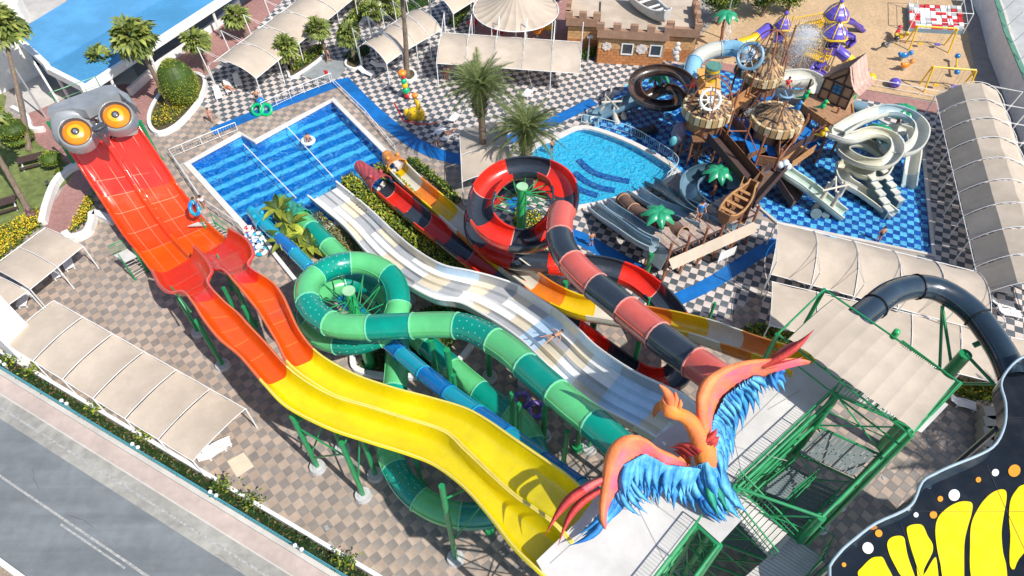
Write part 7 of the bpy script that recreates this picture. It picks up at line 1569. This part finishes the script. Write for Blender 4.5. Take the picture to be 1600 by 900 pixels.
# crocodile/fish figure and cat-like figure replaced by plain plastic figures
def person(label, px, h=0, pose='stand', yaw=0, shorts=None, top=None, s=1.0, cat='person', group=None, hair=True):
    c = P(px[0], px[1], h); T = thing('person', label, cat, c, group=group)
    J = {}
    if pose == 'stand': J = dict(pel=(0, 0, .93), ch=(0, .0, 1.28), nk=(0, 0, 1.48), hd=(0, .03, 1.6), kl=(-.11, .06, .5), al=(-.12, 0, .08), tl=(-.13, .2, .03), kr=(.11, .02, .5), ar=(.12, -.06, .08), tr=(.13, .14, .03), sl=(-.19, 0, 1.42), el=(-.26, -.03, 1.13), wl=(-.28, .12, .9), sr=(.19, 0, 1.42), er=(.27, -.05, 1.13), wr=(.27, .1, .92))
    elif pose == 'walk': J = dict(pel=(0, 0, .92), ch=(0, .03, 1.28), nk=(0, .04, 1.47), hd=(0, .09, 1.59), kl=(-.1, .22, .52), al=(-.1, .28, .1), tl=(-.1, .46, .06), kr=(.1, .02, .48), ar=(.1, -.3, .16), tr=(.1, -.18, .04), sl=(-.19, .03, 1.41), el=(-.25, -.15, 1.16), wl=(-.26, -.1, .92), sr=(.19, .03, 1.41), er=(.25, .16, 1.16), wr=(.24, .32, .98))
    elif pose == 'lie': J = dict(pel=(0, 0, .14), ch=(0, .36, .2), nk=(0, .55, .3), hd=(0, .68, .36), kl=(-.13, -.42, .24), al=(-.14, -.82, .1), tl=(-.14, -.92, .2), kr=(.12, -.44, .14), ar=(.13, -.86, .1), tr=(.13, -.96, .2), sl=(-.19, .48, .22), el=(-.3, .25, .14), wl=(-.26, .02, .12), sr=(.19, .48, .22), er=(.32, .28, .14), wr=(.28, .04, .12))
    elif pose == 'sit': J = dict(pel=(0, 0, .12), ch=(0, -.08, .46), nk=(0, -.08, .66), hd=(0, -.04, .78), kl=(-.14, .42, .3), al=(-.15, .72, .08), tl=(-.16, .88, .12), kr=(.14, .42, .26), ar=(.17, .74, .06), tr=(.18, .9, .12), sl=(-.19, -.08, .6), el=(-.3, .1, .38), wl=(-.3, .34, .3), sr=(.19, -.08, .6), er=(.3, .1, .38), wr=(.28, .34, .3))
    elif pose == 'slide': J = dict(pel=(0, 0, .14), ch=(0, -.34, .2), nk=(0, -.52, .28), hd=(0, -.64, .36), kl=(-.2, .4, .18), al=(-.3, .8, .08), tl=(-.32, .92, .16), kr=(.22, .38, .16), ar=(.34, .76, .08), tr=(.38, .88, .16), sl=(-.19, -.46, .22), el=(-.42, -.4, .16), wl=(-.55, -.2, .12), sr=(.19, -.46, .22), er=(.42, -.4, .16), wr=(.56, -.22, .12))
    R = Matrix.Rotation(yaw, 3, 'Z'); names = list(J); vs = [R @ (Vector(J[k]) * s) for k in names]; rd = dict(pel=.15, ch=.155, nk=.06, hd=.1, kl=.062, al=.042, tl=.035, kr=.062, ar=.042, tr=.035, sl=.06, el=.042, wl=.03, sr=.06, er=.042, wr=.03)
    ed = [('pel', 'ch'), ('ch', 'nk'), ('nk', 'hd'), ('pel', 'kl'), ('kl', 'al'), ('al', 'tl'), ('pel', 'kr'), ('kr', 'ar'), ('ar', 'tr'), ('ch', 'sl'), ('sl', 'el'), ('el', 'wl'), ('ch', 'sr'), ('sr', 'er'), ('er', 'wr')]
    E = [(names.index(a), names.index(b)) for a, b in ed]; rads = [rd[k] * s for k in names]
    # head top, feet stay; five fingers on each hand
    top_i = len(vs); hv = vs[names.index('hd')] + (vs[names.index('hd')] - vs[names.index('nk')]).normalized() * .12 * s; vs.append(hv); rads.append(.075 * s); E.append((names.index('hd'), top_i))
    for w_, e_ in (('wl', 'el'), ('wr', 'er')):
        wv = vs[names.index(w_)]; dr = (wv - vs[names.index(e_)]).normalized(); sd_ = dr.cross(Vector((0, 0, 1))); sd_ = sd_.normalized() if sd_.length > .1 else Vector((1, 0, 0)); pi_ = len(vs); vs.append(wv + dr * .07 * s); rads.append(.032 * s); E.append((names.index(w_), pi_))
        for f_ in range(5):
            ln = (.055, .08, .09, .08, .06)[f_]; o_ = (f_ - 2) * .016 * s; base_ = pi_ if f_ else names.index(w_); i_ = len(vs); vs.append(wv + dr * (.07 + ln) * s * (1 if f_ else .7) + sd_ * (o_ * 1.5 if f_ else -.06 * s) - up * .012 * f_ * s); rads.append(.009 * s); E.append((base_, i_))
    me = bpy.data.meshes.new('body'); me.from_pydata([tuple(v) for v in vs], E, []); o = bpy.data.objects.new('body', me); COL.objects.link(o); o.parent = T
    sk_ = o.modifiers.new('skin', 'SKIN'); sv = me.skin_vertices[0].data
    for i, r_ in enumerate(rads): sv[i].radius = (r_, r_)
    sv[0].use_root = True; o.modifiers.new('sub', 'SUBSURF').levels = 1; o.modifiers['sub'].render_levels = 1; sk_.use_smooth_shade = True; me.materials.append(skin)
    def V3(k): return c + R @ (Vector(J[k]) * s)
    if shorts:
        m = MB(); p = V3('pel'); tdir = (V3('ch') - p).normalized(); m.cone(p - tdir * .06 * s, p + tdir * .14 * s, .175 * s, .165 * s, 10)
        for k in ('kl', 'kr'): kk = V3(k); m.cone(p.lerp(kk, .05) , p.lerp(kk, .55), .12 * s, .09 * s, 8)
        m.build('shorts', shorts, T, smooth=True)
    if top: 
        m = MB(); m.cone(V3('pel').lerp(V3('ch'), .25), V3('ch').lerp(V3('nk'), .55), .17 * s, .175 * s, 10)
        for a_, b_ in (('sl', 'el'), ('sr', 'er')): m.cone(V3(a_), V3(a_).lerp(V3(b_), .6), .085 * s, .07 * s, 8)
        m.build('shirt', top, T, smooth=True)
    hc = V3('hd'); fw = R @ Vector((0, 1, 0)); upd = (V3('hd') - V3('nk')).normalized()
    m = MB(); m.ball(hc + upd * .075 * s - fw * .03 * s, .115 * s, 10, 8, sc=(1, 1, 1), cut=pi * .62, rot=upd.to_track_quat('Z', 'Y').to_matrix()); m.build('hair', hairm, T, smooth=True)
    m = MB(); fc = hc + upd * .04 * s + fw * .1 * s; m.cone(fc, fc + fw * .035 * s - upd * .02 * s, .02 * s, .008 * s, 5); m.ball(fc - upd * .05 * s, .02 * s, 6, 4, sc=(1.4, .5, .5)); m.build('face', skin, T)
    m = MB(); sdv = fw.cross(upd).normalized()
    for sg in (-1, 1): m.ball(hc + upd * .055 * s + fw * .095 * s + sdv * sg * .035 * s, .014 * s, 6, 4)
    m.build('eyes', darkgrey, T)
    return T
navyc = M('navy_cloth', (.02, .04, .1), .8, .1); whitec = M('white_cloth', (.7, .7, .7), .8, .08); redc = M('red_cloth', (.5, .04, .04), .8, .1); bluec = M('blue_cloth', (.03, .2, .5), .8, .1); pinkc = M('pink_cloth', (.6, .35, .35), .8, .1)
person('person walking on the paving near the top left pool corner casting a short shadow', (332, 191), pose='walk', yaw=radians(200), shorts=pinkc)
person('person carrying blue ring at the top of the exit stairs by the red slide', (312, 332), 1.9, 'stand', radians(160), navyc, redc)
person('person in white shirt and dark shorts on the exit stairs landing', (322, 328), 1.9, 'walk', radians(210), navyc, whitec)
person('person lying on white lounger under the edge of upper left canopy', (358, 139), .42, 'lie', radians(60), redc)
person('person riding down the white slide with legs apart', (864, 527), 7.55, 'slide', radians(115), navyc, s=.85)
person('person standing by the small arched canopy hedge in dark shorts', (516, 98), 0, 'walk', radians(100), navyc)
person('person in swimsuit standing near the wide beige canopy', (697, 125), 0, 'stand', radians(180), redc); person('second person near wide beige canopy, right of the first', (705, 118), 0, 'walk', radians(90), pinkc)
person('person standing in the turquoise pool near date palm', (862, 240), -.5, 'stand', radians(30), navyc)
person('person sitting among white loungers beside the blue walkway', (682, 222), .42, 'sit', radians(200), navyc, whitec); person('person lying on a lounger near the date palms', (703, 208), .42, 'lie', radians(130), pinkc)
person('person at the edge of blue splash floor beside wrinkled canopy', (1371, 377), .0, 'stand', radians(0), navyc, None); person('child standing at the blue walkway below spiral slides', (923, 385), 0, 'stand', radians(20), bluec)
person('person behind green ring holding blue ball at the pool end', (405, 162), 0, 'stand', radians(200), navyc)
person('person in red pirate dress seated above the middle thatched tower', (1230, 135), 7.0, 'sit', radians(180), navyc, redc)
person('blue dressed figure with orange head standing on the kiddie deck', (1090, 345), 3.62, 'stand', radians(200), pblue, pblue, s=1.3)
person('person floating on a pale ring in middle of the striped pool', (482, 220), -.12, 'sit', radians(200), navyc)
# ---------------------------------------------------------------- loungers, rings, floats
def lounger_proto():
    T = thing('sun_lounger', 'x', 'sun lounger', (0, 0, 0)); wp = M('white_plastic', (.82, .82, .82), .35, .03, coat=.3)
    m = MB(); m.box((0, -.35, .33), .6, 1.2, .05); m.build('seat', wp, T)
    for k in range(6): m = MB(); m.box((0, -.88 + k * .2, .37), .5, .13, .02); m.build('slat', wp, T)
    m = MB(); m.box((0, .52, .52), .6, .72, .05, tilt=Matrix.Rotation(radians(32), 3, 'X')); m.build('backrest', wp, T)
    m = MB(); m.pipe([(-.33, -1, .36), (-.33, -.3, .42), (-.33, .25, .36)], .04, 5); m.pipe([(.33, -1, .36), (.33, -.3, .42), (.33, .25, .36)], .04, 5); m.build('side_rail', wp, T)
    for x in (-.27, .27):
        for y in (-.85, .2): m = MB(); m.box((x, y, .16), .07, .09, .33); m.build('leg', wp, T)
    return T
LP_ = lounger_proto()
LG = [(108, 412, 35, 'white lounger, right one of the pair under left edge canopy'), (90, 426, 35, 'white lounger, left one of the pair under the left edge canopy'), (42, 468, 10, 'white lounger at upper corner of the long beige canopy'), (340, 702, 120, 'white lounger at the lower right end of the long beige canopy'), (332, 712, 130, 'second white lounger under the end of long canopy, nearer the hedge'), (342, 150, 25, 'empty white lounger at the white planter beside upper left canopy'), (358, 140, 25, 'white lounger carrying a sunbather under upper left canopy'), (372, 130, 25, 'white lounger in the shade, rightmost under upper left canopy end'), (572, 117, 60, 'white lounger in front of small arched canopy on the checkers'), (592, 106, 80, 'white lounger partly shaded by the small arched canopy'), (684, 212, 150, 'white lounger nearest the blue walkway beside the giraffe like toy'), (697, 220, 150, 'white lounger in middle of group left of the date palm'), (708, 190, 150, 'white lounger below the date palm fronds'), (822, 152, 150, 'white lounger right of the date palm crown'), (868, 98, 200, 'white chair shaped lounger under the right end of wide beige canopy'), (1498, 633, 70, 'blue white lounger beside the shrubs under the platform'), (1555, 455, 75, 'white lounger under the black tube bend, upper one'), (1560, 478, 75, 'white lounger under the black tube bend, lower one'), (1570, 492, 75, 'third white lounger under the long right canopy'), (1240, 430, 165, 'leftmost white lounger between wrinkled and flat canopies'), (1268, 438, 165, 'second white lounger between wrinkled and flat canopies'), (1295, 443, 165, 'third white lounger between canopies, left of blue bin'), (1335, 452, 165, 'fourth white lounger between canopies, right of the blue bin'), (1425, 462, 165, 'white lounger seen under the bend of black tube')]
for i, (x, y, rz_, lab) in enumerate(LG):
    c = P(x, y); o = LP_ if i == 0 else dup(LP_, c, radians(rz_), lab)
    if i == 0: o.location = c; o.rotation_euler = (0, 0, radians(rz_)); o['label'] = lab
    o['group'] = 'white plastic sun loungers'
b = P(1312, 450); m = MB(); m.prism([b + Vector((x, y, 0)) for x, y in ((-.7, -.45), (.7, -.45), (.7, .45), (-.7, .45))], 0, 1.0); T = thing('storage_bin', 'bright blue storage bin between two beige canopies', 'bin', b); m.build('body', pblue, T); m = MB(); m.box(b + up * 1.05, 1.55, 1.0, .12); m.build('lid', cyan, T)
def ringtube(label, c, r, mats, lean=None, grp=None, double=False):
    T = thing('swim_ring', label, 'swim ring', c, group=grp)
    cs = [c] if not double else [c - Vector((.42, 0, 0)), c + Vector((.42, 0, 0))]
    for q in cs:
        m = MB(); pts = [q + (lean or Matrix.Identity(3)) @ Vector((r * cos(2 * pi * i / 18), r * sin(2 * pi * i / 18), .17)) for i in range(18)]
        m.pipe(pts, .17, 8, closed=True)
        for j in range(len(m.m)): m.m[j] = (j // 24) % len(mats)
        m.build('inflated_tube', mats, T, smooth=True)
    m = MB()
    for s in (-1, 1): m.pipe([c + (lean or Matrix.Identity(3)) @ Vector((s * r * .9 + .1 * cos(a), .14 * sin(a) * 1, .36)) for a in (0, 1, 2, 3)], .02, 4)
    m.build('handle', white, T); return T
g_ = 'blue swim rings stacked beside red slide'
for k, (x, y, hz_) in enumerate([(392, 372, 0), (402, 382, 0), (396, 392, 0), (408, 394, 0), (388, 384, .35), (404, 372, .35), (398, 384, .7)]): ringtube(['pale blue swim ring nearest the pool corner in the stack', 'pale blue swim ring second from the pool corner', 'light blue swim ring at left front of stack', 'light blue swim ring at the right front of stack', 'blue swim ring resting on the left of stack', 'blue swim ring resting at the back of stack', 'topmost blue swim ring of the stack'][k], P(x, y, hz_), .42, [cyan if k % 2 else pblue, white], grp=g_)
ringtube('red swim ring lying at the pool corner beside the blue ring stack', P(390, 362), .4, [pred, white])
ringtube('blue ring held upright by the person on the exit stairs', P(301, 326, 2.9), .55, [cyan, pblue], Matrix.Rotation(1.3, 3, 'Y'))
ringtube('bright green double swim ring beside the upper pool end', P(410, 172, .3), .55, [pgreen], Matrix.Rotation(.7, 3, 'X'), double=True)
ringtube('pale ring floating in the middle of striped pool', P(482, 222, -.12), .55, [M('pale_float', (.6, .75, .7), .4), white])
for k, (x, y) in enumerate([(815, 625), (838, 640), (905, 625)]): ringtube(['purple swim ring lying under the green tube, left one', 'purple swim ring under the green tube, middle one', 'purple swim ring right of the other two under white slide'][k], P(x, y, .1), .5, [purple, M('lilac_plastic', (.3, .2, .6), .4)], Matrix.Rotation(.5, 3, 'X'), 'purple swim rings on the ground under the slides')
m = MB(); m.ball(P(407, 158, .9), .4, 12, 8); tag(m.build('beach_ball', pblue, origin=P(407, 158), smooth=True), 'shiny blue beach ball held above the green double ring', 'ball')
# clown like stacked toy and yellow toy replaced by plain climbing toys
def toy(name, label, parts, px, cat='play figure'):
    b = P(*px); T = thing(name, label, cat, b)
    for nm, mt, (x, y, zz), r_, sc_ in parts: m = MB(); m.ball(b + Vector((x, y, zz)), r_, 12, 8, sc=sc_); m.build(nm, mt, T, smooth=True)
    return T
toy('play_figure', 'tall thin play figure in green red and orange at foot of the tallest palm', [('base', pred, (.1, 0, .35), .4, (1, 1, .9)), ('base', white, (.45, -.1, .3), .3, (1, 1, .9)), ('body', pgreen, (0, 0, .9), .42, (.9, .9, 1)), ('body', pyellow, (-.05, 0, 1.5), .36, (.9, .9, 1)), ('body', pgreen, (-.1, 0, 2.0), .34, (.9, .9, 1)), ('head', pred, (-.1, 0, 2.5), .25, (1, 1, 1)), ('hat', porange, (-.15, 0, 2.95), .45, (1, 1, .7))], (636, 153))
toy('play_figure', 'yellow spotted long necked animal play figure on the checkers', [('body', pyellow, (0, 0, .8), .95, (1.0, .55, .8)), ('tail', pyellow, (-.9, 0, .9), .4, (.8, .5, 1.2)), ('leg', pyellow, (-.4, 0, .3), .35, (1.4, .7, 1)), ('leg', pyellow, (.5, 0, .3), .35, (1, .7, 1)), ('neck', pyellow, (.35, 0, 1.6), .34, (.7, .7, 1.9)), ('neck', pyellow, (.2, 0, 2.3), .28, (.7, .7, 1.6)), ('head', porange, (.15, 0, 2.9), .34, (1.1, .8, .8)), ('muzzle', white, (.5, 0, 2.75), .3, (1.2, .8, .7))] + [('spot', darkgrey, (.95 * .92 * cos(a) * sin(b_), -.50 * sin(b_) * 1.05, .8 + .76 * cos(b_) * 1.0), .06, (1, .5, 1)) for a, b_ in ((.3, .9), (.9, 1.2), (1.6, .8), (2.1, 1.2), (2.6, .9), (1.2, .5), (.1, 1.3), (2.9, 1.3))], (651, 188))
m = MB(); m.cone(P(616, 160, .06), P(630, 188, .06), .07, n=5); m.pipe([P(x, y, .06) for x, y in ((630, 188), (655, 194), (675, 194), (685, 190))], .06, 5); tag(m.build('boundary_rope', pred, origin=P(630, 188)), 'red bent rope border on the checkers around yellow animal figure', 'rope')
# flag by the pool
b = P(517, 130); T = thing('pool_flag', 'small red flag on a white pole at the top corner of striped pool', 'flag', b); m = MB(); m.cone(b, b + up * 1.5, .03, n=5); m.build('pole', white, T); m = MB(); m.grid([[b + up * 1.5 + Vector((-.12 * i, .03 * sin(i * 2), .02 * i)), b + up * 1.0 + Vector((-.1 * i, .03 * sin(i * 2 + 1), 0))] for i in range(5)]); m.build('cloth', pred, T, solid=.01)
# picnic tables
def picnic(px, rz_, label):
    b = P(*px); T = thing('picnic_table', label, 'picnic table', b); R = Matrix.Rotation(rz_, 3, 'Z'); f_ = lambda x, y, zz: b + R @ Vector((x, y, zz))
    for i in range(5): m = MB(); m.box(f_(0, -.36 + i * .18, .76), 2.0, .16, .05, rz_); m.build('table_plank', darkwood, T)
    for s in (-1, 1):
        for j in (0, 1): m = MB(); m.box(f_(0, s * (.78 + j * .16), .45), 2.0, .14, .05, rz_); m.build('bench_plank', darkwood, T)
    for x in (-.75, .75): m = MB(); m.cone(f_(x, -.75, .02), f_(x, .3, .74), .05, n=4); m.cone(f_(x, .75, .02), f_(x, -.3, .74), .05, n=4); m.cone(f_(x, -.9, .42), f_(x, .9, .42), .05, n=4); m.build('leg_frame', white, T)
picnic((52, 257), .45, 'dark wooden picnic table on the lawn beside clipped bush'); picnic((12, 326), .5, 'dark wooden picnic table at the left edge of the lawn')
b = P(82, 296); T = thing('garden_lamp', 'small dark garden spotlight on the lawn by the curved wall', 'garden lamp', b); m = MB(); m.cone(b, b + up * .8, .05); m.build('post', darkgrey, T); m = MB(); m.cone(b + up * .7, b + up * .95 + Vector((-.15, .1, 0)), .1, .18); m.build('lamp_head', darkgrey, T)
m = MB(); m.prism(WP([(355, 721), (381, 707), (397, 729), (370, 746)]), .01, .05); tag(m.build('hatch_cover', M('cream_hatch', (.62, .55, .42), .7, .06), origin=P(375, 725)), 'square cream hatch cover on brown checkered paving near hedge', 'hatch')
m = MB(); m.prism(WP([(506, 823), (511, 820), (515, 826), (510, 830)]), .005, .04); tag(m.build('drain_cover', steel, origin=P(510, 825)), 'tiny metal drain cover on brown checkered paving', 'drain')
m = MB(); m.prism(WP([(1377, 745), (1381, 743), (1384, 748), (1380, 750)]), .005, .04); tag(m.build('drain_cover', steel, origin=P(1380, 746)), 'tiny blue grey drain cover near butterfly wing', 'drain')
# stack of grey covers beside the butterfly
for k in range(5):
    b = P(1545, 655 + k * 16, .0); m = MB(); m.prism([b + Vector((x, y, 0)) for x, y in ((-.95, -.35), (-.6, -.6), (.95, -.6), (.95, .35), (.6, .5), (-.8, .4))], 0, 1.1); o = m.build('cabinet', M('beige_cover', (.42, .37, .3), .7, .08), origin=b, smooth=False); tag(o, ['uppermost beige cabinet cover beside the butterfly rim', 'second beige cover from the top beside the butterfly', 'third beige cover from the top beside the butterfly', 'fourth cover from the top, greenish grey, by the butterfly', 'lowest pale cover, touching the butterfly rim'][k], 'cabinet', 'row of beige covers by the butterfly')
# ---------------------------------------------------------------- sand playground
def dome(label, px, r, hb, hc, mt=purple):
    c = P(px[0], px[1], hb); T = thing('domed_play_tower', label, 'play tower', Vector((c.x, c.y, 0))); m = MB(); rows = []
    for i in range(9):
        t = i / 8; rr = r * (1 - t ** 1.6) * (1 + .12 * sin(t * pi)); rows.append([Vector((c.x + rr * cos(2 * pi * k / 24) * (1 + .03 * (k % 2)), c.y + rr * sin(2 * pi * k / 24) * (1 + .03 * (k % 2)), hb + hc * t + .05 * ((i) % 2))) for k in range(24)])
    m.grid(rows, closeu=True); m.build('dome_roof', mt, T)
    m = MB(); m.pipe([Vector((c.x + r * 1.03 * cos(2 * pi * k / 24), c.y + r * 1.03 * sin(2 * pi * k / 24), hb + .08 * cos(k * pi / 3))) for k in range(24)], .12, 6, closed=True)
    for k in range(6): m.pipe([rows[i][k * 4] * 1.0 + Vector((0, 0, .04)) for i in range(9)], .06, 5)
    m.build('roof_trim', pyellow, T); m = MB(); m.ball((c.x, c.y, hb + hc + .15), .25, 8, 6); m.build('finial', mt, T)
    for k in range(4): a = k * pi / 2 + .5; q = Vector((c.x + r * .8 * cos(a), c.y + r * .8 * sin(a), 0)); m = MB(); m.cone(q, q + up * hb, .08, n=7); m.build('post', M('cream_post', (.6, .52, .36), .5), T)
    m = MB(); m.box((c.x, c.y, hb * .5), r * 1.4, r * 1.4, .12, .5); m.build('deck', pyellow, T)
    for k in range(4): a = k * pi / 2 + .5 + pi / 4; m = MB(); m.box((c.x + r * .62 * cos(a), c.y + r * .62 * sin(a), hb * .5 + .45), .08, r * 1.1, .8, a); m.build('side_panel', [purple, pyellow, purple, porange][k], T)
    return c
dome('far purple domed play tower with yellow ribs, at the top edge', (1306, 26), 1.25, 4.2, 1.6); dome('near purple cone roofed play tower with yellow wavy rim', (1304, 55), 1.2, 3.8, 1.5); dome('small purple domed play tower left of the others', (1222, 42), .85, 3.2, 1.4)
FRP = thing('play_bridge', 'yellow slatted play bridges and railings joining the purple domes', 'play bridge', P(1255, 80))
for (a, b, w_) in (((1222, 65), (1295, 62), 1.4), ((1240, 45), (1290, 35), 1.2), ((1260, 82), (1290, 95), 1.2)):
    A, B = P(*a, 1.8), P(*b, 1.8); d = B - A; rz_ = atan2(d.y, d.x); s = Vector((-d.y, d.x, 0)).normalized()
    for k in range(12): m = MB(); m.box(A.lerp(B, (k + .5) / 12), d.length / 12 * .8, w_, .08, rz_); m.build('bridge_slat', pyellow, FRP)
    m = MB()
    for sg in (-1, 1):
        m.cone(A + s * sg * w_ / 2 + up * .9, B + s * sg * w_ / 2 + up * .9, .05, n=5)
        for k in range(14): p = A.lerp(B, k / 13) + s * sg * w_ / 2; m.cone(p, p + up * .9, .03, n=4)
        for t in (0, 1): p = A.lerp(B, t) + s * sg * w_ / 2; m.cone((p.x, p.y, 0), p + up * 1.2, .07, n=6)
    m.build('railing', pyellow, FRP)
flume('tube_slide', 'purple and yellow tube slide in the sand beside the near dome', [(1302, 72, 2.6), (1318, 86, 2.1), (1332, 98, 1.4), (1345, 108, .8), (1352, 115, .5)], .55, [purple, pyellow], 1.8, op=None, step=.3)
flume('small_open_slide', 'small purple wavy open slide right of the far dome', [(1322, 30, 1.9), (1335, 34, 1.4), (1342, 40, .8), (1350, 46, .3)], .4, [purple], 4, step=.3); flume('curly_slide', 'purple curly slide below the near dome', [(1318, 55, 1.8), (1330, 55, 1.4), (1334, 62, .9), (1325, 70, .4)], .4, [purple], 4, step=.3); flume('curly_slide', 'purple and blue curled slide by the water spray', [(1290, 95, 2.0), (1280, 100, 1.6), (1272, 108, 1.1), (1285, 114, .7), (1292, 120, .3)], .45, [purple, pblue], 3, step=.3)
flume('tube_slide', 'purple and yellow tube crossing behind the blue wheel near palms', [(1200, 45, 2.6), (1180, 60, 2.4), (1165, 66, 2.2), (1150, 70, 2.0), (1138, 74, 1.6)], .6, [purple, pyellow], 2, op=None, step=.3)
def swing(label, px, rz_, L=4.2):
    b = P(*px); T = thing('swing_set', label, 'swing', b); R = Matrix.Rotation(rz_, 3, 'Z'); f_ = lambda x, y, zz: b + R @ Vector((x, y, zz))
    for x in (-L / 2, L / 2):
        for y in (-.8, .8): m = MB(); m.cone(f_(x, y, 0), f_(x, y * .15, 2.5), .09, n=7); m.build('leg', pyellow, T)
    m = MB(); m.cone(f_(-L / 2, 0, 2.5), f_(L / 2, 0, 2.5), .1, n=7); m.build('top_bar', pyellow, T)
    for k, x in enumerate((-.9, .9)):
        m = MB(); m.cone(f_(x - .2, 0, 2.5), f_(x - .2, 0, .5), .02, n=4); m.cone(f_(x + .2, 0, 2.5), f_(x + .2, 0, .5), .02, n=4); m.build('chain', steel, T); m = MB(); m.box(f_(x, 0, .5), .5, .35, .12, rz_); m.build('seat', [pyellow, purple][k], T)
swing('yellow swing set in front of the red and white play pen', (1448, 75), -.12); swing('yellow swing set near the end of the long right canopy', (1473, 140), -.14)
def springer(label, px, mt, rz_=0):
    b = P(*px); T = thing('spring_rider', label, 'spring rider', b); m = MB(); m.cone(b, b + up * .45, .12, n=8); m.build('spring', steel, T); m = MB(); R = Matrix.Rotation(rz_, 3, 'Z'); m.ball(b + up * .75, .42, 10, 8, sc=(1.4, .6, .8), rot=R); m.ball(b + R @ Vector((.6, 0, 1.05)), .28, 9, 7); m.ball(b + R @ Vector((-.55, 0, .95)), .2, 8, 6); m.build('body', mt, T, smooth=True); m = MB(); m.cone(b + R @ Vector((.3, -.4, 1.1)), b + R @ Vector((.3, .4, 1.1)), .04, n=5); m.build('handle', steel, T)
springer('bright blue spring rider alone on the sand', (1408, 96), pblue); springer('orange spring rider on the sand below the blue one', (1411, 111), porange, .3); springer('yellow spring rider at the seesaw', (1402, 66), pyellow); springer('red spring rider beside the seesaw', (1398, 60), pred, 1)
def seesaw(label, a, b, mt, mt2):
    A, B = P(*a, .7), P(*b, .5); c = (A + B) / 2; T = thing('seesaw', label, 'seesaw', Vector((c.x, c.y, 0))); m = MB(); m.cone(A, B, .09, n=7); m.build('beam', mt, T); m = MB(); m.cone((c.x, c.y, 0), c, .15); m.build('stand', steel, T)
    for q in (A, B): m = MB(); m.ball(q + up * .2, .3, 9, 7, sc=(1, 1, .9)); m.build('seat', mt2, T, smooth=True)
seesaw('seesaw with dark seats on sand beside the red rider', (1380, 72), (1400, 62), darkgrey, darkgrey); seesaw('yellow seesaw with blue ball seats in the wall shadow', (1495, 90), (1494, 115), pyellow, pblue)
for k, (x, y, mt) in enumerate([(1357, 128, pyellow), (1395, 136, purple)]): b = P(x, y); m = MB(); m.ball(b + up * .5, .6, 14, 9, sc=(1, 1, .85)); tag(m.build('play_ball', mt, origin=b, smooth=True), ['round yellow play dome at the sand fence', 'round purple play dome at the sand fence'][k], 'play dome')
railing('railing', 'low white railing between the sand pit and red path', WP([(1335, 130), (1400, 142), (1470, 155)]), .8, white, 2.0, 0)
# red and white play pen
PN = thing('play_pen', 'red and white padded play pen with tall white posts and netting', 'play pen', P(1462, 52)); pc = [P(x, y) for x, y in ((1416, 14), (1497, 18), (1503, 55), (1418, 50))]; m = MB(); m.prism([(p.x, p.y) for p in pc], 0, .5); m.build('base', slateb, PN)
rnd = random.Random(5)
for i in range(10):
    for j in range(7):
        q = [pc[0].lerp(pc[1], u / 10).lerp(pc[3].lerp(pc[2], u / 10), v / 7) for u, v in ((i + .04, j + .05), (i + .96, j + .05), (i + .96, j + .95), (i + .04, j + .95))]; m = MB(); hh = .52 + rnd.uniform(0, .12); m.prism([(p.x, p.y) for p in q], .5, hh + .1, bottom=False); m.build('foam_block', rnd.choice([pred, white, white, pred, M('grey_foam', (.4, .42, .42), .7)]), PN)
for p in pc: m = MB(); m.cone(p, p + up * 2.6, .06, n=6); m.build('post', white, PN)
m = MB()
for i in range(4): m.cone(pc[i] + up * 2.6, pc[(i + 1) % 4] + up * 2.6, .04, n=5); m.cone(pc[i] + up * 1.4, pc[(i + 1) % 4] + up * 1.4, .03, n=5)
m.build('top_rail', white, PN)
# boundary wall on the right with posts
bw = WP([(1508, -25), (1533, 30), (1548, 90), (1575, 160), (1612, 260)]); T = thing('boundary_wall', 'tall white boundary wall with green top rail and leaning posts at right', 'wall', bw[1]); m = MB(); wall(m, bw, .35, 0, 3.0); m.build('wall', whitewall, T); m = MB(); wall(m, bw, .5, 3.0, 3.12); m.build('coping', M('green_coping', (.1, .25, .18), .6), T)
for k, p in enumerate(resample([tuple(p) for p in bw], 3.0)): p = Vector(p) + up * 3.1; m = MB(); m.cone(p, p + Vector((1.1, .3, 1.6)), .05, n=5); m.build('wire_post', steel, T)
b2 = [p + Vector((2.2, .4, 0)) for p in bw]; m = MB(); wall(m, b2, .3, 0, 1.2); tag(m.build('outer_wall', concrete, origin=b2[0]), 'low outer concrete wall beside the pale car park', 'wall')
m = MB(); wall(m, [P(1390, -10), P(1420, 8), P(1412, -12)], .3, 0, 1.5); 
# low planter wall by pool deck rail and side fence at blue rings
m = MB(); wall(m, WP([(400, 352), (430, 400), (470, 450), (500, 470)]), .3, 0, .35); tag(m.build('planter_wall', whitewall, origin=P(430, 400)), 'thin pale planter wall left of the blue slide and banana plants', 'wall')
for lab, px in (('white planter kerb under the green tube beside the spiral', [(552, 560), (558, 580), (600, 590), (660, 590), (700, 580), (735, 545), (760, 500)]),): m = MB(); wall(m, WP(smoothpoly(px, 4, False)), .4, 0, .4); tag(m.build('planter_wall', whitewall, origin=P(600, 590)), lab, 'wall')
# unseen date palms, added to throw jagged shade beside the butterfly
for k, (x, y, hh) in enumerate([(1885, 770, 9), (1900, 700, 9), (1850, 650, 8)]):
    c = P(x, y, hh); datepalm(PR(c.x, c.y, 0), (x, y), ['date palm beyond the lower right edge, nearest the butterfly', 'date palm beyond the right edge, middle of three', 'date palm beyond the right edge, farthest of three'][k], 46, h=hh)
for a_ in POLEQ: realpoles(*a_)
bpy.context.view_layer.update()
